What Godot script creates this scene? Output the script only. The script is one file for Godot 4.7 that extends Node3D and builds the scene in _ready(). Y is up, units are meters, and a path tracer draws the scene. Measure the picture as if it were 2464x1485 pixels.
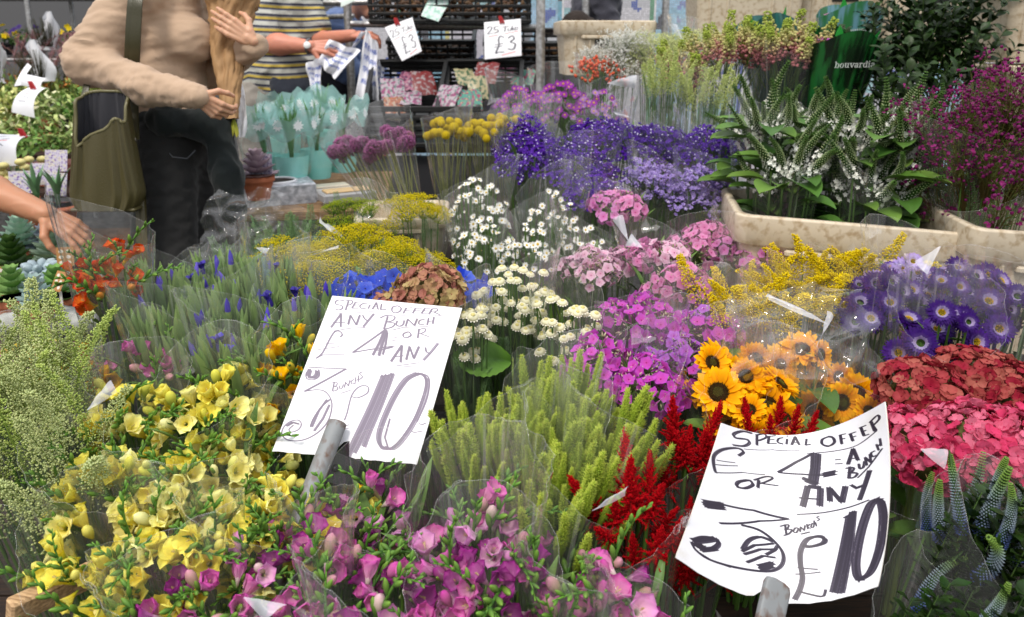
extends Node3D
# A street flower market: bunches in clear sleeves on a stepped stall, two price cards in front, shoppers and more stalls behind.

var rng := RandomNumberGenerator.new()
var M := {}        # materials by name
var F := {}        # shared meshes by name, each an array of variants
var taken := {}    # names used at top level

func _ready() -> void:
	rng.seed = 20231
	var cam := Camera3D.new()
	cam.name = "camera"
	cam.position = Vector3(0, 1.28, 0)
	cam.rotation_degrees = Vector3(-12, 0, 0)
	var lens := CameraAttributesPhysical.new()
	lens.frustum_focal_length = 27.5
	lens.frustum_focus_distance = 1.3
	lens.exposure_aperture = 5.6
	lens.frustum_near = 0.05
	lens.frustum_far = 200.0
	cam.attributes = lens
	cam.projection = Camera3D.PROJECTION_FRUSTUM
	cam.near = 0.05
	cam.far = 200.0
	cam.size = 0.05 * 1485.0 / 1780.0
	cam.frustum_offset = Vector2(0, -0.05 * 250.0 / 1780.0)
	add_child(cam)
	cam.current = true
	var sky := ProceduralSkyMaterial.new()
	sky.sky_top_color = Color(0.97, 0.98, 1.0)
	sky.sky_horizon_color = Color(0.66, 0.665, 0.67)
	sky.sky_curve = 0.35
	sky.ground_bottom_color = Color(0.2, 0.2, 0.2)
	sky.ground_horizon_color = Color(0.4, 0.4, 0.4)
	var env := Environment.new()
	env.background_mode = Environment.BG_SKY
	env.sky = Sky.new()
	env.sky.sky_material = sky
	env.background_energy_multiplier = 1.0
	env.tonemap_mode = Environment.TONE_MAPPER_LINEAR
	env.tonemap_exposure = 1.6
	env.sdfgi_enabled = true
	env.ssao_enabled = true
	env.ssil_enabled = true
	var we := WorldEnvironment.new()
	we.name = "daylight"
	we.environment = env
	add_child(we)
	var sun := DirectionalLight3D.new()
	sun.name = "sun"
	sun.light_energy = 0.5
	sun.light_angular_distance = 14.0
	sun.light_color = Color(1.0, 0.97, 0.93)
	sun.rotation_degrees = Vector3(-58, -28, 0)
	sun.shadow_enabled = true
	add_child(sun)

	make_materials()
	make_setting()
	make_flower_meshes()
	make_stall()
	make_bunches()
	make_price_cards()
	make_people()
	make_background()

# ---------------------------------------------------------------- small helpers
func hx(s: String) -> Color:
	return Color(s).srgb_to_linear()

func rf(a: float, b: float) -> float:
	return rng.randf_range(a, b)

func rdir() -> Vector3:
	var z := rf(-1, 1)
	var a := rf(0, TAU)
	var r := sqrt(1.0 - z * z)
	return Vector3(r * cos(a), z, r * sin(a))

func vary(c: Color, amount := 0.12) -> Color:
	var k := 1.0 + rf(-amount, amount)
	return Color(clampf(c.r * k * (1.0 + rf(-amount, amount) * 0.4), 0, 1), clampf(c.g * k, 0, 1), clampf(c.b * k * (1.0 + rf(-amount, amount) * 0.4), 0, 1))

func aim(p: Vector3, axis: Vector3, spin := 0.0, s := 1.0) -> Transform3D:
	var y := axis.normalized()
	var x := y.cross(Vector3.RIGHT if absf(y.x) < 0.8 else Vector3.FORWARD).normalized()
	x = x.rotated(y, spin)
	return Transform3D(Basis(x * s, y * s, x.cross(y) * s), p)

class MB:
	var v := PackedVector3Array()
	var c := PackedColorArray()
	var t := PackedVector2Array()
	var f := PackedInt32Array()

	func tri(a: int, b: int, d: int) -> void:
		f.append(a); f.append(b); f.append(d)

	func quad(a: int, b: int, d: int, e: int) -> void:
		f.append(a); f.append(b); f.append(d)
		f.append(a); f.append(d); f.append(e)

	func put(p: Vector3, col: Color, uv := Vector2.ZERO) -> int:
		v.append(p); c.append(col); t.append(uv)
		return v.size() - 1

	# A petal or leaf: along local x, up y, width z. Its slope runs from a0 to a1.
	func petal(x: Transform3D, length: float, width: float, a0: float, a1: float, cup: float, c0: Color, c1: Color, nu := 2, nv := 4, widest := 0.6, base := 0.3, ruffle := 0.0, sharp := 0.5) -> void:
		var p := Vector2.ZERO
		var first := v.size()
		for j in nv + 1:
			var s := float(j) / nv
			if j > 0:
				var am := lerpf(a0, a1, (s - 0.5 / nv))
				p += Vector2(cos(am), sin(am)) * (length / nv)
			var a := lerpf(a0, a1, s)
			var w := 0.5 * width
			if s < widest:
				w *= lerpf(base, 1.0, sin(s / widest * PI * 0.5))
			else:
				var q := (s - widest) / (1.0 - widest)
				w *= pow(maxf(1.0 - q * q, 0.0), sharp)
			w = maxf(w, width * 0.03)
			var col := c0.lerp(c1, s)
			for i in nu + 1:
				var q := 2.0 * i / nu - 1.0
				var lift := cup * w * q * q + ruffle * sin(q * 4.0 + s * 11.0) * s
				v.append(x * Vector3(p.x - sin(a) * lift, p.y + cos(a) * lift, q * w))
				var e := col.lerp(c1, 0.4 * q * q * (1.0 - s)) if nu > 1 else col
				e = e * (1.0 + (0.07 * sin(q * 13.0 + s * 2.0) if nu > 3 else 0.0))
				c.append(e)
				t.append(Vector2(0.5 + 0.5 * q, s))
		var row := nu + 1
		for j in nv:
			for i in nu:
				var k := first + j * row + i
				quad(k, k + 1, k + row + 1, k + row)

	func tube(pts: Array, radii: Array, sides: int, c0: Color, c1: Color, capped := true) -> void:
		var first := v.size()
		var n := pts.size()
		var side := Vector3.ZERO
		for j in n:
			var d: Vector3 = (pts[mini(j + 1, n - 1)] - pts[maxi(j - 1, 0)]).normalized()
			if side == Vector3.ZERO:
				side = d.cross(Vector3.RIGHT if absf(d.x) < 0.8 else Vector3.FORWARD).normalized()
			side = (side - d * side.dot(d)).normalized()
			var other := d.cross(side)
			for i in sides:
				var a := TAU * i / sides
				put(pts[j] + (side * cos(a) + other * sin(a)) * radii[mini(j, radii.size() - 1)], c0.lerp(c1, float(j) / (n - 1)), Vector2(float(i) / sides, float(j) / (n - 1)))
		for j in n - 1:
			for i in sides:
				var a := first + j * sides + i
				var b := first + j * sides + (i + 1) % sides
				quad(a, b, b + sides, a + sides)
		if capped:
			for e in 2:
				var k := put(pts[(n - 1) * e], c1 if e else c0)
				for i in sides:
					var a := first + (n - 1) * sides * e + i
					var b := first + (n - 1) * sides * e + (i + 1) % sides
					if e: tri(a, b, k)
					else: tri(b, a, k)

	func ball(x: Transform3D, rings: int, segs: int, c0: Color, c1: Color) -> void:
		var first := v.size()
		for j in rings + 1:
			var a := PI * j / rings
			for i in segs:
				var b := TAU * i / segs
				put(x * Vector3(sin(a) * cos(b), -cos(a), sin(a) * sin(b)), c0.lerp(c1, float(j) / rings), Vector2(float(i) / segs, float(j) / rings))
		for j in rings:
			for i in segs:
				var k := first + j * segs
				quad(k + (i + 1) % segs, k + i, k + segs + i, k + segs + (i + 1) % segs)

	# A bud of eight faces.
	func bud(p: Vector3, d: Vector3, length: float, r: float, c0: Color, c1: Color) -> void:
		var y := d.normalized()
		var x := y.cross(Vector3(0.31, 0.2, 0.93)).normalized()
		var z := x.cross(y)
		var k := v.size()
		put(p, c0)
		var m := p + y * length * 0.45
		var cm := c0.lerp(c1, 0.5)
		put(m + x * r, cm); put(m + z * r, cm); put(m - x * r, cm); put(m - z * r, cm)
		put(p + y * length, c1)
		for i in 4:
			var a := k + 1 + i
			var b := k + 1 + (i + 1) % 4
			tri(k, a, b)
			tri(k + 5, b, a)

	func cone(p: Vector3, d: Vector3, length: float, r: float, c0: Color, c1: Color) -> void:
		var y := d.normalized()
		var x := y.cross(Vector3(0.31, 0.2, 0.93)).normalized()
		var z := x.cross(y)
		var k := v.size()
		for i in 3:
			var a := TAU * i / 3
			put(p + (x * cos(a) + z * sin(a)) * r, c0)
		put(p + y * length, c1)
		for i in 3:
			tri(k + i, k + 3, k + (i + 1) % 3)

	func box(x: Transform3D, s: Vector3, col: Color) -> void:
		var h := s * 0.5
		for axis in 3:
			for sg in [-1.0, 1.0]:
				var n := Vector3.ZERO
				n[axis] = sg
				var u := Vector3.ZERO
				u[(axis + 1) % 3] = 1.0
				var w := n.cross(u)
				var k := v.size()
				for q in [[-1, -1], [1, -1], [1, 1], [-1, 1]]:
					put(x * ((n + u * q[0] + w * q[1]) * h), col, Vector2(0.5 + 0.5 * q[0], 0.5 + 0.5 * q[1]))
				quad(k, k + 3, k + 2, k + 1)

	# A bevelled box: the faces pulled in, the edges chamfered.
	func slab(x: Transform3D, s: Vector3, e: float, col: Color) -> void:
		var h := s * 0.5
		var id := {}
		for sx in [-1, 1]:
			for sy in [-1, 1]:
				for sz in [-1, 1]:
					for axis in 3:
						var p := Vector3(sx * (h.x - e), sy * (h.y - e), sz * (h.z - e))
						p[axis] = [sx, sy, sz][axis] * h[axis]
						id[[sx, sy, sz, axis]] = p
		var face := func(ps: Array, out: Vector3) -> void:
			var k := v.size()
			var n: Vector3 = (ps[1] - ps[0]).cross(ps[2] - ps[0])
			if n.dot(out) > 0.0:
				ps.reverse()
			for p in ps:
				put(x * p, col, Vector2(p.x + p.z, p.y))
			for i in ps.size() - 2:
				tri(k, k + i + 1, k + i + 2)
		for axis in 3:
			for sg in [-1, 1]:
				var ps := []
				for q in [[-1, -1], [1, -1], [1, 1], [-1, 1]]:
					var g := [0, 0, 0]
					g[axis] = sg; g[(axis + 1) % 3] = q[0]; g[(axis + 2) % 3] = q[1]
					ps.append(id[[g[0], g[1], g[2], axis]])
				var out := Vector3.ZERO
				out[axis] = sg
				face.call(ps, out)
				for s2 in [-1, 1]:
					var b: int = (axis + 1) % 3
					var d: int = (axis + 2) % 3
					var es := []
					for pair in [[axis, -1], [axis, 1], [b, 1], [b, -1]]:
						var g := [0, 0, 0]
						g[axis] = sg; g[b] = s2; g[d] = pair[1]
						es.append(id[[g[0], g[1], g[2], pair[0]]])
					var o2 := Vector3.ZERO
					o2[axis] = sg; o2[b] = s2
					face.call(es, o2)
		for sx in [-1, 1]:
			for sy in [-1, 1]:
				for sz in [-1, 1]:
					face.call([id[[sx, sy, sz, 0]], id[[sx, sy, sz, 1]], id[[sx, sy, sz, 2]]], Vector3(sx, sy, sz))

	func grid(rows: int, cols: int, first: int, flip := false) -> void:
		for j in rows - 1:
			for i in cols - 1:
				var k := first + j * cols + i
				if flip: quad(k, k + 1, k + cols + 1, k + cols)
				else: quad(k, k + cols, k + cols + 1, k + 1)

	func add(o: MB, x: Transform3D, tint := Color.WHITE) -> void:
		var k := v.size()
		v.append_array(x * o.v)
		if tint == Color.WHITE:
			c.append_array(o.c)
		else:
			for q in o.c: c.append(q * tint)
		t.append_array(o.t)
		for q in o.f: f.append(k + q)

	func normals() -> PackedVector3Array:
		var n := PackedVector3Array()
		n.resize(v.size())
		for k in range(0, f.size(), 3):
			var a := f[k]
			var b := f[k + 1]
			var d := f[k + 2]
			var m := (v[d] - v[a]).cross(v[b] - v[a])
			n[a] += m; n[b] += m; n[d] += m
		for k in n.size():
			n[k] = n[k].normalized() if n[k].length_squared() > 1e-24 else Vector3.UP
		return n

	func mesh(m: Material) -> ArrayMesh:
		var a := []
		a.resize(Mesh.ARRAY_MAX)
		a[Mesh.ARRAY_VERTEX] = v
		a[Mesh.ARRAY_NORMAL] = normals()
		a[Mesh.ARRAY_COLOR] = c
		a[Mesh.ARRAY_TEX_UV] = t
		a[Mesh.ARRAY_INDEX] = f
		var r := ArrayMesh.new()
		r.add_surface_from_arrays(Mesh.PRIMITIVE_TRIANGLES, a)
		r.surface_set_material(0, m)
		return r

func thing(nm: String, label: String, category: String, at: Vector3, group := "", up := Vector3.UP, yaw := 0.0) -> Node3D:
	var o := Node3D.new()
	add_top(o, nm)
	o.transform = Transform3D(Basis(Quaternion(Vector3.UP, up.normalized())) * Basis(Vector3.UP, yaw), at) if not up.is_equal_approx(Vector3.UP) else Transform3D(Basis(Vector3.UP, yaw), at)
	tag(o, label, category, group)
	return o

func add_top(o: Node3D, nm: String) -> void:
	var n: int = taken.get(nm, 0)
	taken[nm] = n + 1
	o.name = nm if n == 0 else "%s_%03d" % [nm, n]
	add_child(o, true)

func tag(o: Node3D, label: String, category: String, group := "") -> void:
	o.set_meta("label", label)
	o.set_meta("category", category)
	if group != "":
		o.set_meta("group", group)

func part(parent: Node3D, nm: String, m: Mesh, x := Transform3D.IDENTITY) -> MeshInstance3D:
	var o := MeshInstance3D.new()
	o.mesh = m
	o.transform = x
	var used: Dictionary = parent.get_meta("_n", {})
	var n: int = used.get(nm, 0)
	used[nm] = n + 1
	parent.set_meta("_n", used)
	o.name = nm if n == 0 else "%s_%03d" % [nm, n]
	parent.add_child(o, true)
	return o

func solid(nm: String, label: String, category: String, m: Mesh, x := Transform3D.IDENTITY, group := "") -> MeshInstance3D:
	var o := MeshInstance3D.new()
	o.mesh = m
	add_top(o, nm)
	o.transform = x
	tag(o, label, category, group)
	return o

func struct(nm: String, m: Mesh, label: String, category: String) -> MeshInstance3D:
	var o := solid(nm, label, category, m)
	o.set_meta("kind", "structure")
	return o

func stuff(o: Node3D) -> Node3D:
	o.set_meta("kind", "stuff")
	return o

func mat(nm: String, rough: float, backlight := 0.0, base := Color.WHITE, vertex := true) -> StandardMaterial3D:
	var m := StandardMaterial3D.new()
	m.resource_name = nm
	m.albedo_color = base
	m.vertex_color_use_as_albedo = vertex
	m.roughness = rough
	m.cull_mode = BaseMaterial3D.CULL_DISABLED
	if backlight > 0.0:
		m.backlight_enabled = true
		m.backlight = Color(backlight, backlight, backlight)
	M[nm] = m
	return m

func noise_tex(freq: float, lo: Color, hi: Color, sd: int, size := 256, oct := 4, normal := false) -> NoiseTexture2D:
	var n := FastNoiseLite.new()
	n.seed = sd
	n.frequency = freq
	n.fractal_octaves = oct
	var t := NoiseTexture2D.new()
	t.width = size
	t.height = size
	t.seamless = true
	t.noise = n
	if normal:
		t.as_normal_map = true
		t.bump_strength = 4.0
	else:
		var g := Gradient.new()
		g.set_color(0, lo)
		g.set_color(1, hi)
		g.set_offset(0, 0.25)
		g.set_offset(1, 0.75)
		t.color_ramp = g
	return t

func rough_up(m: StandardMaterial3D, lo: Color, hi: Color, freq: float, scale: float, sd: int, bump := 0.0) -> void:
	m.albedo_texture = noise_tex(freq, lo, hi, sd)
	m.uv1_triplanar = true
	m.uv1_scale = Vector3.ONE * scale
	if bump > 0.0:
		m.heightmap_enabled = true
		m.heightmap_texture = noise_tex(freq * 1.7, Color.BLACK, Color.WHITE, sd + 7)
		m.heightmap_scale = bump

func make_materials() -> void:
	mat("petal", 0.6, 0.7)
	mat("thin_petal", 0.55, 0.9)
	mat("leaf", 0.42, 0.3)
	for k in ["petal", "thin_petal"]: M[k].metallic_specular = 0.25
	M.leaf.metallic_specular = 0.33
	mat("bud", 0.5, 0.12)
	M.bud.metallic_specular = 0.3
	mat("plush", 0.85, 0.25)
	M.plush.metallic_specular = 0.2
	mat("matte", 0.85)
	mat("plastic", 0.38)
	mat("paper", 0.8, 0.35)
	mat("dark_plastic", 0.45)
	var film := mat("film", 0.05, 0.0, Color(1, 1, 1, 0.028), false)
	film.metallic_specular = 0.5
	film.transparency = BaseMaterial3D.TRANSPARENCY_ALPHA
	var glint_film := mat("glint_film", 0.12, 0.0, Color(1, 1, 1, 0.08), false)  # whiter film that paints highlight streaks and bright bent corners
	glint_film.transparency = BaseMaterial3D.TRANSPARENCY_ALPHA
	var white := mat("white_film", 0.3, 0.3, Color(0.95, 0.96, 1.0, 0.36), false)  # white base colour imitates sky glare on bent film
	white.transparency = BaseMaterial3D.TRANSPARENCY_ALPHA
	var tint := mat("tinted_film", 0.35, 0.4)
	tint.albedo_color = Color(1, 1, 1, 0.36)
	tint.transparency = BaseMaterial3D.TRANSPARENCY_ALPHA
	var steel := mat("steel", 0.38, 0.0, Color(1, 1, 1))
	steel.metallic = 0.75
	rough_up(steel, Color(0.62, 0.61, 0.6), Color(0.8, 0.8, 0.8), 0.03, 5.0, 5, 0.008)
	var rust := mat("rust", 0.7, 0.0, Color(1, 1, 1))
	rust.metallic = 0.35
	rough_up(rust, Color(0.36, 0.23, 0.16), Color(0.54, 0.55, 0.56), 0.02, 7.0, 11, 0.02)
	(rust.albedo_texture as NoiseTexture2D).color_ramp.set_offset(0, 0.2)
	(rust.albedo_texture as NoiseTexture2D).color_ramp.set_offset(1, 0.42)
	var tote := mat("tote", 0.5, 0.0, Color(0.8, 0.745, 0.655))
	rough_up(tote, Color(0.82, 0.77, 0.7), Color(1, 1, 1), 0.03, 4.0, 21, 0.003)
	(tote.albedo_texture as NoiseTexture2D).color_ramp.set_offset(0, 0.12)
	(tote.albedo_texture as NoiseTexture2D).color_ramp.set_offset(1, 0.5)
	var wood := mat("wood", 0.8, 0.0, Color(0.86, 0.72, 0.55))
	wood.albedo_texture = noise_tex(0.02, Color(0.6, 0.55, 0.5), Color(1, 1, 1), 31, 512, 5)
	wood.uv1_triplanar = true
	wood.uv1_scale = Vector3(1.2, 14, 14)
	var asphalt := mat("asphalt", 0.9, 0.0, Color(0.3, 0.295, 0.29), false)
	rough_up(asphalt, Color(0.6, 0.6, 0.6), Color(1.0, 1.0, 1.0), 0.05, 1.5, 41, 0.1)
	var cloth := mat("cloth", 0.9, 0.0, Color.WHITE)
	cloth.rim_enabled = true
	cloth.rim = 0.25
	cloth.heightmap_enabled = true
	cloth.heightmap_texture = noise_tex(0.2, Color.BLACK, Color.WHITE, 51, 256, 2)
	cloth.heightmap_scale = 0.03
	cloth.uv1_triplanar = true
	cloth.uv1_scale = Vector3.ONE * 9.0
	var skin := mat("skin", 0.5)
	skin.subsurf_scatter_enabled = true
	skin.subsurf_scatter_strength = 0.15
	var leather := mat("leather", 0.42)
	leather.heightmap_enabled = true
	leather.heightmap_texture = noise_tex(0.08, Color.BLACK, Color.WHITE, 61, 256, 3)
	leather.heightmap_scale = 0.03
	leather.uv1_triplanar = true
	leather.uv1_scale = Vector3.ONE * 8.0
	var kraft := mat("kraft", 0.75, 0.1, Color(0.69, 0.54, 0.37))
	rough_up(kraft, Color(0.88, 0.87, 0.86), Color(1, 1, 1), 0.012, 3.0, 71, 0.04)
	mat("glossy", 0.15)

# ---------------------------------------------------------------- bodies: a field of tapered capsules, joined smoothly and meshed as surface nets
# bones: [a, b, ra, rb] or [a, b, ra, rb, squash] with squash a per-axis factor over 1 where the limb is flatter
func body(mb: MB, bones: Array, cell: float, k: float, col: Color) -> void:
	var lo := Vector3.ONE * 1e6
	var hi := -lo
	for b in bones:
		for e in 2:
			var r: float = b[2 + e] + k * 0.5 + cell * 2.0
			lo = lo.min(b[e] - Vector3.ONE * r)
			hi = hi.max(b[e] + Vector3.ONE * r)
	var n := Vector3i(((hi - lo) / cell).ceil()) + Vector3i.ONE * 2
	var sx := 1
	var sy := n.x
	var sz := n.x * n.y
	var f := PackedFloat32Array()
	f.resize(n.x * n.y * n.z)
	f.fill(1.0)
	for b in bones:
		var a: Vector3 = b[0]
		var d: Vector3 = b[1] - a
		var ra: float = b[2]
		var rd: float = b[3] - ra
		var s: Vector3 = b[4] if b.size() > 4 else Vector3.ONE
		var sm := maxf(s.x, maxf(s.y, s.z))
		sm = 1.0 + (sm - 1.0) * 0.5
		var ds := d * s
		var dd := maxf(ds.length_squared(), 1e-9)
		var reach := maxf(b[2], b[3]) + k + cell * 2.0
		var from := Vector3i(((a.min(b[1]) - Vector3.ONE * reach - lo) / cell).floor()).clamp(Vector3i.ZERO, n - Vector3i.ONE)
		var to := Vector3i(((a.max(b[1]) + Vector3.ONE * reach - lo) / cell).ceil()).clamp(Vector3i.ZERO, n - Vector3i.ONE)
		for z in range(from.z, to.z + 1):
			for y in range(from.y, to.y + 1):
				var at := z * sz + y * sy
				for x in range(from.x, to.x + 1):
					var p := (lo + Vector3(x, y, z) * cell - a) * s
					var t := clampf(p.dot(ds) / dd, 0.0, 1.0)
					var q := ((p - ds * t).length() - ra - rd * t) / sm
					var o := f[at + x]
					var h := maxf(k - absf(q - o), 0.0)
					f[at + x] = minf(q, o) - h * h * 0.25 / k
	var ids := PackedInt32Array()
	ids.resize(f.size())
	ids.fill(-1)
	var off := [0, sx, sy, sx + sy, sz, sx + sz, sy + sz, sx + sy + sz]
	var corner := [Vector3(0, 0, 0), Vector3(1, 0, 0), Vector3(0, 1, 0), Vector3(1, 1, 0), Vector3(0, 0, 1), Vector3(1, 0, 1), Vector3(0, 1, 1), Vector3(1, 1, 1)]
	var edges := [[0, 1], [2, 3], [4, 5], [6, 7], [0, 2], [1, 3], [4, 6], [5, 7], [0, 4], [1, 5], [2, 6], [3, 7]]
	var near := cell * 3.0
	for z in n.z - 1:
		for y in n.y - 1:
			for x in n.x - 1:
				var at := z * sz + y * sy + x
				if absf(f[at]) > near:
					continue
				var inside := 0
				for q in 8:
					if f[at + off[q]] < 0.0: inside += 1
				if inside == 0 or inside == 8:
					continue
				var sum := Vector3.ZERO
				var m := 0
				for e in edges:
					var u := f[at + off[e[0]]]
					var w := f[at + off[e[1]]]
					if (u < 0.0) != (w < 0.0):
						sum += corner[e[0]].lerp(corner[e[1]], u / (u - w))
						m += 1
				ids[at] = mb.put(lo + (Vector3(x, y, z) + sum / m) * cell, col)
	for z in range(1, n.z - 1):
		for y in range(1, n.y - 1):
			for x in range(1, n.x - 1):
				var at := z * sz + y * sy + x
				var u := f[at]
				if absf(u) > near:
					continue
				for ax in 3:
					var w := f[at + [sx, sy, sz][ax]]
					if (u < 0.0) == (w < 0.0):
						continue
					var p: int = [sy, sz, sx][ax]
					var q: int = [sz, sx, sy][ax]
					var a := ids[at]
					var b := ids[at - p]
					var c2 := ids[at - p - q]
					var d := ids[at - q]
					if a < 0 or b < 0 or c2 < 0 or d < 0:
						continue
					if u < 0.0: mb.quad(a, d, c2, b)
					else: mb.quad(a, b, c2, d)

# Folds: pushes points along their normals by noise stretched along an axis.
func folds(mb: MB, amount: float, scale: Vector3, sd: int, from := 0, near := Vector3.ZERO, reach := 0.0) -> void:
	var n := FastNoiseLite.new()
	n.seed = sd
	n.frequency = 1.0
	n.fractal_octaves = 2
	n.fractal_type = FastNoiseLite.FRACTAL_RIDGED
	var nn := mb.normals()
	for i in range(from, mb.v.size()):
		var k := 1.0 if reach == 0.0 else exp(-(mb.v[i] - near).length_squared() / (reach * reach))
		if k > 0.02:
			mb.v[i] += nn[i] * amount * k * n.get_noise_3dv(mb.v[i] * scale)

# A hand: wrist, direction to the knuckles, the palm's outward normal, curl of the four fingers, thumb side (+1 / -1).
func hand(mb: MB, wrist: Vector3, fwd: Vector3, palm: Vector3, curls: Array, thumb: float, col: Color, s := 1.0, spread := 0.1) -> void:
	fwd = fwd.normalized()
	palm = (palm - fwd * palm.dot(fwd)).normalized()
	var side := fwd.cross(palm) * thumb
	var bones := []
	var lens := [0.082, 0.092, 0.086, 0.066]
	for i in 4:
		var across := (1.5 - i) * 0.02 * s
		var kn := wrist + fwd * (0.092 - 0.006 * absf(i - 1)) * s + side * across
		bones.append([wrist + side * across * 0.55 + fwd * 0.005 * s, kn, 0.0145 * s, 0.0115 * s])
		var d := (fwd + side * (1.5 - i) * spread).normalized()
		var p := kn
		var seg := [0.46, 0.3, 0.24]
		for q in 3:
			var axis := d.cross(palm).normalized()
			d = d.rotated(axis, curls[i] * [0.8, 1.0, 0.7][q])
			var to: Vector3 = p + d * lens[i] * seg[q] * s
			bones.append([p, to, [0.0098, 0.0088, 0.0078][q] * s, [0.009, 0.008, 0.0066][q] * s])
			p = to
	var base := wrist + fwd * 0.02 * s + side * 0.025 * s
	var t1 := base + (fwd * 0.6 + side * 0.75 + palm * 0.25).normalized() * 0.045 * s
	var t2 := t1 + (fwd * 0.85 + side * 0.25 + palm * 0.45).normalized() * 0.033 * s
	var t3 := t2 + (fwd * 0.8 - side * 0.1 + palm * 0.6).normalized() * 0.026 * s
	bones.append([wrist + side * 0.012 * s, base, 0.015 * s, 0.015 * s])
	bones.append([base, t1, 0.0145 * s, 0.0115 * s])
	bones.append([t1, t2, 0.011 * s, 0.0095 * s])
	bones.append([t2, t3, 0.0095 * s, 0.0078 * s])
	bones.append([wrist - fwd * 0.012 * s, wrist + fwd * 0.012 * s, 0.022 * s, 0.021 * s])
	body(mb, bones, 0.0032 * s, 0.0045, col)

# ---------------------------------------------------------------- flowers: each kind as a few shared meshes
func keep(nm: String, mb: MB, m: String) -> void:
	if not F.has(nm):
		F[nm] = []
	F[nm].append(mb.mesh(M[m]))

func pick(nm: String) -> Mesh:
	return F[nm][rng.randi() % F[nm].size()]

func dome(n: int, r: float, up_share := 1.0) -> Array:
	# evenly spread directions over a cap
	var out := []
	for i in n:
		var z := 1.0 - up_share * (i + 0.5) / n
		var a := i * 2.39996 + rf(-0.25, 0.25)
		var q := sqrt(maxf(1.0 - z * z, 0.0))
		out.append(Vector3(q * cos(a), z, q * sin(a)) * r)
	return out

func freesia_bloom(c_base: Color, c_mid: Color, c_tip: Color, open: float) -> MB:
	var mb := MB.new()
	var green := hx("6f8a35")
	mb.tube([Vector3(0, -0.012, 0), Vector3.ZERO, Vector3(0, 0.012, 0)], [0.0025, 0.0045, 0.0075], 6, green, c_base, false)
	for w in 2:
		for i in 3:
			var a := TAU * i / 3 + w * PI / 3 + rf(-0.12, 0.12)
			var x := Transform3D(Basis(Vector3.UP, a), Vector3(0, 0.008, 0) + Vector3(1, 0, 0).rotated(Vector3.UP, a) * 0.005)
			var o := open * rf(0.7, 1.25)
			mb.petal(x, rf(0.035, 0.041), rf(0.029, 0.035) - w * 0.004, 1.3 - 0.15 * w, 1.42 - o * (1.0 - 0.3 * w), 0.62, vary(c_base.lerp(c_mid, 0.3), 0.06), vary(c_mid.lerp(c_tip, 0.75), 0.1), 6, 8, 0.58, 0.42, 0.0016, 0.5)
	for i in 3:
		mb.tube([Vector3(0, 0.02, 0), Vector3(rf(-1, 1) * 0.004, 0.034, rf(-1, 1) * 0.004)], [0.001], 3, hx("f3ecc8"), hx("efe0a0"), false)
	return mb

func freesia_bud(c0: Color, c1: Color) -> MB:
	var mb := MB.new()
	mb.tube([Vector3(0, 0, 0), Vector3(0, 0.006, 0), Vector3(0, 0.016, 0), Vector3(0, 0.026, 0), Vector3(0, 0.034, 0), Vector3(0, 0.038, 0)], [0.0022, 0.0042, 0.0078, 0.0092, 0.0064, 0.001], 8, c0, c1)
	for i in 3:
		mb.petal(Transform3D(Basis(Vector3.UP, TAU * i / 3), Vector3(0, 0.01, 0)).translated_local(Vector3(0.0062, 0, 0)), 0.026, 0.016, 1.5, 1.75, 0.7, c0.lerp(c1, 0.3), c1, 2, 4, 0.55, 0.5)
	return mb

func bud_spray(n: int, tint: Color) -> MB:
	# the green comb of closed buds at the end of a freesia stem
	var mb := MB.new()
	var g0 := hx("2f5420")
	var g1 := hx("6a9838")
	var pts := []
	var length := 0.012 * n
	for j in 6:
		var s := j / 5.0
		pts.append(Vector3(length * s * 0.7, length * (s - 0.45 * s * s) * 1.1, 0))
	mb.tube(pts, [0.0022, 0.002, 0.0017, 0.0014, 0.0012, 0.001], 5, g0, g1)
	for i in n:
		var s := (i + 0.2) / n
		var k := mini(int(s * 5), 4)
		var p: Vector3 = pts[k].lerp(pts[k + 1], s * 5 - k)
		var along: Vector3 = (pts[k + 1] - pts[k]).normalized()
		var size := lerpf(1.0, 0.42, s)
		var d := (along * 1.0 + Vector3(0, 0, 1.0 if i % 2 else -1.0) * 0.62 + Vector3(-along.y, along.x, 0) * 0.35).normalized()
		var e := d * 0.024 * size
		var col := vary(g1.lerp(tint, 0.25 * (1.0 - s)), 0.15)
		mb.tube([p, p + e * 0.3, p + e * 0.62, p + e * 0.88, p + e], [0.0016 * size, 0.0038 * size, 0.0046 * size, 0.0026 * size, 0.0005], 5, vary(g0, 0.2), col)
		mb.petal(aim(p, d, rf(0, 6), 1.0) * Transform3D(Basis(Vector3.UP, rf(0, TAU)), Vector3.ZERO), 0.011 * size, 0.008 * size, 1.2, 1.45, 0.8, g0, vary(g0, 0.2), 1, 2, 0.5, 0.8)
	return mb

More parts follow.
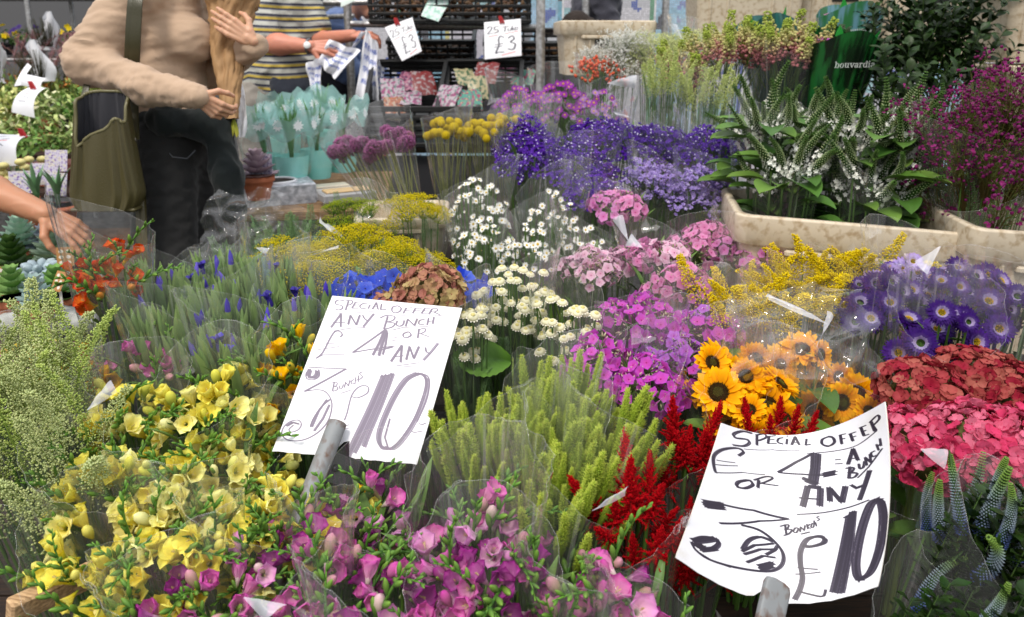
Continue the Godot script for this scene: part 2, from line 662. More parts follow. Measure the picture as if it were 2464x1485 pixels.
func make_freesias() -> void:
	var kinds := {
		"pink": ["f6d6de", "de6cba", "cc46a8"], "magenta": ["dda0cc", "ae2f94", "921f80"], "blush": ["fcf0ea", "f0b4dc", "da80ca"],
		"yellow": ["f5de2e", "faec5a", "fcf280"], "cream": ["f6e65a", "fbf294", "fdf7b4"], "gold": ["eab008", "f6c40e", "f8cc18"], "orange": ["f0b428", "e0501c", "c8321c"],
	}
	for kind in kinds:
		var k: Array = kinds[kind]
		for i in 3:
			keep("freesia_" + kind, freesia_bloom(hx(k[0]), hx(k[1]), hx(k[2]), ([0.15, 0.5, 0.95] if kind in ["yellow", "cream", "gold", "orange"] else [0.05, 0.3, 0.65])[i]), "petal")
		keep("freesia_bud_" + kind, freesia_bud(hx("8a9a48").lerp(hx(k[1]), 0.45), hx(k[2])), "petal")
		keep("freesia_bud_" + kind, freesia_bud(hx("7d9440"), hx(k[1]).lerp(hx("93a04a"), 0.4)), "bud")
	for i in 4:
		keep("bud_spray", bud_spray([6, 7, 8, 9][i], hx("a9b85a")), "leaf")

func make_iris() -> void:
	for i in 4:
		var mb := MB.new()
		var g := hx("5d7d4c")
		mb.tube([Vector3(0, -0.05, 0), Vector3(0, 0, 0), Vector3(0, 0.03, 0), Vector3(0, 0.06, 0), Vector3(0.002, 0.085, 0)], [0.004, 0.005, 0.0085, 0.0075, 0.002], 7, vary(g), hx("8a9d62"))
		for j in 2:
			mb.petal(Transform3D(Basis(Vector3.UP, PI * j + rf(-0.3, 0.3)), Vector3(0, -0.03, 0)).translated_local(Vector3(0.006, 0, 0)), rf(0.1, 0.13), 0.022, 1.5, rf(1.4, 1.62), 0.8, vary(hx("3d6036")), vary(hx("84a064")), 2, 5, 0.4, 0.7)
		var vio := hx(["5a49c0", "4636a8", "7462cf", "3d3192"][i])
		mb.tube([Vector3(0, 0.05, 0), Vector3(0.001, 0.072, 0), Vector3(0.001, 0.089, 0.001), Vector3(0, 0.102, 0.002)], [0.003, 0.0062, 0.005, 0.001], 7, vio, vary(vio, 0.2))
		if i == 3:
			for j in 3:
				mb.petal(Transform3D(Basis(Vector3.UP, TAU * j / 3), Vector3(0, 0.08, 0)), 0.025, 0.018, 1.3, 0.6, 0.3, vio, vary(vio, 0.2), 2, 4)
		keep("iris_bud", mb, "leaf")
	for i in 2:
		var mb := MB.new()
		mb.tube([Vector3(0, -0.05, 0), Vector3(0, 0, 0), Vector3(0, 0.035, 0), Vector3(0, 0.08, 0), Vector3(0.001, 0.105, 0)], [0.004, 0.005, 0.0085, 0.006, 0.001], 7, hx("486a3c"), hx("7d985a"))
		for j in 2:
			mb.petal(Transform3D(Basis(Vector3.UP, PI * j + 0.4), Vector3(0, -0.02, 0)).translated_local(Vector3(0.006, 0, 0)), 0.13, 0.02, 1.5, 1.55, 0.8, hx("3d6036"), hx("93aa6c"), 2, 5, 0.4, 0.7)
		keep("iris_spear", mb, "leaf")

func umbel(rays: int, r: float, dots: int, c0: Color, c1: Color, stem: Color) -> MB:
	var mb := MB.new()
	for d in dome(rays, 1.0, 0.62):
		var tip: Vector3 = Vector3(d.x * r, r * 0.55 + d.y * r * 0.35, d.z * r) * rf(0.88, 1.08)
		mb.tube([Vector3.ZERO, tip * 0.5 + Vector3(0, -0.004, 0), tip], [0.0009], 3, stem, stem, false)
		for q in dome(dots, 1.0, 0.7):
			var e: Vector3 = tip + q * r * 0.26 * rf(0.75, 1.15)
			mb.bud(e, q + Vector3.UP * 0.6, r * 0.085 * rf(0.7, 1.3), r * 0.05, vary(c0, 0.2), vary(c1, 0.2))
	return mb

func plume(n: int, length: float, r: float, c0: Color, c1: Color, stem: Color, size: float, bend := 0.3) -> MB:
	# a goldenrod plume: short side sprays packed with tufts
	var mb := MB.new()
	var pts := []
	for j in 7:
		var s := j / 6.0
		pts.append(Vector3(bend * length * s * s, length * s * (1.0 - 0.15 * bend * s), 0))
	mb.tube(pts, [0.0018, 0.0015, 0.0012, 0.001, 0.0008, 0.0006, 0.0004], 4, stem, stem)
	for i in n:
		var s := pow(rng.randf(), 0.8)
		var k := mini(int(s * 6), 5)
		var p: Vector3 = pts[k].lerp(pts[k + 1], s * 6 - k)
		var a := rf(0, TAU)
		var out := Vector3(cos(a), rf(0.1, 0.9), sin(a)).normalized()
		var e := p + out * r * (1.05 - s * 0.85) * sqrt(rng.randf())
		mb.bud(e, out + Vector3.UP * 0.7, size * rf(0.8, 1.5), size * 0.42, vary(c0, 0.15), vary(c1, 0.15))
	return mb

func five(mb: MB, x: Transform3D, n: int, l: float, w: float, a0: float, a1: float, c0: Color, c1: Color, eye: Color, nu := 2, nv := 3, ruffle := 0.0, widest := 0.65) -> void:
	for i in n:
		mb.petal(x * Transform3D(Basis(Vector3.UP, TAU * i / n + rf(-0.08, 0.08)), Vector3.ZERO), l * rf(0.93, 1.07), w * rf(0.93, 1.07), a0, a1 + rf(-0.15, 0.15), 0.12, c0, vary(c1, 0.06), nu, nv, widest, 0.25, ruffle, 0.5)
	mb.bud(x * Vector3(0, -0.0005, 0), x.basis.y, l * 0.22, l * 0.1, eye, eye)

func make_flower_meshes() -> void:
	make_freesias()
	make_iris()
	var stem := hx("5a7a35")
	for i in 3:
		keep("dill", umbel(15, 0.042, 13, hx("b0a010"), hx("d8c81c"), hx("8a9a2a")), "petal")
		keep("dill_green", umbel(13, 0.032, 11, hx("6f8f1e"), hx("a8b428"), hx("5a7a28")), "petal")
		keep("solidago", plume(420, rf(0.12, 0.15), 0.034, hx("c8a808"), hx("f0d818"), hx("6d8a2a"), 0.0055, rf(0.25, 0.5)), "petal")
		keep("green_spray", plume(420, rf(0.15, 0.19), 0.02, hx("7f9a34"), hx("bccb72"), hx("7d9440"), 0.0038, rf(0.2, 0.7)), "leaf")
		keep("cream_spray", plume(620, rf(0.13, 0.16), 0.036, hx("98a850"), hx("d4dca0"), hx("86984c"), 0.0042, rf(0.1, 0.4)), "petal")
		keep("feather_green", plume(260, 0.19, 0.03, hx("8fa544"), hx("c6cf82"), hx("8fa54a"), 0.006, 0.15), "leaf")
	# blue delphinium
	for i in 3:
		var mb := MB.new()
		five(mb, Transform3D.IDENTITY, 5, 0.018, 0.016, 0.35, 0.2, hx("2c49c8"), hx(["3c5fe0", "3350d6", "5a78e6"][i]), hx("eef0ff") if i < 2 else hx("28307a"), 3, 3)
		mb.tube([Vector3(0, 0, 0), Vector3(-0.012, -0.008, 0), Vector3(-0.02, -0.004, 0)], [0.003, 0.002, 0.0006], 4, hx("4258c8"), hx("8f9ae0"))
		keep("delphinium", mb, "thin_petal")
	# hydrangea florets
	var hy := {"antique": ["b8b070", "b97b68", "a0565c"], "pink": ["e48ea8", "d03e6c", "ba244e"], "ruby": ["c27c68", "a01c3a", "86122a"]}
	for kind in hy:
		for i in 4:
			var mb := MB.new()
			var cs: Array = hy[kind]
			var tip := hx(cs[2]).lerp(hx(cs[0]), [0.1, 0.3, 0.5, 0.15][i] * (1.3 if kind == "antique" else 0.8))
			var mid := hx(cs[1]).lerp(hx(cs[0]), [0.0, 0.5, 0.75, 0.25][i])
			for j in 4:
				mb.petal(Transform3D(Basis(Vector3.UP, TAU * j / 4 + rf(-0.1, 0.1)), Vector3(0, 0.0006 * (j % 2), 0)), rf(0.016, 0.02), rf(0.018, 0.023), rf(0.0, 0.75), rf(-0.6, 0.8), rf(0.1, 0.45), vary(mid, 0.08), vary(tip, 0.1), 4, 4, 0.55, 0.2, 0.0028, 0.5)
			mb.bud(Vector3.ZERO, Vector3.UP, 0.004, 0.002, hx(cs[2]), hx(cs[1]))
			mb.tube([Vector3(0, -0.02, 0), Vector3.ZERO], [0.0012], 3, hx("8a8a58"), hx(cs[1]), false)
			keep("hydrangea_" + kind, mb, "petal")
	# white daisies and small magenta asters
	var ds := {"white_daisy": ["eeeee6", "f6f6f2", "d8b820", 0.0115, 15], "magenta_daisy": ["8a2f9a", "a23ab0", "d8b04a", 0.012, 11], "mauve_daisy": ["a070b8", "b98acb", "d8b04a", 0.012, 11]}
	for kind in ds:
		for i in 2:
			var d: Array = ds[kind]
			var mb := MB.new()
			for j in d[4]:
				mb.petal(Transform3D(Basis(Vector3.UP, TAU * j / d[4] + rf(-0.1, 0.1)), Vector3(0, 0.0004 * (j % 2), 0)), d[3] * rf(0.85, 1.1), d[3] * 0.36, 0.25 + 0.35 * i, rf(-0.2, 0.35) + 0.3 * i, 0.1, hx(d[0]), vary(hx(d[1]), 0.04), 1, 2, 0.6, 0.5)
			mb.ball(Transform3D(Basis().scaled(Vector3(0.0034, 0.002, 0.0034)), Vector3(0, 0.0012, 0)), 4, 7, hx(d[2]), hx(d[2]))
			mb.tube([Vector3(0, -0.03, 0), Vector3(0, 0, 0)], [0.0011], 3, stem, stem, false)
			keep(kind, mb, "petal")
	# cream buttons on long stalks
	for i in 3:
		var mb := MB.new()
		var lean := Vector3(rf(-0.012, 0.012), 0, rf(-0.012, 0.012))
		mb.ball(Transform3D(Basis().rotated(Vector3.RIGHT, rf(-0.35, 0.35)).scaled(Vector3(0.0105, 0.0062, 0.0105)), Vector3.ZERO), 7, 10, hx("d8d2a0"), hx("f4f0d2"))
		mb.ball(Transform3D(Basis().scaled(Vector3(0.0045, 0.0022, 0.0045)), Vector3(0, 0.0058, 0)), 4, 7, hx("e6dc9a"), hx("e0d488"))
		for j in 12:
			mb.petal(Transform3D(Basis(Vector3.UP, TAU * j / 12), Vector3(0, -0.001, 0)).translated_local(Vector3(0.007, 0, 0)), 0.006, 0.005, 0.1, -0.5, 0.1, hx("f2eed6"), hx("f6f3e4"), 1, 2)
		mb.tube([Vector3(0, -0.004, 0), lean * 0.5 + Vector3(0, -0.05, 0), lean + Vector3(0, -0.13, 0)], [0.0014, 0.0012, 0.0012], 4, hx("7f9a48"), hx("5d8035"))
		keep("button", mb, "petal")
	# phlox florets and their bud clusters
	var ph := {"pink": ["e58fc0", "eaa8d2"], "rose": ["dd86c4", "e39fd6"], "blush": ["eec3d8", "f2d6e4"], "magenta": ["d85abf", "c654cc"], "violet": ["a860cc", "b878d8"]}
	for kind in ph:
		for i in 2:
			var mb := MB.new()
			five(mb, Transform3D.IDENTITY, 5, 0.0145, 0.0135, 0.2, rf(-0.2, 0.3), hx(ph[kind][0]).lerp(hx("d02a90"), 0.35), hx(ph[kind][1]), hx("b02478"), 3, 3, 0.0006)
			mb.tube([Vector3(0, -0.022, 0), Vector3(0, -0.001, 0)], [0.0011, 0.0017], 4, hx("a87a98"), hx(ph[kind][0]), false)
			keep("phlox_" + kind, mb, "thin_petal")
	for i in 3:
		var mb := MB.new()
		for d in dome(34, 0.036, 0.9):
			var p: Vector3 = d * Vector3(1, 0.75, 1) * rf(0.75, 1.02)
			mb.bud(p, d + rdir() * 0.01, 0.014 * rf(0.7, 1.2), 0.0022, hx(["54603a", "4a3a3c", "6a7a44"][i]), hx(["a2a878", "9a6a88", "c9b8a0"][i]))
			mb.cone(p * 0.2, p, 0.03, 0.0014, stem, hx("4d6432"))
		keep("phlox_cluster", mb, "bud")
	# statice heads
	var st := {"purple": ["3e1480", "5c2aaa", "f4f2ff"], "violet": ["4c2094", "6e3cba", "f4f2ff"], "lavender": ["9a80cc", "bca8e0", "e8e4f4"]}
	for kind in st:
		for i in 3:
			var mb := MB.new()
			for j in 9:
				var a := j * 2.4
				var rr := 0.009 * sqrt(float(j)) * 1.5
				var c := Vector3(cos(a) * rr, rf(-0.008, 0.008) - rr * 0.4, sin(a) * rr)
				mb.tube([Vector3(0, -0.06, 0), c * 0.6 + Vector3(0, -0.025, 0), c], [0.0012], 3, hx("4a6a35"), hx("5d7a48"), false)
				for q in 7:
					var o := c + Vector3(rf(-0.009, 0.009), rf(-0.003, 0.008), rf(-0.009, 0.009))
					var x := aim(o, Vector3(rf(-0.7, 0.7), 1, rf(-0.7, 0.7)), rf(0, 6))
					var white := rng.randf() < (0.17 if kind != "lavender" else 0.05)
					for e in 5:
						mb.petal(x * Transform3D(Basis(Vector3.UP, TAU * e / 5), Vector3.ZERO), 0.0062, 0.0068, 0.9, 0.4, 0.2, vary(hx(st[kind][0]), 0.15), vary(hx(st[kind][1]), 0.15), 1, 2, 0.7, 0.3)
					if white:
						mb.ball(Transform3D(Basis().scaled(Vector3.ONE * 0.0024), x * Vector3(0, 0.003, 0)), 3, 5, hx(st[kind][2]), hx(st[kind][2]))
			keep("statice_" + kind, mb, "thin_petal")
	# yellow craspedia balls with stalk, mauve allium balls with stalk
	for i in 2:
		var mb := MB.new()
		mb.ball(Transform3D(Basis().scaled(Vector3.ONE * 0.0135), Vector3.ZERO), 8, 12, hx("a8901c"), hx("b8a020"))
		for d in dome(190, 0.0135, 1.95):
			mb.bud(d * 0.97, d, 0.0019, 0.0011, hx("b89c1c"), hx("dcc638"))
		keep("craspedia", mb, "plush")
	for i in 2:
		var mb := MB.new()
		for d in dome(110, 0.017, 1.7):
			var p: Vector3 = d * rf(0.8, 1.08)
			mb.tube([Vector3.ZERO, p], [0.0006], 3, hx("8a6a70"), hx("8d4a78"), false)
			for e in 4:
				mb.cone(p, d.normalized() + rdir() * 0.9, 0.0062, 0.0013, vary(hx("8f4a7c"), 0.15), vary(hx("b878a4"), 0.2))
		keep("allium", mb, "petal")
	for i in 3:
		var mb := MB.new()
		var e := Vector3(rf(-0.02, 0.02), 0, rf(-0.02, 0.02))
		mb.tube([Vector3.ZERO, e * 0.4 + Vector3(0, -0.1, 0), e * 1.4 + Vector3(0, -0.2, 0), e + Vector3(0, -0.3, 0)], [0.0016, 0.0018, 0.002, 0.0022], 5, hx("8f8f5a"), hx("6f7a40"))
		keep("stalk", mb, "leaf")
	# sunflowers
	for i in 3:
		var mb := MB.new()
		for w in 2:
			for j in 17:
				var a := TAU * (j + 0.5 * w) / 17 + rf(-0.09, 0.09)
				var x := Transform3D(Basis(Vector3.UP, a), Vector3(0, -0.003 * w, 0)).translated_local(Vector3(0.017, 0, 0))
				mb.petal(x, rf(0.03, 0.038), rf(0.014, 0.018), 0.55 + rf(-0.2, 0.3) - 0.25 * w, rf(-0.3, 0.75) - 0.2 * w, 0.35, vary(hx("e28400"), 0.12), vary(hx("ffbe00"), 0.12), 2, 5, 0.45, 0.45, 0.0008, 0.62)
		for j in 210:
			var q := sqrt((j + 0.5) / 210.0)
			var a := j * 2.39996
			var p := Vector3(cos(a) * q * 0.021, 0.006 * (1.0 - q * q), sin(a) * q * 0.021)
			var col := hx("6d6a2a") if q < 0.45 else hx("2c1a0e").lerp(hx("5a3a12"), rng.randf())
			mb.bud(p, Vector3.UP + p * 18.0, rf(0.003, 0.006) if q > 0.45 else 0.0025, 0.0011, col, vary(col, 0.3))
		mb.ball(Transform3D(Basis().scaled(Vector3(0.021, 0.006, 0.021)), Vector3.ZERO), 5, 14, hx("3a3418"), hx("3a2c14"))
		for j in 14:
			mb.petal(Transform3D(Basis(Vector3.UP, TAU * j / 14), Vector3(0, -0.006, 0)).translated_local(Vector3(0.008, 0, 0)), 0.026, 0.013, 0.1, 0.7, 0.2, hx("4d6a2c"), hx("6d8a3a"), 2, 3, 0.4, 0.6)
		mb.tube([Vector3(0, -0.15, 0), Vector3(0, -0.05, 0), Vector3(0, -0.006, 0)], [0.005, 0.005, 0.009], 7, hx("5a7a35"), hx("5a7a35"))
		keep("sunflower", mb, "petal")
	# china asters
	for kind in ["purple", "violet", "pale"]:
		for i in 2:
			var mb := MB.new()
			var c0 := hx({"purple": "240848", "violet": "341462", "pale": "7a4ab8"}[kind])
			var c1 := hx({"purple": "421c7c", "violet": "583092", "pale": "d0c0e8"}[kind])
			for w in 4:
				var n: int = [34, 30, 24, 18][w]
				for j in n:
					var x := Transform3D(Basis(Vector3.UP, TAU * j / n + rf(-0.06, 0.06)), Vector3(0, 0.0012 * w, 0)).translated_local(Vector3(0.0075, 0, 0))
					mb.petal(x, [0.024, 0.021, 0.016, 0.009][w] * rf(0.88, 1.1), 0.0056, 0.15 + 0.26 * w, -0.15 + 0.3 * w + rf(-0.2, 0.2), 0.3, vary(c1.lerp(hx("d8cce8"), [0.0, 0.0, 0.1, 0.55][w]), 0.12), vary(c0.lerp(c1, 0.25 + 0.2 * w).lerp(hx("c8b8e4"), [0.0, 0.0, 0.0, 0.4][w]), 0.15), 1, 3, 0.55, 0.6)
			if i == 0 or kind != "purple":
				for d in dome(40, 1.0, 0.8):
					mb.bud(Vector3(d.x * 0.0065, 0.002 + d.y * 0.002, d.z * 0.0065), d + Vector3.UP, 0.003, 0.001, hx("c89a10"), hx("eac41c"))
			for j in 10:
				mb.petal(Transform3D(Basis(Vector3.UP, TAU * j / 10 + rf(-0.2, 0.2)), Vector3(0, -0.006, 0)), rf(0.018, 0.028), 0.007, 0.2, rf(-0.5, 0.4), 0.2, hx("3f5a2c"), hx("6d8a4a"), 1, 3)
			mb.tube([Vector3(0, -0.1, 0), Vector3(0, -0.004, 0)], [0.0022, 0.0026], 5, stem, stem)
			keep("china_aster_" + kind, mb, "petal")
	# lime foxtails
	for i in 4:
		var mb := MB.new()
		var length := rf(0.075, 0.105)
		var bx := rf(-0.012, 0.012)
		for j in 520:
			var s := (j + 0.5) / 520.0
			var a := j * 2.39996
			var r := 0.0098 * pow(sin(PI * clampf(s * 0.86 + 0.1, 0, 1)), 0.6) * (1.0 - 0.62 * s)
			var ax := Vector3(bx * s * s, length * s, 0)
			var o := Vector3(cos(a), 0, sin(a))
			mb.cone(ax + o * r * 0.55, o + Vector3.UP * rf(0.3, 1.5) + rdir() * 0.4, r * 0.4 + 0.0052 * rf(0.5, 1.5), 0.0015, vary(hx("5f7a18"), 0.2), vary(hx("98b03a").lerp(hx("c8d45c"), s), 0.2))
		mb.tube([Vector3(0, -0.08, 0), Vector3(0, 0, 0), Vector3(bx * 0.7, length * 0.8, 0)], [0.002, 0.0075, 0.003], 6, hx("6d8a35"), hx("8a9a2c"))
		keep("foxtail", mb, "plush")
	# red celosia plumes
	for i in 3:
		var mb := MB.new()
		var length := rf(0.13, 0.17)
		for j in 46:
			var s := (j + 0.5) / 46.0
			var a := j * 2.39996
			var o := Vector3(cos(a), 0, sin(a))
			var base := Vector3(0, length * s * 0.82, 0)
			var d := (o * (1.15 - s) + Vector3.UP * (0.45 + s)).normalized()
			var l := length * lerpf(0.34, 0.2, s)
			for q in 34:
				var u := (q + 0.5) / 34.0
				var p := base + d * l * u + Vector3(0, -0.012 * u * u * (1.0 - s), 0)
				mb.cone(p, d * 0.6 + rdir(), 0.0105 * (1.1 - 0.7 * u), 0.0017, vary(hx("8c0410"), 0.2), vary(hx("d0141c"), 0.2))
		mb.tube([Vector3(0, -0.1, 0), Vector3(0, length * 0.7, 0)], [0.004, 0.0025], 5, hx("6d3a30"), hx("a01018"))
		keep("celosia", mb, "plush")
	# veronica and lysimachia spikes
	for kind in ["veronica", "lysimachia"]:
		for i in 4:
			var mb := MB.new()
			var length := rf(0.12, 0.16) if kind == "veronica" else rf(0.1, 0.15)
			var bend := rf(0.15, 0.75) if kind == "veronica" else rf(0.1, 1.0)
			var rows := 30 if kind == "veronica" else 19
			for j in rows:
				var s := (j + 0.3) / rows
				var cen := Vector3(bend * length * s * s * 0.7, length * (s - 0.3 * bend * s * s * s), 0)
				var tan := Vector3(bend * s * 1.4, 1.0 - 0.9 * bend * s * s, 0).normalized()
				var r := (0.0085 if kind == "veronica" else 0.0078) * pow(1.0 - s, 0.55) + 0.0012
				for q in (12 if kind == "veronica" else 8):
					var a := TAU * (q + 0.5 * (j % 2)) / (12.0 if kind == "veronica" else 8.0)
					var o := (Vector3(cos(a), 0, sin(a)) - tan * tan.dot(Vector3(cos(a), 0, sin(a)))).normalized()
					if kind == "veronica":
						var col := hx("4a58a4").lerp(hx("8c98a6"), smoothstep(0.0, 0.45, s)).lerp(hx("6d8a34"), smoothstep(0.5, 0.85, s))
						mb.bud(cen + o * r * 0.6, o + tan * 0.5, r * 0.6 + 0.002, 0.0018, hx("4a6a4a").lerp(col, 0.4), vary(col, 0.12))
					else:
						var col := hx("eceee0").lerp(hx("a4b480"), smoothstep(0.1, 0.4, s)).lerp(hx("4d6e2e"), smoothstep(0.5, 0.9, s))
						mb.bud(cen + o * r * 0.65, o + tan * 0.4, r * 0.55 + 0.0022, 0.0019, hx("22380f"), vary(col, 0.15))
			var cc := hx("24400f") if kind == "lysimachia" else hx("33501f")
			mb.tube([Vector3(0, -0.06, 0), Vector3.ZERO, Vector3(bend * length * 0.175, length * 0.46, 0), Vector3(bend * length * 0.6, length * 0.9, 0)], [0.002, 0.007, 0.006, 0.0015], 6, cc, cc)
			if kind == "lysimachia":
				for j in 26:
					var a := rf(0, TAU)
					var s := rf(-0.28, 0.22)
					var o := Vector3(cos(a), rf(0.0, 0.5), sin(a)).normalized()
					five(mb, aim(Vector3(bend * length * s * s * 0.5, length * s, 0) + o * 0.013, o, rf(0, 6)), 5, 0.0068, 0.005, 0.5, 0.1, hx("e9eadf"), hx("f4f4ee"), hx("a8a060"), 1, 2)
			keep(kind, mb, "bud")
	# waxflower sprays, white gypsophila clouds, orange berries
	for i in 3:
		var mb := MB.new()
		var gy := MB.new()
		var tops := []
		for j in 26:
			var p := Vector3(rf(-1, 1), rf(0.1, 1.0), rf(-1, 1)) * Vector3(0.055, 0.17, 0.055)
			tops.append(p)
			mb.tube([Vector3(0, -0.05, 0), p * Vector3(0.35, 0.55, 0.35), p], [0.0012, 0.0009, 0.0006], 3, hx("5a4a2c"), hx("6d6a35"), false)
			for q in 5:
				mb.cone(p * rf(0.4, 0.95), Vector3(rf(-1, 1), rf(0.3, 1), rf(-1, 1)), 0.02, 0.0008, hx("4a5a2c"), hx("7a8a48"))
			for q in 3:
				var o := p + Vector3(rf(-1, 1), rf(-0.6, 1), rf(-1, 1)) * 0.012
				if rng.randf() < 0.6:
					mb.ball(Transform3D(Basis().scaled(Vector3.ONE * rf(0.003, 0.0046)), o), 4, 6, hx("7a1f58"), vary(hx("702358"), 0.25))
				else:
					five(mb, aim(o, rdir() + Vector3.UP), 5, 0.0055, 0.0052, 0.4, 0.1, hx("94286e"), vary(hx("7c2e66"), 0.2), hx("5a1438"), 1, 2)
		keep("waxflower", mb, "petal")
		for j in 60:
			var p: Vector3 = rdir() * Vector3(0.06, 0.06, 0.06) * pow(rng.randf(), 0.4) + Vector3(0, 0.06, 0)
			gy.tube([Vector3(0, -0.05, 0), p * 0.6, p], [0.0006], 3, hx("8f9a78"), hx("b8bda0"), false)
			for q in 4:
				var o := p + rdir() * 0.008
				for e in 3:
					gy.bud(o, rdir(), 0.0042, 0.002, hx("ecece4"), hx("f8f8f4"))
		keep("gypsophila", gy, "petal")
		var rb := MB.new()
		for j in 14:
			var p := Vector3(rf(-1, 1), rf(0.2, 1.0), rf(-1, 1)) * Vector3(0.04, 0.06, 0.04)
			rb.tube([Vector3(0, -0.06, 0), p], [0.001], 3, stem, stem, false)
			rb.ball(Transform3D(Basis().scaled(Vector3(0.006, 0.008, 0.006)), p), 5, 7, hx("b8402c"), hx("dc6a4a"))
		keep("red_berry", rb, "bud")
		# panicle with green bells above and pink ones below
		var pn := MB.new()
		for j in 150:
			var s := pow(rng.randf(), 0.75)
			var a := rf(0, TAU)
			var r := 0.034 * (1.05 - 0.75 * s) * sqrt(rf(0.3, 1.0))
			var p := Vector3(cos(a) * r, 0.12 * s, sin(a) * r)
			var col := hx("c07a7e").lerp(hx("d8cf8e"), smoothstep(0.22, 0.5, s + rf(-0.1, 0.1))).lerp(hx("a6b84c"), smoothstep(0.55, 0.9, s))
			pn.ball(Transform3D(Basis().rotated(rdir(), rf(0, 3)).scaled(Vector3(0.005, 0.0042, 0.005) * rf(0.75, 1.25) * (1.15 - 0.55 * s)), p), 4, 6, vary(col * 0.85, 0.1), vary(col, 0.1))
		pn.tube([Vector3(0, -0.1, 0), Vector3(0, 0.1, 0)], [0.0025, 0.001], 4, stem, hx("8a9a4a"))
		keep("panicle", pn, "petal")
	# lime cloud heads
	for i in 3:
		var mb := MB.new()
		for d in dome(60, 0.05, 1.2):
			var p: Vector3 = d * rf(0.8, 1.1)
			for q in 6:
				mb.bud(p + rdir() * 0.007, d * 20.0 + rdir(), 0.0062, 0.0026, vary(hx("a8b464"), 0.12), vary(hx("d6dca0"), 0.1))
		keep("lime_cloud", mb, "leaf")
	make_leaves()

func make_leaves() -> void:
	# large leaf with a midrib fold and toothed edge; narrow leaf; fern frond; dark lobed sprig
	for i in 3:
		var mb := MB.new()
		mb.petal(Transform3D.IDENTITY, 0.1, 0.052, 0.5, rf(-0.5, 0.1), 0.35, hx("3f5f26"), hx(["5a7d35", "4a7030", "6a8a40"][i]), 4, 8, 0.42, 0.15, 0.0018, 0.8)
		keep("broad_leaf", mb, "leaf")
		var nl := MB.new()
		nl.petal(Transform3D.IDENTITY, 0.075, 0.012, 1.1, rf(0.0, 0.8), 0.4, hx("3d5a2a"), hx("6a8a45"), 2, 5, 0.45, 0.3, 0.0, 0.8)
		keep("narrow_leaf", nl, "leaf")
		var fr := MB.new()
		for j in 24:
			var s := (j + 1) / 25.0
			var p := Vector3(0.02 * s * s, 0.14 * s, 0)
			for sg in [-1.0, 1.0]:
				for q in 4:
					var u := (q + 1) / 4.0
					fr.cone(p + Vector3(0.0, 0.25, sg).normalized() * 0.035 * (1.0 - s * 0.8) * u, Vector3(rf(-0.6, 0.6), 0.8, sg * rf(0.2, 1.0)), 0.009, 0.0013, vary(hx("4a6a3c"), 0.2), vary(hx("7d9a68"), 0.2))
		fr.tube([Vector3(0, -0.06, 0), Vector3(0.005, 0.07, 0), Vector3(0.02, 0.14, 0)], [0.0012, 0.001, 0.0005], 3, hx("4f6a3a"), hx("5f7a4a"))
		keep("fern", fr, "leaf")
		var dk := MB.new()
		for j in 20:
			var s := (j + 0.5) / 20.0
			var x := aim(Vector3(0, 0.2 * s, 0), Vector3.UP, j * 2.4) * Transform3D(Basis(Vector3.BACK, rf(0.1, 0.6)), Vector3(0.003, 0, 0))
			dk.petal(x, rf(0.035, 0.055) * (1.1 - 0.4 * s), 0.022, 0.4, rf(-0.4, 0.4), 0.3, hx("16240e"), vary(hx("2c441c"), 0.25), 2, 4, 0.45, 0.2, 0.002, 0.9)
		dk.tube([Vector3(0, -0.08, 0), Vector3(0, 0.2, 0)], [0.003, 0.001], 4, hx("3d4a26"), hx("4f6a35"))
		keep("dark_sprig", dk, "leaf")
	var big := MB.new()
	# one hydrangea leaf, veined by shallow folds, with a toothed edge
	var nu := 12
	var nv := 18
	for j in nv + 1:
		var s := float(j) / nv
		for i in nu + 1:
			var q := 2.0 * i / nu - 1.0
			var w := 0.042 * pow(sin(PI * minf(s * 0.93 + 0.03, 1.0)), 0.75) * (1.0 + 0.06 * (j % 2) * absf(q))
			var y := 0.012 * absf(q) + 0.0022 * cos((s * 9.0 - absf(q) * 3.0) * TAU) * (1.0 - absf(q) * 0.5) - 0.03 * s * s
			big.put(Vector3(0.13 * s, y, q * w), hx("3f6424").lerp(hx("5d8430"), absf(q) * 0.6 + 0.2))
	big.grid(nv + 1, nu + 1, 0)
	keep("hydrangea_leaf", big, "leaf")

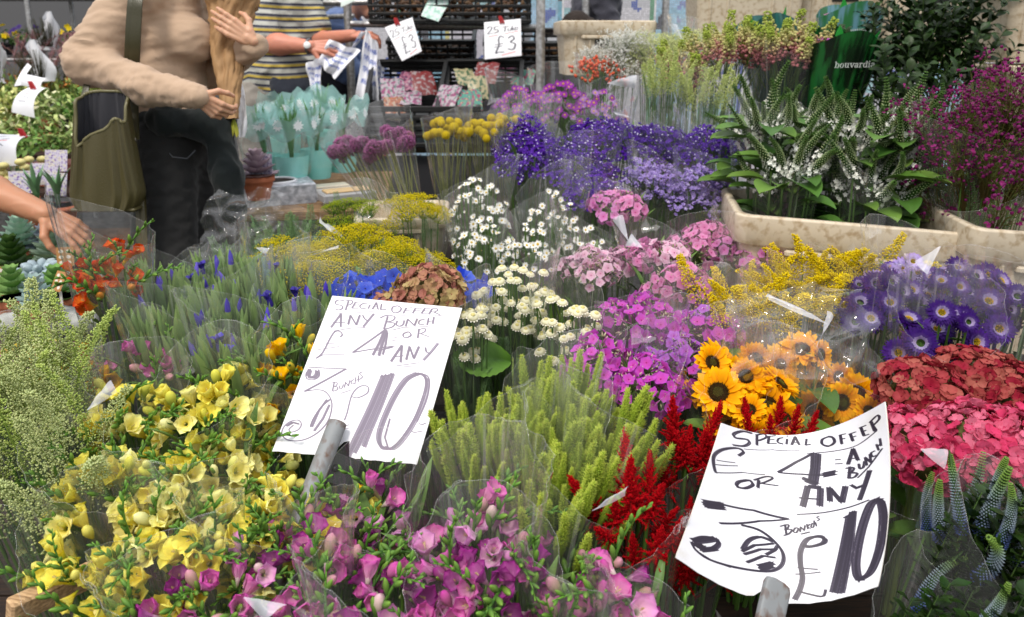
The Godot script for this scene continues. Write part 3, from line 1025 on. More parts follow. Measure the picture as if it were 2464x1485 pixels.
# ---------------------------------------------------------------- wrapping
func sleeve(o: Node3D, r0: float, r1: float, h0: float, h1: float, peak: float, at := 0.0, flap := false) -> void:
	var mb := MB.new()
	var segs := 84
	var rows := 11
	var crk := FastNoiseLite.new()
	crk.seed = rng.randi() % 9999
	crk.frequency = 1.0
	crk.fractal_type = FastNoiseLite.FRACTAL_RIDGED
	crk.fractal_octaves = 2
	peak *= 1.7
	var ph := [rf(0, 6), rf(0, 6), rf(0, 6), rf(0, 6)]
	var ripple := PackedFloat32Array()
	for i in segs + 1:
		ripple.append(rf(-1, 1) * 0.6 + (ripple[i - 1] * 0.2 if i > 0 else 0.0))
	for j in rows + 1:
		var s := float(j) / rows
		for i in segs + 1:
			var th := (TAU + 0.4) * i / segs + at
			var top := h1 + peak * (cos(th - at - PI * 0.1) * 0.7 + 0.12 * cos(2.0 * th + ph[0])) 
			var h := lerpf(h0, top, s)
			var r := lerpf(r0, r1, pow(s, 0.85)) * (1.0 + s * (0.06 * sin(2 * th + ph[2]) + 0.03 * sin(3 * th + ph[3])))
			r += s * (1.2 - s) * (0.0022 * ripple[i] + 0.0026 * sin(19.0 * th + ph[0])) + 0.003 * float(i) / segs
			r += s * s * 0.010 * crk.get_noise_3d(cos(th) * 1.6, s * 1.3, sin(th) * 1.6) * (r / 0.1)
			mb.put(Vector3(cos(th) * r, h, sin(th) * r), Color.WHITE)
	mb.grid(rows + 1, segs + 1, 0)
	part(o, "sleeve", mb.mesh(M.film))
	var ed := MB.new()  # bright rim line and streak highlights, drawn as thin white strips
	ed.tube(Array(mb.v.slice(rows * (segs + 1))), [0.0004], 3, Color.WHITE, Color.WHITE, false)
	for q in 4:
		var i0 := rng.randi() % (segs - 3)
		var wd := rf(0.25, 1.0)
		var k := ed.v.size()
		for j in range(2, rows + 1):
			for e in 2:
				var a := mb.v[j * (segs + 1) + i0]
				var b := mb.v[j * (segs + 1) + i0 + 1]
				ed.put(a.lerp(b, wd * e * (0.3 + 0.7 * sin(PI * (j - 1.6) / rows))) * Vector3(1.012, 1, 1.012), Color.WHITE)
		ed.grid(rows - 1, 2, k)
	part(o, "glint_line", ed.mesh(M.glint_film))
	if flap:
		for k in 1:
			var fl := MB.new()
			var th := at + rf(0, TAU)
			var b := Vector3(cos(th), 0, sin(th)) * r1 * 1.02 + Vector3(0, h1 - rf(-0.01, 0.03), 0)
			var along := Vector3(-sin(th), rf(-0.2, 0.5), cos(th)).normalized()
			var out := Vector3(cos(th), rf(0.1, 0.9), sin(th)).normalized()
			for j in 5:
				for i in 5:
					var u := i / 4.0
					var w := j / 4.0 * (1.0 - u * 0.85)
					fl.put(b + along * (u - 0.3) * 0.05 + (out * sin(w * 2.1) + Vector3.UP * (1.0 - cos(w * 2.1))) * (0.016 + 0.006 * sin(u * 9.0)) + out * 0.004 * sin(u * 14.0 + w * 5.0), Color.WHITE)
			fl.grid(5, 5, 0)
			part(o, "folded_glint_corner", fl.mesh(M.glint_film))

# A loose sheet of film, crumpled along sharp folds.
func crumple(o: Node3D, c: Vector3, u: Vector3, v: Vector3, amount := 0.016) -> void:
	var inv := o.transform.affine_inverse()
	var n := FastNoiseLite.new()
	n.seed = rng.randi() % 999
	n.frequency = 1.0
	n.fractal_type = FastNoiseLite.FRACTAL_RIDGED
	n.fractal_octaves = 1
	var nrm := u.cross(v).normalized()
	var mb := MB.new()
	for j in 31:
		for i in 31:
			var a := i / 15.0 - 1.0
			var b := j / 15.0 - 1.0
			var p := c + u * a * (1.0 + 0.08 * sin(b * 5.0)) + v * b * (1.0 + 0.1 * sin(a * 4.0))
			p += nrm * (amount * n.get_noise_2d(a * 1.3, b * 1.3) * 1.6 - 0.25 * amount * (a * a + b * b))
			mb.put(inv * p, Color.WHITE)
	mb.grid(31, 31, 0)
	part(o, "loose_film", mb.mesh(M.film))

# A folded corner of film, its sky glare painted as white: a curled triangle with some thickness to its fold.
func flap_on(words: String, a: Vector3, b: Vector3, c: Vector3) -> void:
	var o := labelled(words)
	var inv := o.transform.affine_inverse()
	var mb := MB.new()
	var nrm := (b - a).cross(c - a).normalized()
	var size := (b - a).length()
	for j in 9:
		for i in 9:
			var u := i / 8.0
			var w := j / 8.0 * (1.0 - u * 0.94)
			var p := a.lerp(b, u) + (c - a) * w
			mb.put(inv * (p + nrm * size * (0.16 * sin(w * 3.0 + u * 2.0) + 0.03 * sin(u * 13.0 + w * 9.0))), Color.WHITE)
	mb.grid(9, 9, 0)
	part(o, "folded_glint_corner", mb.mesh(M.white_film))

func labelled(words: String) -> Node3D:
	for o in get_children():
		if str(o.get_meta("label", "")).contains(words):
			return o
	print("no thing labelled ", words)
	return null

# Stems and leaves below the heads, many and thin: one joined part each.
func stems(o: Node3D, heads: Array, foot: float, r: float, c: Color) -> void:
	var mb := MB.new()
	for h in heads:
		var b := Vector3(h.x * 0.3, foot, h.z * 0.3)
		mb.tube([b, (b + h) * 0.5 + Vector3(h.x, 0, h.z) * 0.12, h], [r, r, r * 0.8], 4, vary(c, 0.15), vary(c, 0.15), false)
	stuff(part(o, "stem", mb.mesh(M.leaf)))

func greens(o: Node3D, n: int, r: float, lo: float, hi: float, kind: String, size := 1.0) -> void:
	var mb := MB.new()
	var src := []
	for m in F[kind]:
		var a: Array = m.surface_get_arrays(0)
		var q := MB.new()
		q.v = a[Mesh.ARRAY_VERTEX]; q.c = a[Mesh.ARRAY_COLOR]; q.t = a[Mesh.ARRAY_TEX_UV]; q.f = a[Mesh.ARRAY_INDEX]
		src.append(q)
	for i in n:
		var a := rf(0, TAU)
		var h := rf(lo, hi)
		var p := Vector3(cos(a), 0, sin(a)) * r * sqrt(rng.randf()) * (0.4 + 0.6 * (h - lo) / maxf(hi - lo, 0.01) + 0.1) + Vector3(0, h, 0)
		mb.add(src[i % src.size()], Transform3D(Basis(Vector3.UP, -a + rf(-0.9, 0.9)).scaled(Vector3.ONE * size * rf(0.7, 1.25)), p), vary(Color(0.95, 0.95, 0.95), 0.2))
	stuff(part(o, "foliage", mb.mesh(M.leaf)))

# ---------------------------------------------------------------- the ground, the stall's steps and crates
func make_setting() -> void:
	var g := MB.new()
	for j in 25:
		for i in 25:
			g.put(Vector3((i - 12) * 5.0, 0.0, (j - 12) * 5.0), Color.WHITE, Vector2(i, j))
	g.grid(25, 25, 0, true)
	struct("ground", g.mesh(M.asphalt), "grey asphalt street surface under the market stalls", "ground")

func tab(z: float) -> float:
	return 0.2 if z > -1.72 else (0.4 if z > -2.35 else 0.6)

func tote(nm: String, label: String, at: Vector3, yaw: float, s: Vector3, group := "", tilt := 0.0, up_side := false) -> Node3D:
	# a moulded plastic flower crate: tapered walls, wide rim, dark slabs for the hand holes, and ribs
	var o := thing(nm, label, "crate", at, group, Vector3.UP, yaw)
	if tilt != 0.0:
		o.rotate_object_local(Vector3.FORWARD, tilt)
	var col := Color.WHITE
	var taper := 0.92
	var wt := 0.006
	var walls := MB.new()
	var n := 40
	var prof := [[taper, 0.0, 0.0], [0.985, s.y * 0.74, 0.0], [1.0, s.y * 0.76, 0.012], [1.0, s.y - 0.006, 0.014], [1.0, s.y, 0.008], [1.0, s.y, -0.006], [0.985, s.y * 0.9, -0.008], [taper, 0.01, -0.006]]
	for p in prof:
		var hxx: float = s.x * 0.5 * p[0] + p[2]
		var hzz: float = s.z * 0.5 * p[0] + p[2]
		var cr := 0.032
		for i in n + 1:
			var q := (i % n) / 10
			var a := PI * 0.5 * q + PI * 0.5 * ((i % n) % 10) / 9.0
			var cx: float = [1, -1, -1, 1][q] * (hxx - cr)
			var cz: float = [1, 1, -1, -1][q] * (hzz - cr)
			walls.put(Vector3(cx + cos(a) * cr, p[1], cz + sin(a) * cr), col)
	walls.grid(prof.size(), n + 1, 0)
	part(o, "wall", walls.mesh(M.tote))
	var fl := MB.new()
	fl.box(Transform3D(Basis(), Vector3(0, 0.012, 0)), Vector3(s.x * 0.88, 0.008, s.z * 0.86), col)
	part(o, "floor", fl.mesh(M.tote))
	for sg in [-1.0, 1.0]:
		var hole := MB.new()  # solid dark slab drawn in place of the shaded opening
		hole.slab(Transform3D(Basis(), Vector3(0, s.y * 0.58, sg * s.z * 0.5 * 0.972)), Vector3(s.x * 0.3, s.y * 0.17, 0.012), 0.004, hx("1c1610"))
		part(o, "hand_hole_shade", hole.mesh(M.dark_plastic))
		for k in [-0.36, -0.2, 0.2, 0.36]:
			var rib := MB.new()
			var x := Transform3D(Basis(Vector3.RIGHT, sg * 0.055), Vector3(k * s.x, s.y * 0.37, sg * s.z * 0.5 * 0.955))
			rib.slab(x, Vector3(0.012, s.y * 0.72, 0.014), 0.004, col)
			part(o, "rib", rib.mesh(M.tote))
		var ledge := MB.new()
		ledge.slab(Transform3D(Basis(), Vector3(0, s.y * 0.7, sg * (s.z * 0.5 + 0.004))), Vector3(s.x * 0.6, 0.018, 0.016), 0.005, col)
		part(o, "ledge", ledge.mesh(M.tote))
	if up_side:
		o.rotate_object_local(Vector3.RIGHT, PI)
	return o

func make_stall() -> void:
	# three stepped trestle tops of rough boards on blocks
	var tops := [[0.2, -0.45, -1.72, -1.35, 1.75, "front"], [0.4, -1.72, -2.35, -0.95, 2.1, "middle"], [0.6, -2.35, -3.4, -0.3, 2.3, "rear"]]
	for t in tops:
		var o := thing("display_step", "low %s step of dark boards that carries the flower bunches" % t[5], "display stand", Vector3((t[3] + t[4]) * 0.5, 0, (t[1] + t[2]) * 0.5))
		var w: float = t[4] - t[3]
		var d: float = t[1] - t[2]
		var n := 6
		for k in n:
			var b := MB.new()
			b.slab(Transform3D(Basis(), Vector3(0, t[0] - 0.012, d * ((k + 0.5) / n - 0.5))), Vector3(w, 0.022, d / n - 0.006), 0.002, vary(hx("3a2f24"), 0.2))
			part(o, "plank", b.mesh(M.wood))
		for sx in [-0.45, 0.0, 0.45]:
			for sz in [-0.4, 0.4]:
				var l := MB.new()
				l.slab(Transform3D(Basis(), Vector3(sx * w, (t[0] - 0.023) * 0.5, sz * d)), Vector3(0.07, t[0] - 0.024, 0.07), 0.004, hx("3a3028"))
				part(o, "leg", l.mesh(M.wood))
	# flower crates that show
	var gr := "cream plastic flower crates"
	tote("flower_crate", "cream plastic crate holding the white gooseneck flowers", Vector3(0.8672, 0.5581, -1.942), -0.17, Vector3(0.56, 0.3, 0.36), gr, 0.05)
	tote("flower_crate", "cream plastic crate under the magenta waxflowers", Vector3(1.305, 0.5639, -1.79), -0.12, Vector3(0.46, 0.3, 0.34), gr, 0.05)
	tote("flower_crate", "cream crate below the mauve allium heads", Vector3(-0.335, 0.6606, -2.24), 0.06, Vector3(0.25, 0.13, 0.25), gr)
	tote("flower_crate", "cream crate standing on end behind the white gypsophila", Vector3(0.415, 1.16, -3.471), 0.05, Vector3(0.40, 0.235, 0.3), gr, 0.0, false)
	tote("flower_crate", "upturned cream crate behind the lime green cloud heads", Vector3(1.139, 1.349, -3.797), -0.05, Vector3(0.52, 0.36, 0.36), gr)
	tote("flower_crate", "cream crate seen between the teal and the green printed wraps", Vector3(1.608, 1.289, -3.887), 0.04, Vector3(0.44, 0.42, 0.36), gr)
	tote("flower_crate", "tall cream crate behind the green printed wraps", Vector3(1.964, 1.208, -3.716), 0.0, Vector3(0.42, 0.5, 0.36), gr)
	tote("flower_crate", "cream crate at the top corner behind the dark green sprigs", Vector3(1.92, 1.226, -2.8), -0.12, Vector3(0.34, 0.3, 0.36), gr)
	tote("flower_crate", "shadowed cream crate under the top corner crate behind the waxflowers", Vector3(1.92, 0.9991, -2.752), -0.12, Vector3(0.36, 0.22, 0.36), gr)
	# a timber rail at the near corner
	var r := MB.new()
	var a: Vector3 = Vector3(-0.6673, 0.5471, -0.8461)
	var b: Vector3 = Vector3(-0.5676, 0.5317, -0.986)
	r.slab(Transform3D(Basis.looking_at(b - a, Vector3(0.25, 1, 0)), (a + b) * 0.5), Vector3(0.022, 0.036, (b - a).length()), 0.003, Color.WHITE)
	solid("timber_rail", "raw timber edge board sticking out beside the yellow freesias", "board", r.mesh(M.wood))

# ---------------------------------------------------------------- bunches
const LEAN := Vector2(0.0, 0.08)

func bunch(nm: String, label: String, head: Vector3, group := "", lean := LEAN) -> Array:
	var up := Vector3(lean.x, 1.0, lean.y).normalized()
	var length := (head.y - tab(head.z)) / up.y
	var o := thing(nm, label, "flower bunch", head - up * length, group, up, 0.0)
	return [o, length]

func freesias(head: Vector3, kind: Array, n: int, r: float, label: String, lean := LEAN, open := 2, sl := 1.0, tall := 0.035) -> void:
	var bo := bunch("freesia_bunch", label, head, "freesia bunches in clear sleeves", lean)
	var o: Node3D = bo[0]
	var L: float = bo[1]
	var heads := []
	n = int(n * 1.9)
	for i in n:
		var q := sqrt((i + 0.4) / n)
		var a := i * 2.39996 + rf(-0.4, 0.4)
		var p := Vector3(cos(a) * q * r, L + rf(-0.05, 0.02) - q * q * r * 0.45, sin(a) * q * r)
		var ax := Vector3(cos(a) * q * 0.75, 1.0, sin(a) * q * 0.75 + 0.25).normalized()
		heads.append(p - ax * 0.02)
		var k: String = kind[rng.randi() % kind.size()]
		for j in 1 + rng.randi() % open + (1 if open > 1 and rng.randf() < 0.6 else 0):
			var d := (ax + rdir() * 0.75 + Vector3(0, 0, 0.3)).normalized()
			part(o, "bloom", pick("freesia_" + k), aim(p + d * 0.012 + rdir() * 0.012, d, rf(0, 6), rf(0.55, 0.82)))
		if rng.randf() < 0.6:
			var d := (ax + rdir() * 0.6).normalized()
			part(o, "coloured_bud", pick("freesia_bud_" + k), aim(p + d * 0.012, d, rf(0, 6), rf(0.65, 1.0)))
		for e in int(rng.randf() < 0.8):
			var d := (ax * 1.2 + rdir() * 0.55).normalized()
			part(o, "bud_spray", pick("bud_spray"), aim(p + d * 0.016, d, rf(0, 6), rf(0.8, 1.15)))
	stems(o, heads, 0.0, 0.003, hx("4f7030"))
	greens(o, 16, r, L * 0.35, L * 0.88, "narrow_leaf", 1.3)
	if sl > 0.0:
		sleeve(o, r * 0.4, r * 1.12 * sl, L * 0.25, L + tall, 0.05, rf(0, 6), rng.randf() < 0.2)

func sown(nm: String, label: String, group: String, head: Vector3, mesh: String, n: int, r: float, o2 := {}) -> Node3D:
	# a bunch of n alike heads over a dome. o2: part, up (how upright), drop, jitter, size, lean, leaf, leaves, leafsize, sleeve, rise, stem, low (how deep heads reach)
	var bo := bunch(nm, label, head, group, o2.get("lean", LEAN))
	var o: Node3D = bo[0]
	var L: float = bo[1]
	var heads := []
	var kinds: Array = mesh.split(",")
	for i in n:
		var q := sqrt((i + 0.4) / n)
		var a := i * 2.39996 + rf(-0.3, 0.3)
		var p := Vector3(cos(a) * q * r, L + rf(-1, 0.6) * o2.get("jitter", 0.015) - q * q * r * o2.get("drop", 0.5), sin(a) * q * r)
		var sp: float = o2.get("splay", 1.0)
		var ax: Vector3 = (Vector3(cos(a) * q * sp, o2.get("up", 1.2), sin(a) * q * sp) + Vector3(0, 0, o2.get("face", 0.15)) + rdir() * o2.get("wild", 0.2)).normalized()
		heads.append(p)
		var hm := part(o, o2.get("part", "head"), pick(kinds[rng.randi() % kinds.size()]), aim(p, ax, rf(0, 6), o2.get("size", 1.0) * rf(1.0 - o2.get("vary", 0.15), 1.0 + o2.get("vary", 0.15))))
		if o2.get("stalk", false):
			part(hm, "stalk", pick("stalk"), Transform3D(Basis(hm.basis.inverse() * aim(Vector3.ZERO, (p - Vector3(p.x * 0.2, 0, p.z * 0.2)).normalized()).basis), Vector3.ZERO))
	if not o2.get("stalk", false):
		stems(o, heads, 0.0, o2.get("stem", 0.0022), o2.get("stem_color", hx("4f7030")))
	if o2.get("leaves", 14) > 0:
		greens(o, o2.get("leaves", 14), r * 0.9, L * o2.get("leaf_lo", 0.4), L * o2.get("leaf_top", 0.9), o2.get("leaf", "narrow_leaf"), o2.get("leafsize", 1.0))
	if o2.get("sleeve", 1.0) > 0.0:
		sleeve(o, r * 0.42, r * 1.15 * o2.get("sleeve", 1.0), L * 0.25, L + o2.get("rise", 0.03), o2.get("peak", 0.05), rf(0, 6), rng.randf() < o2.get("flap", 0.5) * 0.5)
	return o

func clusters(head: Vector3, kind: Array, n: int, r: float, label: String, florets := 15, lean := LEAN) -> void:
	# phlox: each cluster is a head of buds with its own open florets
	var bo := bunch("phlox_bunch", label, head, "phlox bunches", lean)
	var o: Node3D = bo[0]
	var L: float = bo[1]
	var heads := []
	for i in n:
		var q := sqrt((i + 0.4) / n)
		var a := i * 2.39996 + rf(-0.4, 0.4)
		var p := Vector3(cos(a) * q * r, L + rf(-0.025, 0.015) - q * q * r * 0.4, sin(a) * q * r)
		heads.append(p)
		var cl := part(o, "flower_cluster", pick("phlox_cluster"), aim(p, Vector3(cos(a) * q * 0.6, 1, sin(a) * q * 0.6 + 0.35), rf(0, 6), rf(0.85, 1.1)))
		var k: String = kind[rng.randi() % kind.size()]
		for d in dome(florets, 0.041, 0.95):
			if rng.randf() < 0.13:
				continue
			part(cl, "floret", pick("phlox_" + k), aim(d * Vector3(1, 0.8, 1), d + rdir() * 0.018, rf(0, 6), rf(0.85, 1.2)))
	stems(o, heads, 0.0, 0.0028, hx("47602c"))
	greens(o, 16, r, L * 0.4, L * 0.9, "narrow_leaf", 1.1)
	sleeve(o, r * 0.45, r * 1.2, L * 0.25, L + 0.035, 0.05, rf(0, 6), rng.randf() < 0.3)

func hydrangea(o: Node3D, at: Vector3, r: float, kind: String, n: int, stemfoot := Vector3.ZERO) -> void:
	var core := MB.new()
	core.ball(Transform3D(Basis().scaled(Vector3(r, r * 0.75, r) * 0.72), Vector3.ZERO), 6, 10, hx("55602f"), hx("6d7040"))
	core.tube([Vector3(0, -r * 0.4, 0), stemfoot - at], [0.005], 6, hx("5a6a30"), hx("5a6a30"))
	var h := part(o, "flower_head", core.mesh(M.bud), Transform3D(Basis(), at))
	for d in dome(n, 1.0, 1.35):
		var p: Vector3 = d * Vector3(r, r * 0.78, r) * rf(0.9, 1.06)
		part(h, "floret", pick("hydrangea_" + kind), aim(p, d + rdir() * 0.5, rf(0, 6), (0.42 + 0.37 * r / 0.075) * rf(0.75, 1.2)))

func make_bunches() -> void:
	# --- pink freesias along the near edge
	var pk := ["pink", "blush", "magenta", "pink", "pink", "magenta"]
	freesias(Vector3(-0.4147, 0.5957, -0.8258), pk, 8, 0.085, "pink freesia bunch at the near corner, below the timber rail and yellow freesias", Vector2(-0.1, 0.12))
	freesias(Vector3(-0.3014, 0.5995, -0.8675), pk, 9, 0.085, "pink freesia bunch just below the tilted card's steel pipe", Vector2(-0.05, 0.1))
	freesias(Vector3(-0.2144, 0.6025, -0.9806), pk, 7, 0.07, "pink freesia bunch directly under the bottom edge of the upright white card", Vector2(-0.02, 0.05))
	freesias(Vector3(-0.1735, 0.6024, -0.8068), ["pink", "magenta", "blush"], 8, 0.075, "darker pink freesia bunch at the picture's bottom edge between two wider sleeves", Vector2(0, 0.1))
	freesias(Vector3(-0.04745, 0.6088, -0.9103), ["pink", "blush"], 9, 0.085, "tall-sleeved pink freesia bunch standing in front of the lime foxtails", Vector2(0, 0.08), 2, 1.0, 0.09)
	freesias(Vector3(-0.02688, 0.6097, -0.7981), pk, 9, 0.085, "pink freesia bunch with the palest open blooms, bottom centre of the display", Vector2(0.0, 0.1))
	freesias(Vector3(0.09155, 0.5893, -0.8449), ["magenta", "pink"], 7, 0.075, "pink freesia bunch with many green bud sprays below the red celosia", Vector2(0.04, 0.08), 1)
	freesias(Vector3(0.1592, 0.5895, -0.7938), ["pink", "blush"], 5, 0.065, "small pink freesia bunch beside the bottom of the curled price card", Vector2(0.05, 0.08), 1)
	# --- yellow freesias
	var yl := ["yellow", "cream", "yellow", "yellow"]
	freesias(Vector3(-0.5763, 0.5785, -0.9243), yl, 9, 0.09, "pale yellow freesia bunch at the end beside the timber rail", Vector2(-0.12, 0.1))
	freesias(Vector3(-0.4699, 0.6031, -0.9091), yl, 9, 0.085, "yellow freesia bunch in front of the largest pale open blooms", Vector2(-0.06, 0.1))
	freesias(Vector3(-0.3683, 0.594, -0.9583), ["yellow", "cream"], 8, 0.08, "yellow freesia bunch to the near side of the steel pipe's foot", Vector2(-0.04, 0.08))
	freesias(Vector3(-0.2876, 0.5871, -0.9977), ["yellow", "yellow", "gold"], 6, 0.07, "golden yellow freesia bunch behind the steel pipe of the tilted card", Vector2(0, 0.05))
	freesias(Vector3(-0.6323, 0.6204, -1.056), yl, 9, 0.09, "yellow freesia bunch next to the greenish white amaranth sprays", Vector2(-0.1, 0.08))
	freesias(Vector3(-0.5161, 0.6325, -1.048), ["cream", "yellow"], 10, 0.09, "palest yellow freesia bunch in the middle of the yellow group", Vector2(-0.05, 0.08))
	freesias(Vector3(-0.4653, 0.5882, -1.172), ["yellow", "cream"], 9, 0.08, "yellow freesia bunch half hidden by the tilted card's lower corner", Vector2(-0.02, 0.06))
	freesias(Vector3(-0.6712, 0.6639, -1.208), yl, 9, 0.085, "yellow freesia bunch at the back of the group under the single pink bloom", Vector2(-0.06, 0.06))
	freesias(Vector3(-0.5314, 0.6783, -1.211), ["cream", "yellow"], 10, 0.09, "yellow freesia bunch in front of the violet irises", Vector2(-0.03, 0.06))
	freesias(Vector3(-0.4224, 0.6985, -1.308), ["gold"], 7, 0.065, "deep golden freesia bunch with dark green buds beside the tilted card", Vector2(-0.04, 0.04), 1)
	freesias(Vector3(-0.69, 0.6817, -1.355), ["pink"], 3, 0.03, "single pink freesia stem behind the yellow freesias", Vector2(-0.03, 0.06), 2, 1.4)
	freesias(Vector3(-0.9118, 0.657, -1.401), ["orange", "gold", "pink"], 8, 0.085, "mixed orange, pink and gold freesia bunch behind the amaranth", Vector2(-0.1, 0.05))
	freesias(Vector3(-0.9911, 0.649, -1.379), ["gold", "yellow", "pink"], 8, 0.08, "mixed gold freesia bunch at the picture's edge behind the amaranth", Vector2(-0.12, 0.05))
	freesias(Vector3(-0.8646, 0.8304, -1.52), ["orange"], 7, 0.066, "tall orange freesia bunch in a clear sleeve before the shopper's bag", Vector2(-0.02, 0.0), 2, 1.25, 0.1)
	# --- irises
	var ir := {"part": "iris", "up": 4.0, "wild": 0.12, "drop": 0.25, "jitter": 0.03, "leaves": 26, "leafsize": 1.6, "stem": 0.0035, "leaf_top": 1.0, "rise": 0.12, "flap": 0.3, "stem_color": hx("4d7040")}
	var n_iris := ["far violet iris bunch beside the orange freesias", "violet iris bunch at the back against the shopper's dark jeans", "violet iris bunch before the feathery yellow dill", "tall green iris bunch in the middle with closed spears", "violet iris bunch beside the tall orange freesia stems", "nearest violet iris bunch behind the yellow freesias", "violet iris bunch next to the blue delphiniums and white card"]
	var at_iris := [Vector3(-0.8089, 0.6907, -1.613), Vector3(-0.728, 0.6841, -1.734), Vector3(-0.5689, 0.6864, -1.653), Vector3(-0.604, 0.6858, -1.509), Vector3(-0.6849, 0.6612, -1.422), Vector3(-0.5266, 0.6575, -1.36), Vector3(-0.4467, 0.6858, -1.509)]
	for i in 7:
		var q := ir.duplicate()
		q.lean = Vector2(lerpf(-0.06, 0.0, i / 6.0), 0.05)
		sown("iris_bunch", n_iris[i], "violet iris bunches", at_iris[i], "iris_bud,iris_spear,iris_spear", 22, 0.085, q)
	# --- dill and fern
	var dl := {"part": "umbel", "up": 2.5, "drop": 0.55, "jitter": 0.025, "leaf": "fern", "leaves": 7, "leafsize": 0.7, "rise": 0.01}
	sown("dill_bunch", "yellow dill bunch with white scraps of sleeve on it, beside the irises", "flowering dill bunches", Vector3(-0.5519, 0.7518, -1.83), "dill", 17, 0.115, dl)
	sown("dill_bunch", "broadest bright yellow dill bunch behind the blue delphiniums", "flowering dill bunches", Vector3(-0.4249, 0.7622, -1.914), "dill", 19, 0.125, dl)
	sown("dill_bunch", "yellow dill bunch next to the white daisies, above the red-green hydrangea", "flowering dill bunches", Vector3(-0.2879, 0.7505, -1.779), "dill", 15, 0.1, dl)
	sown("dill_bunch", "small yellow dill bunch in front of the cream allium crate", "flowering dill bunches", Vector3(-0.2704, 0.8188, -2.069), "dill", 11, 0.075, dl)
	sown("dill_bunch", "green unopened dill bunch left of the cream allium crate", "flowering dill bunches", Vector3(-0.4636, 0.8161, -2.11), "dill_green", 13, 0.085, dl)
	sown("dill_bunch", "yellow dill bunch lowest of the dill, touching the blue delphiniums", "flowering dill bunches", Vector3(-0.4788, 0.7407, -1.674), "dill", 10, 0.07, dl)
	var fn := {"part": "frond", "size": 0.85, "up": 2.2, "drop": 0.6, "leaves": 8, "leaf": "fern", "rise": 0.07, "flap": 1.0, "jitter": 0.03}
	sown("fern_bunch", "grey green fern bunch beside the yellow dill", "fern bunches", Vector3(-0.7177, 0.6612, -1.903), "fern", 24, 0.11, fn)
	sown("fern_bunch", "grey green fern bunch against the shopper's dark jeans", "fern bunches", Vector3(-0.7937, 0.6109, -1.831), "fern", 16, 0.09, fn)
	sown("fern_bunch", "grey green fern bunch farthest back below the silver planter", "fern bunches", Vector3(-0.6276, 0.7078, -2.025), "fern", 22, 0.1, fn)
	# --- delphinium and antique hydrangea
	var de := {"part": "bloom", "splay": 0.6, "up": 0.6, "face": 0.7, "wild": 0.6, "drop": 0.6, "jitter": 0.03, "rise": 0.02, "size": 1.15}
	sown("delphinium_bunch", "bright blue delphinium bunch behind the top of the upright white card", "blue delphinium bunches", Vector3(-0.3511, 0.7576, -1.606), "delphinium", 30, 0.085, de)
	sown("delphinium_bunch", "blue delphinium bunch between the dill and the red-green hydrangea", "blue delphinium bunches", Vector3(-0.2918, 0.7593, -1.648), "delphinium", 20, 0.06, de)
	sown("delphinium_bunch", "blue delphinium bunch on the daisy side of the red-green hydrangea", "blue delphinium bunches", Vector3(-0.1165, 0.7561, -1.627), "delphinium", 28, 0.07, de)
	var bo := bunch("hydrangea_bunch", "faded red and green hydrangea with a large toothed leaf behind the white card", Vector3(-0.1858, 0.7692, -1.486), "")
	var o: Node3D = bo[0]
	hydrangea(o, Vector3(0.01, bo[1], 0), 0.072, "antique", 150)
	hydrangea(o, Vector3(-0.065, bo[1] - 0.035, 0.01), 0.05, "antique", 55)
	var lf := part(o, "leaf", pick("hydrangea_leaf"), Transform3D(Basis(Vector3.UP, 0.1) * Basis(Vector3.BACK, 0.0) * Basis(Vector3.RIGHT, 0.75), Vector3(0.062, bo[1] - 0.125, 0.05)))
	lf.scale *= 0.95
	for k in 3:
		part(o, "leaf", pick("hydrangea_leaf"), Transform3D(Basis(Vector3.UP, 1.0 + k * 1.7) * Basis(Vector3.BACK, -0.25), Vector3(0.01, bo[1] - 0.12 - 0.02 * k, 0.0)))
	sleeve(o, 0.05, 0.13, bo[1] * 0.3, bo[1] - 0.02, 0.04)
	# --- white daisies and buttons
	var dz := {"part": "daisy", "splay": 0.5, "up": 0.9, "face": 0.6, "wild": 0.55, "drop": 1.1, "jitter": 0.06, "leaves": 34, "leafsize": 0.5, "rise": 0.03}
	sown("daisy_bunch", "white daisy bunch beside the yellow craspedia stems, highest of the daisies", "white daisy bunches", Vector3(-0.1004, 0.8717, -2.142), "white_daisy", 62, 0.095, dz)
	sown("daisy_bunch", "white daisy bunch with the densest flowers, above the cream buttons", "white daisy bunches", Vector3(-0.07603, 0.8017, -1.963), "white_daisy", 60, 0.09, dz)
	sown("daisy_bunch", "sparse white daisy bunch behind the pale pink phlox", "white daisy bunches", Vector3(0.1189, 0.8457, -2.116), "white_daisy", 34, 0.085, dz)
	sown("daisy_bunch", "white daisy bunch in shade under the purple statice", "white daisy bunches", Vector3(0.04831, 0.79, -1.941), "white_daisy", 34, 0.08, dz)
	sown("daisy_bunch", "loose white daisy bunch beside the blush phlox, few blooms", "white daisy bunches", Vector3(0.1907, 0.7851, -1.96), "white_daisy", 20, 0.07, dz)
	var bt := {"part": "button_flower", "up": 4.0, "face": 0.9, "wild": 0.3, "drop": 0.3, "jitter": 0.075, "leaves": 26, "leafsize": 0.7, "rise": 0.05, "leaf": "fern", "leaf_top": 0.72}
	sown("button_bunch", "broad bunch of cream button flowers next to the blue delphiniums", "cream button flower bunches", Vector3(0.002798, 0.7547, -1.585), "button", 62, 0.09, bt)
	sown("button_bunch", "lower bunch of cream button flowers above the lime foxtails", "cream button flower bunches", Vector3(0.1173, 0.7185, -1.486), "button", 42, 0.07, bt)
	sown("button_bunch", "narrow bunch of cream button flowers beside the upright card's corner", "cream button flower bunches", Vector3(-0.08767, 0.7244, -1.446), "button", 22, 0.04, bt)
	# --- phlox
	clusters(Vector3(0.3132, 0.8421, -2.074), ["pink", "rose"], 5, 0.06, "pink phlox bunch highest up, under the purple statice")
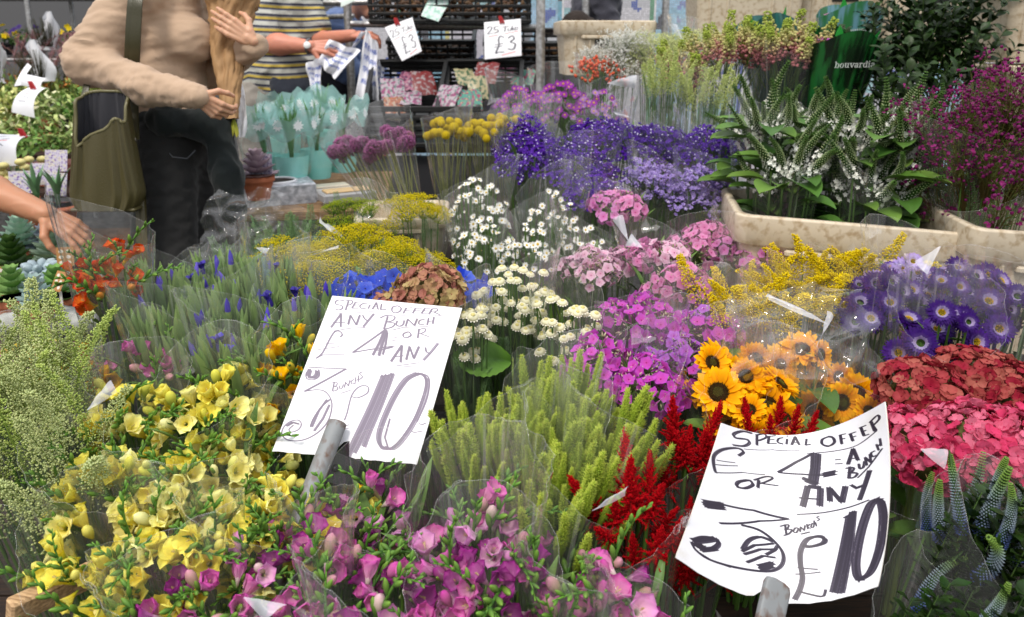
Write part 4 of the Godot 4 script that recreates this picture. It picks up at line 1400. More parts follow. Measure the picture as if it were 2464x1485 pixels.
	clusters(Vector3(0.2173, 0.763, -1.792), ["blush"], 7, 0.08, "blush white phlox bunch with green buds beside the cream buttons")
	clusters(Vector3(0.357, 0.7677, -1.813), ["blush", "pink"], 6, 0.075, "pale pink phlox bunch with a white folded sleeve over it")
	clusters(Vector3(0.4034, 0.7327, -1.683), ["rose", "pink"], 6, 0.075, "rose phlox bunch with dark buds in the middle of the phlox")
	clusters(Vector3(0.5095, 0.7949, -1.921), ["pink"], 7, 0.085, "pink phlox bunch in front of the lavender statice")
	clusters(Vector3(0.6181, 0.7779, -1.856), ["pink", "rose"], 6, 0.08, "pink phlox bunch touching the cream crate of gooseneck flowers")
	clusters(Vector3(0.2813, 0.7121, -1.515), ["magenta"], 6, 0.075, "magenta phlox bunch beside the lower cream buttons")
	clusters(Vector3(0.4077, 0.6961, -1.532), ["violet", "magenta"], 6, 0.08, "violet magenta phlox bunch behind the sunflowers")
	clusters(Vector3(0.2383, 0.6716, -1.302), ["magenta"], 6, 0.07, "nearest magenta phlox bunch with the largest florets above the foxtails", 17)
	clusters(Vector3(0.1583, 0.6776, -1.365), ["magenta", "violet"], 4, 0.05, "small magenta phlox bunch on the foxtails' far side", 13)
	clusters(Vector3(0.3392, 0.6815, -1.386), ["magenta", "violet"], 5, 0.065, "magenta phlox bunch tucked against the sunflowers")
	# --- statice
	var sa := {"part": "statice_head", "up": 1.4, "drop": 0.5, "jitter": 0.035, "leaves": 10, "rise": 0.03, "size": 1.3, "face": 0.45, "splay": 0.7}
	var n_st := ["purple statice bunch beside the yellow craspedia balls", "purple statice bunch with many white flecks, low before the craspedia", "deepest purple statice bunch in the middle of the row", "purple statice bunch at the back under the magenta asters", "purple statice bunch right of the deepest one, under a white folded sleeve", "purple statice bunch at the end of the row beside the gooseneck flowers", "purple statice bunch low in front of the lavender ones"]
	var at_st := [Vector3(0.04672, 1.023, -2.522), Vector3(0.05846, 0.973, -2.409), Vector3(0.2227, 0.9612, -2.345), Vector3(0.3086, 1.036, -2.525), Vector3(0.457, 1.02, -2.48), Vector3(0.6445, 1.002, -2.395), Vector3(0.2664, 0.8968, -2.249)]
	for i in 7:
		var q := sa.duplicate()
		q.stem = 0.0025
		sown("statice_bunch", n_st[i], "statice bunches", at_st[i], "statice_purple,statice_purple,statice_violet", 15, 0.1, q)
	sown("statice_bunch", "purple statice bunch behind the lavender statice, half hidden in film", "statice bunches", Vector3(0.5616, 0.9894, -2.443), "statice_violet", 12, 0.085, sa)
	sown("statice_bunch", "pale lavender statice bunch next to the cream crate's corner", "statice bunches", Vector3(0.5774, 0.9008, -2.189), "statice_lavender", 13, 0.08, sa)
	sown("statice_bunch", "pale lavender statice bunch in front of the purple row, above the pink phlox", "statice bunches", Vector3(0.4482, 0.9188, -2.234), "statice_lavender", 12, 0.08, sa)
	# --- craspedia and allium on bare stalks
	var cr := {"part": "ball_flower", "up": 3.0, "drop": 0.35, "jitter": 0.03, "leaves": 0, "stalk": true, "rise": 0.05, "peak": 0.03, "size": 1.05}
	sown("craspedia_bunch", "yellow craspedia ball bunch nearest the mauve alliums", "yellow craspedia bunches", Vector3(-0.2187, 1.027, -2.482), "craspedia", 22, 0.075, cr)
	sown("craspedia_bunch", "yellow craspedia ball bunch next to the purple statice", "yellow craspedia bunches", Vector3(-0.1027, 1.035, -2.545), "craspedia", 20, 0.075, cr)
	sown("craspedia_bunch", "yellow craspedia ball bunch behind the statice, mostly hidden", "yellow craspedia bunches", Vector3(-0.0103, 1.034, -2.626), "craspedia", 12, 0.06, cr)
	var al := {"part": "allium_head", "up": 1.5, "drop": 0.5, "jitter": 0.04, "leaves": 0, "stalk": true, "rise": 0.06, "peak": 0.04, "size": 1.2, "lean": Vector2(-0.28, 0.0)}
	sown("allium_bunch", "mauve allium bunch in the taller clear sleeve above the cream crate", "mauve allium bunches", Vector3(-0.4105, 0.9977, -2.373), "allium", 19, 0.085, al)
	al.lean = Vector2(-0.5, 0.02)
	sown("allium_bunch", "mauve allium bunch leaning out towards the turquoise wraps", "mauve allium bunches", Vector3(-0.5353, 0.9755, -2.389), "allium", 14, 0.06, al)
	# --- the upper rear rows
	var ma := {"part": "aster", "splay": 0.4, "up": 0.8, "face": 0.9, "wild": 0.4, "drop": 0.75, "jitter": 0.04, "leaves": 14, "leafsize": 0.7, "size": 1.35}
	sown("aster_bunch", "magenta daisy bunch above the craspedia balls", "magenta daisy bunches", Vector3(0.03683, 1.122, -2.88), "magenta_daisy", 60, 0.11, ma)
	sown("aster_bunch", "magenta daisy bunch beside the grey canopy pole", "magenta daisy bunches", Vector3(0.1922, 1.135, -2.934), "magenta_daisy", 60, 0.11, ma)
	sown("aster_bunch", "mauve daisy bunch with a white sleeve flap in front", "magenta daisy bunches", Vector3(0.3295, 1.1, -2.845), "mauve_daisy,magenta_daisy", 46, 0.1, ma)
	sown("berry_bunch", "orange red berry bunch under the white gypsophila", "", Vector3(0.3506, 1.18, -3.046), "red_berry", 9, 0.075, {"part": "berry_sprig", "leaves": 4})
	sown("gypsophila_bunch", "white gypsophila cloud in front of the cream upright crate", "", Vector3(0.4378, 1.27, -3.147), "gypsophila", 13, 0.1, {"part": "spray", "up": 1.0, "drop": 0.7, "jitter": 0.06, "leaves": 0, "sleeve": 1.1})
	var lc := {"part": "flower_head", "up": 1.2, "drop": 0.4, "jitter": 0.03, "leaves": 8, "rise": 0.05, "flap": 1.0}
	sown("lime_cloud_bunch", "lime green cloud flowers beside the white gypsophila", "lime cloud flower bunches", Vector3(0.6235, 1.296, -3.173), "lime_cloud", 11, 0.12, lc)
	sown("lime_cloud_bunch", "lime green cloud flowers with film corners standing out, before the upturned crate", "lime cloud flower bunches", Vector3(0.8203, 1.313, -3.197), "lime_cloud", 11, 0.13, lc)
	var pn := {"part": "panicle", "up": 1.6, "drop": 0.35, "jitter": 0.03, "leaves": 8, "rise": 0.0, "size": 1.1}
	sown("panicle_bunch", "green and pink flower panicles beside the feathery green plumes", "green and pink panicle bunches", Vector3(0.8306, 1.263, -2.859), "panicle", 17, 0.12, pn)
	sown("panicle_bunch", "green and pink flower panicles under the teal printed wrap", "green and pink panicle bunches", Vector3(1.028, 1.271, -2.799), "panicle", 18, 0.125, pn)
	sown("panicle_bunch", "paler green and pink panicles in film behind the feathery green plumes", "green and pink panicle bunches", Vector3(0.681, 1.207, -2.949), "panicle", 12, 0.1, pn)
	var fg := {"part": "plume", "up": 2.6, "drop": 0.5, "jitter": 0.03, "leaves": 10, "leaf": "fern", "rise": 0.06, "flap": 1.0, "size": 0.75}
	sown("feather_bunch", "feathery pale green plumes in a pointed clear sleeve", "feathery green bunches", Vector3(0.5541, 1.131, -2.708), "feather_green", 17, 0.07, fg)
	sown("feather_bunch", "low feathery green plumes behind the purple statice", "feathery green bunches", Vector3(0.6889, 1.092, -2.638), "feather_green", 13, 0.075, fg)
	# --- printed wraps
	printed_wrap(Vector3(1.182, 1.308, -2.684), Vector2(0.1, 0.1), 0.11, "glossy dark green wrap lettered bouvardia around pink flowers", hx("1a5a26"), hx("06180a"), true)
	printed_wrap(Vector3(1.122, 1.286, -2.905), Vector2(-0.05, 0.05), 0.1, "dark green wrap with bright green leaf print beside the lettered one", hx("17542a"), hx("06180c"), false)
	printed_wrap(Vector3(0.9994, 1.368, -3.035), Vector2(-0.3, 0.0), 0.11, "teal wrap leaning over the green and pink panicles", hx("2f6a66"), hx("2a5250"), false)
	printed_wrap(Vector3(1.416, 1.423, -3.2), Vector2(0.05, 0.0), 0.12, "pale blue wrap lettered almost out of the frame behind the green ones", hx("5f8a98"), hx("2d6a3c"), true)
	# --- dark foliage
	var df := {"part": "leaf_sprig", "up": 1.8, "drop": 0.4, "jitter": 0.05, "leaves": 0, "sleeve": 0.0, "size": 1.15}
	sown("foliage_bunch", "dark green lobed foliage behind the gooseneck flowers", "dark foliage bunches", Vector3(1.392, 1.227, -2.749), "dark_sprig", 17, 0.11, df)
	sown("foliage_bunch", "darkest and tallest foliage bunch reaching the frame's upper edge", "dark foliage bunches", Vector3(1.498, 1.322, -2.687), "dark_sprig", 20, 0.12, df)
	sown("foliage_bunch", "low dark foliage bunch in the shade under the tallest one", "dark foliage bunches", Vector3(1.358, 1.097, -2.568), "dark_sprig", 15, 0.12, df)
	sown("foliage_bunch", "dark foliage bunch behind the magenta waxflowers", "dark foliage bunches", Vector3(1.538, 1.186, -2.638), "dark_sprig", 13, 0.1, df)
	# --- gooseneck flowers in their crate
	var gn := {"part": "spike", "up": 1.6, "face": 0.2, "wild": 0.35, "drop": 0.5, "jitter": 0.05, "leaf": "broad_leaf", "leaves": 90, "leaf_lo": 0.12, "leafsize": 1.25, "rise": 0.0, "stem": 0.0035, "leaf_top": 0.98, "size": 1.15}
	sown("gooseneck_bunch", "white gooseneck flower bunch at the end next to the purple statice", "white gooseneck bunches", Vector3(0.736, 1.081, -2.125), "lysimachia", 17, 0.095, gn)
	sown("gooseneck_bunch", "white gooseneck flower bunch at the crate's middle back", "white gooseneck bunches", Vector3(0.906, 1.067, -2.204), "lysimachia", 13, 0.085, gn)
	sown("gooseneck_bunch", "white gooseneck flower bunch with curled tips at the crate's middle front", "white gooseneck bunches", Vector3(0.9478, 1.048, -2.047), "lysimachia", 16, 0.09, gn)
	sown("gooseneck_bunch", "white gooseneck flower bunch at the end beside the waxflowers", "white gooseneck bunches", Vector3(1.064, 1.074, -2.021), "lysimachia", 16, 0.085, gn)
	sown("gooseneck_bunch", "white gooseneck flower bunch low in the crate beside the lavender statice", "white gooseneck bunches", Vector3(0.7506, 0.9768, -1.98), "lysimachia", 14, 0.085, gn)
	sown("gooseneck_bunch", "white gooseneck flower bunch low at the crate front below the curled tips", "white gooseneck bunches", Vector3(0.9668, 0.9667, -1.937), "lysimachia", 14, 0.085, gn)
	var wx := {"part": "spray", "up": 1.8, "drop": 0.5, "jitter": 0.09, "leaves": 10, "leaf": "fern", "rise": 0.02}
	sown("waxflower_bunch", "magenta waxflower bunch beside the gooseneck flowers", "magenta waxflower bunches", Vector3(1.18, 1.062, -1.927), "waxflower", 20, 0.11, wx)
	sown("waxflower_bunch", "magenta waxflower bunch cut by the picture's edge", "magenta waxflower bunches", Vector3(1.271, 1.078, -1.879), "waxflower", 18, 0.1, wx)
	sown("waxflower_bunch", "low dim magenta waxflower bunch inside its crate", "magenta waxflower bunches", Vector3(1.187, 0.9404, -1.809), "waxflower", 16, 0.1, wx)
	# --- goldenrod
	var so := {"part": "plume", "size": 0.78, "up": 1.0, "face": 0.25, "wild": 0.3, "drop": 0.55, "jitter": 0.04, "leaves": 22, "leafsize": 0.7, "rise": 0.03}
	sown("goldenrod_bunch", "yellow goldenrod bunch in front of the cream crate's handle", "yellow goldenrod bunches", Vector3(0.697, 0.7294, -1.662), "solidago", 16, 0.085, so)
	sown("goldenrod_bunch", "yellow goldenrod bunch beside the purple china asters", "yellow goldenrod bunches", Vector3(0.7856, 0.7527, -1.646), "solidago", 13, 0.075, so)
	sown("goldenrod_bunch", "thin yellow goldenrod bunch between the phlox and sunflowers", "yellow goldenrod bunches", Vector3(0.4894, 0.708, -1.565), "solidago", 8, 0.075, so)
	sown("goldenrod_bunch", "lower yellow goldenrod bunch right above the sunflowers", "yellow goldenrod bunches", Vector3(0.609, 0.7182, -1.578), "solidago", 11, 0.075, so)
	# --- china asters
	var ca := {"part": "bloom", "splay": 0.35, "up": 0.75, "face": 0.9, "size": 0.88, "vary": 0.22, "wild": 0.4, "drop": 0.75, "jitter": 0.045, "leaves": 30, "leafsize": 0.75, "rise": 0.03, "stem": 0.003}
	sown("china_aster_bunch", "dark purple china aster bunch beside the goldenrod", "purple china aster bunches", Vector3(0.7927, 0.7713, -1.507), "china_aster_purple", 17, 0.085, ca)
	sown("china_aster_bunch", "purple china aster bunch with one pale bloom below the crates' gap", "purple china aster bunches", Vector3(0.8701, 0.8177, -1.537), "china_aster_purple,china_aster_pale,china_aster_violet", 16, 0.085, ca)
	sown("china_aster_bunch", "violet china aster bunch with yellow eyes below the waxflower crate", "purple china aster bunches", Vector3(0.9253, 0.8259, -1.437), "china_aster_violet,china_aster_purple", 17, 0.09, ca)
	sown("china_aster_bunch", "violet china aster bunch nearest the red hydrangeas", "purple china aster bunches", Vector3(0.8203, 0.7754, -1.324), "china_aster_violet,china_aster_purple", 16, 0.08, ca)
	sown("china_aster_bunch", "china aster bunch cut by the picture's edge above the hydrangeas", "purple china aster bunches", Vector3(0.984, 0.8212, -1.385), "china_aster_purple,china_aster_violet", 17, 0.085, ca)
	# --- sunflowers
	var sf := {"part": "sunflower", "splay": 0.5, "up": 0.7, "face": 0.75, "wild": 0.65, "vary": 0.25, "drop": 0.7, "jitter": 0.055, "leaf": "broad_leaf", "leaves": 12, "leafsize": 0.9, "rise": 0.03, "stem": 0.005, "flap": 1.0, "size": 0.8}
	sown("sunflower_bunch", "sunflower bunch at the magenta phlox with the greenest centres", "sunflower bunches", Vector3(0.4092, 0.6824, -1.325), "sunflower", 8, 0.08, sf)
	sown("sunflower_bunch", "nearest sunflower bunch behind the curled price card", "sunflower bunches", Vector3(0.4502, 0.6682, -1.24), "sunflower", 9, 0.085, sf)
	sown("sunflower_bunch", "sunflower bunch under wrinkled film below the goldenrod", "sunflower bunches", Vector3(0.5596, 0.7019, -1.39), "sunflower", 10, 0.1, sf)
	sown("sunflower_bunch", "sunflower bunch next to the red hydrangeas", "sunflower bunches", Vector3(0.6394, 0.6754, -1.303), "sunflower", 9, 0.09, sf)
	# --- hydrangeas
	var hy := [[Vector3(0.7252, 0.6972, -1.205), "ruby", 0.075, "ruby red hydrangea head behind the curled card's upper corner"], [Vector3(0.8354, 0.702, -1.237), "ruby", 0.08, "ruby and green hydrangea head below the violet asters"], [Vector3(0.8759, 0.6991, -1.185), "ruby", 0.075, "ruby hydrangea head cut by the picture's edge"], [Vector3(0.6627, 0.6563, -1.094), "pink", 0.075, "pink hydrangea head against the curled card's side"], [Vector3(0.7349, 0.6783, -1.068), "pink", 0.08, "broadest pink hydrangea head with red spotted petals"], [Vector3(0.7897, 0.6812, -1.038), "pink", 0.078, "pink hydrangea head cut by the picture's edge"]]
	for h in hy:
		var b2 := bunch("hydrangea_bunch", h[3], h[0], "red and pink hydrangeas")
		hydrangea(b2[0], Vector3(0, b2[1] - 0.02, 0), h[2], h[1], 170)
		greens(b2[0], 6, 0.07, b2[1] * 0.5, b2[1] - 0.09, "broad_leaf", 1.0)
		if h[1] == "pink":
			sleeve(b2[0], 0.04, 0.09, b2[1] * 0.3, b2[1] - 0.05, 0.03, rf(0, 6), true)
	# --- foxtails
	var fx := {"part": "foxtail", "size": 0.84, "vary": 0.28, "up": 3.2, "face": 0.2, "wild": 0.22, "drop": 0.3, "jitter": 0.05, "leaves": 12, "rise": 0.06, "stem": 0.0022, "flap": 0.6, "peak": 0.08}
	var n_fx := ["lime foxtail bunch next to the upright white card", "lime foxtail bunch in the middle of the lime group", "lime foxtail bunch leaning towards the red celosia", "lime foxtail bunch at the back below the cream buttons", "shorter lime foxtail bunch right behind the pink freesias"]
	var at_fx := [Vector3(-0.04592, 0.6258, -1.108), Vector3(0.0539, 0.6339, -1.12), Vector3(0.1503, 0.6431, -1.091), Vector3(0.08751, 0.6483, -1.215), Vector3(0.08606, 0.6177, -0.994)]
	for i in 5:
		var q := fx.duplicate()
		q.lean = Vector2([0.0, 0.06, 0.16, 0.08, 0.12][i], 0.06)
		sown("foxtail_bunch", n_fx[i], "lime foxtail bunches", at_fx[i], "foxtail", 46, [0.075, 0.085, 0.085, 0.085, 0.075][i], q)
	# --- celosia
	var ce := {"part": "plume", "size": 0.6, "vary": 0.3, "up": 1.8, "wild": 0.65, "drop": 0.5, "jitter": 0.04, "leaves": 4, "rise": -0.02, "stem": 0.004}
	sown("celosia_bunch", "bright red celosia bunch in front of the lime foxtails", "red celosia bunches", Vector3(0.1851, 0.6004, -0.9494), "celosia", 13, 0.055, ce)
	sown("celosia_bunch", "red celosia bunch in film left of the curled price card", "red celosia bunches", Vector3(0.2982, 0.6014, -1.123), "celosia", 12, 0.045, ce)
	sown("celosia_bunch", "red celosia bunch peeking over the curled price card before the sunflowers", "red celosia bunches", Vector3(0.466, 0.6006, -1.164), "celosia", 8, 0.06, {"part": "plume", "size": 0.6, "up": 4.0, "wild": 0.2, "leaves": 3, "sleeve": 0.0, "drop": 0.4})
	sown("celosia_bunch", "dark red celosia bunch low behind the curled card's torn corner", "red celosia bunches", Vector3(0.2846, 0.4919, -1.029), "celosia", 10, 0.05, ce)
	# --- veronica
	var ve := {"part": "spike", "up": 1.6, "face": 0.25, "wild": 0.3, "drop": 0.6, "jitter": 0.035, "leaves": 18, "leafsize": 0.75, "leaf": "dark_sprig", "leaf_top": 0.82, "rise": 0.02, "stem": 0.003, "lean": Vector2(0.3, 0.02), "size": 0.85}  # dark sprig leaves imitate the deep shade low in these bunches
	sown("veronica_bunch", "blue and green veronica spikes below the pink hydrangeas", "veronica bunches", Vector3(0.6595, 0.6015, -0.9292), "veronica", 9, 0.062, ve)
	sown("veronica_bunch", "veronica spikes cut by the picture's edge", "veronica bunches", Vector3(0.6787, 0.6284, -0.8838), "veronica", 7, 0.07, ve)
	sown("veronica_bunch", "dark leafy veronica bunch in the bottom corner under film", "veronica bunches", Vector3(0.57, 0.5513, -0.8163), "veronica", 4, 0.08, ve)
	# --- green amaranth at the near corner
	var am := {"part": "spray", "up": 2.2, "wild": 0.25, "drop": 0.45, "jitter": 0.07, "leaves": 10, "leaf": "fern", "rise": 0.05, "stem": 0.003, "lean": Vector2(-0.12, 0.05)}
	sown("amaranth_bunch", "pale green amaranth sprays in film at the near corner, tallest", "green amaranth bunches", Vector3(-0.8487, 0.6972, -1.205), "green_spray,cream_spray", 26, 0.1, am)
	sown("amaranth_bunch", "cream green amaranth sprays at the picture's edge beside the yellow freesias", "green amaranth bunches", Vector3(-0.7638, 0.6397, -1.06), "cream_spray,cream_spray,green_spray", 26, 0.1, am)

	# --- loose film, and folded corners with their glare painted white
	crumple(labelled("sunflower bunch under wrinkled film"), Vector3(0.5333, 0.7674, -1.281), Vector3(0.13, 0, 0), Vector3(0.0, 0.07, -0.05))
	crumple(labelled("grey green fern bunch beside"), Vector3(-0.7143, 0.8183, -1.895), Vector3(0.1, 0, 0), Vector3(0.02, 0.09, -0.03))
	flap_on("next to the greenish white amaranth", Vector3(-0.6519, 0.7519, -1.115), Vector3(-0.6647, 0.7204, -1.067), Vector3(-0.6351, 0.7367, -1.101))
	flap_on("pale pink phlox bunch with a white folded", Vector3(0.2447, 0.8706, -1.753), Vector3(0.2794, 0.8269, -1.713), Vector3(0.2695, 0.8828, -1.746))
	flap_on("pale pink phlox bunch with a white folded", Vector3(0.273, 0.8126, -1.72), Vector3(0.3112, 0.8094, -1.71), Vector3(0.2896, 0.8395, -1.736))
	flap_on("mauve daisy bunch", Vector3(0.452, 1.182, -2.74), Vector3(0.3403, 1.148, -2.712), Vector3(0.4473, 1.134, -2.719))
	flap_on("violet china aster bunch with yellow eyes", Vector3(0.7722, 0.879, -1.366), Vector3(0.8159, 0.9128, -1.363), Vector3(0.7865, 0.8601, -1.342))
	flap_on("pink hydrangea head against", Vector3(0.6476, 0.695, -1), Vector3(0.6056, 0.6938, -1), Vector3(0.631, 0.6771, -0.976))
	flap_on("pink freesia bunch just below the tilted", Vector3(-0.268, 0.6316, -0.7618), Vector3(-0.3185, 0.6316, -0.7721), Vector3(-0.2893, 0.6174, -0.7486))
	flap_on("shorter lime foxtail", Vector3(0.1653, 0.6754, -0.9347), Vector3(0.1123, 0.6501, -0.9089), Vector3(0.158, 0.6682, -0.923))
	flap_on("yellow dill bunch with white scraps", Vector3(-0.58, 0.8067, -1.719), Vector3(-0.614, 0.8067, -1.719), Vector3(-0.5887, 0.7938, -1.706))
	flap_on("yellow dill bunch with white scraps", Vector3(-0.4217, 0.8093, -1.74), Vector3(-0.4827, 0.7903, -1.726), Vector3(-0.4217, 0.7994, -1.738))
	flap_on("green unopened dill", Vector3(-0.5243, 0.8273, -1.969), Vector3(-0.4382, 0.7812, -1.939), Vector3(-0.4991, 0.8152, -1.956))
	flap_on("sunflower bunch under wrinkled film", Vector3(0.4798, 0.8185, -1.333), Vector3(0.596, 0.7659, -1.281), Vector3(0.4845, 0.8108, -1.332))  # long thin piece painted white for a streak highlight
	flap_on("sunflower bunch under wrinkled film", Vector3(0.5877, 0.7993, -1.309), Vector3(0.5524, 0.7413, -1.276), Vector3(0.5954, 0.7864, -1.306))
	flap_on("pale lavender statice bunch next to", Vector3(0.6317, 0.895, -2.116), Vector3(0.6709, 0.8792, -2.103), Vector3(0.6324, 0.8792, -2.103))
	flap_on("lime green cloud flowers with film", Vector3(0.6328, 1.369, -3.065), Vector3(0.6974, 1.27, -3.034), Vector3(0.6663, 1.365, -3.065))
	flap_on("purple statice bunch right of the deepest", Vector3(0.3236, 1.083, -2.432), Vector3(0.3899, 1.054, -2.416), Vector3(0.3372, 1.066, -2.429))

func printed_wrap(head: Vector3, lean: Vector2, r: float, label: String, c1: Color, c2: Color, lettered: bool) -> void:
	var bo := bunch("wrapped_bunch", label, head, "printed flower wraps", lean)
	var o: Node3D = bo[0]
	var L: float = bo[1]
	var im := Image.create(128, 128, false, Image.FORMAT_RGB8)
	var n := FastNoiseLite.new()
	n.seed = rng.randi() % 1000
	n.frequency = 0.02
	for y in 128:
		for x in 128:
			# a print of long blurred leaf blades
			var k := clampf(0.5 + n.get_noise_2d(x * 4.0, y * 0.9) * 1.5, 0.0, 1.0)
			im.set_pixel(x, y, c2.lerp(c1, k * k).linear_to_srgb())
	var m := StandardMaterial3D.new()
	m.albedo_texture = ImageTexture.create_from_image(im)
	m.roughness = 0.22
	m.cull_mode = BaseMaterial3D.CULL_DISABLED
	var mb := MB.new()
	for j in 9:
		var s := j / 8.0
		for i in 41:
			var th := TAU * i / 40.0
			var top := L + 0.07 * (0.5 - 0.5 * cos(2.0 * th)) - 0.03
			var rr := lerpf(r * 0.45, r * 1.1, pow(s, 0.8)) * (1.0 + 0.05 * s * sin(5 * th) + 0.03 * s * sin(9 * th + 1.0))
			mb.put(Vector3(cos(th) * rr, lerpf(L * 0.3, top, s), sin(th) * rr), Color.WHITE, Vector2(i / 40.0 * 2.0, s))
	mb.grid(9, 41, 0)
	part(o, "wrap", mb.mesh(m))
	for sg in [-1.0, 1.0]:
		var fl := MB.new()
		fl.petal(Transform3D(Basis(Vector3.UP, -1.57 + sg * 0.7), Vector3(sg * r * 0.55, L - 0.05, r * 0.75)), 0.1, 0.03, 1.5, 1.3, 0.5, hx("1c8a34"), hx("2fa040"), 2, 4, 0.4, 0.9)
		part(o, "wrap_tip", fl.mesh(M.plastic))
	for i in 14:
		var a := i * 2.4
		var q := sqrt(i / 14.0) * r * 0.8
		part(o, "bloom", pick("phlox_magenta" if i % 2 else "phlox_rose"), aim(Vector3(cos(a) * q, L - 0.01, sin(a) * q), Vector3(cos(a) * 0.5, 1, sin(a) * 0.5 + 0.3), i))
	if lettered:
		var t := TextMesh.new()
		t.text = "bouvardia"
		var sf := SystemFont.new()
		sf.font_names = PackedStringArray(["Droid Serif"])
		t.font = sf
		t.font_size = 20
		t.pixel_size = 0.0014
		t.depth = 0.001
		var white := StandardMaterial3D.new()
		white.albedo_color = Color(0.85, 0.87, 0.85)
		t.material = white
		part(o, "lettering", t, Transform3D(Basis(Vector3.FORWARD, -0.12) * Basis(Vector3.RIGHT, 0.12), Vector3(0.0, L - 0.075, r * 1.06)))

# ---------------------------------------------------------------- price cards written with a broad marker
# A card is a patch through 3 x 3 points; strokes are given in the same flat plan as those points and turned to the patch's own u, v.
func lagrange(p: Array, u: float, v: float) -> Variant:
	var a := [2.0 * (u - 0.5) * (u - 1.0), -4.0 * u * (u - 1.0), 2.0 * u * (u - 0.5)]
	var b := [2.0 * (v - 0.5) * (v - 1.0), -4.0 * v * (v - 1.0), 2.0 * v * (v - 0.5)]
	var s = p[0] * 0.0
	for j in 3:
		for i in 3:
			s += p[j * 3 + i] * (a[i] * b[j])
	return s

func flat9(tl, tr, br, bl) -> Array:
	var r := []
	for j in 3:
		for i in 3:
			r.append(tl.lerp(tr, i / 2.0).lerp(bl.lerp(br, i / 2.0), j / 2.0))
	return r

func to_uv(plan: Array, p: Vector2) -> Vector2:
	var q := Vector2(0.5, 0.5)
	for k in 7:
		var e: Vector2 = lagrange(plan, q.x, q.y)
		var dx: Vector2 = (lagrange(plan, q.x + 0.01, q.y) - e) * 100.0
		var dy: Vector2 = (lagrange(plan, q.x, q.y + 0.01) - e) * 100.0
		var det := dx.x * dy.y - dx.y * dy.x
		var m := p - e
		q += Vector2((m.x * dy.y - m.y * dy.x) / det, (dx.x * m.y - dx.y * m.x) / det)
	return q

class Ink:
	var w := 0
	var h := 0
	var cov := PackedFloat32Array()
	var red := PackedFloat32Array()
	var streak := PackedFloat32Array()
	func _init(a: int, b: int, r: RandomNumberGenerator) -> void:
		w = a; h = b
		cov.resize(w * h); red.resize(w * h)
		for i in 400: streak.append(r.randf())
	func line(pts: Array, width: float, nib: Vector2, seed_at: int, flow: float, tint := 0.0) -> void:
		var n := maxi(int(width / 1.1), 2)
		var gone := 0.0
		for k in pts.size() - 1:
			var a: Vector2 = pts[k]
			var b: Vector2 = pts[k + 1]
			var steps := maxi(int(a.distance_to(b) / 1.0), 1)
			for s in steps:
				var p := a.lerp(b, float(s) / steps)
				gone += 1.0
				for j in n:
					var o := p + nib * width * (float(j) / (n - 1) - 0.5)
					var st := streak[(seed_at * 37 + j) % 400]
					var dry := clampf(flow + (1.0 - flow) * st * st * 1.6 - gone * 0.0003 * st, 0.25, 1.0)
					if (st < 0.08 and n > 12): dry *= 0.35
					var ix := int(o.x)
					var iy := int(o.y)
					for yy in 2:
						for xx in 2:
							var X := ix + xx
							var Y := iy + yy
							if X >= 0 and Y >= 0 and X < w and Y < h:
								var at := Y * w + X
								var cv := dry * (1.0 if (xx + yy) < 2 else 0.7)
								if cv > cov[at]:
									cov[at] = cv
									red[at] = tint
								else:
									cov[at] = minf(cov[at] + 0.03 * cv, 1.0)

func smooth_path(p: PackedVector2Array) -> PackedVector2Array:
	if p.size() < 4:
		return p
	var out := PackedVector2Array()
	for i in p.size() - 1:
		var a := p[maxi(i - 1, 0)]
		var b := p[i]
		var c := p[i + 1]
		var d := p[mini(i + 2, p.size() - 1)]
		for k in 6:
			out.append(b.cubic_interpolate(c, a, d, k / 6.0))
	out.append(p[p.size() - 1])
	return out

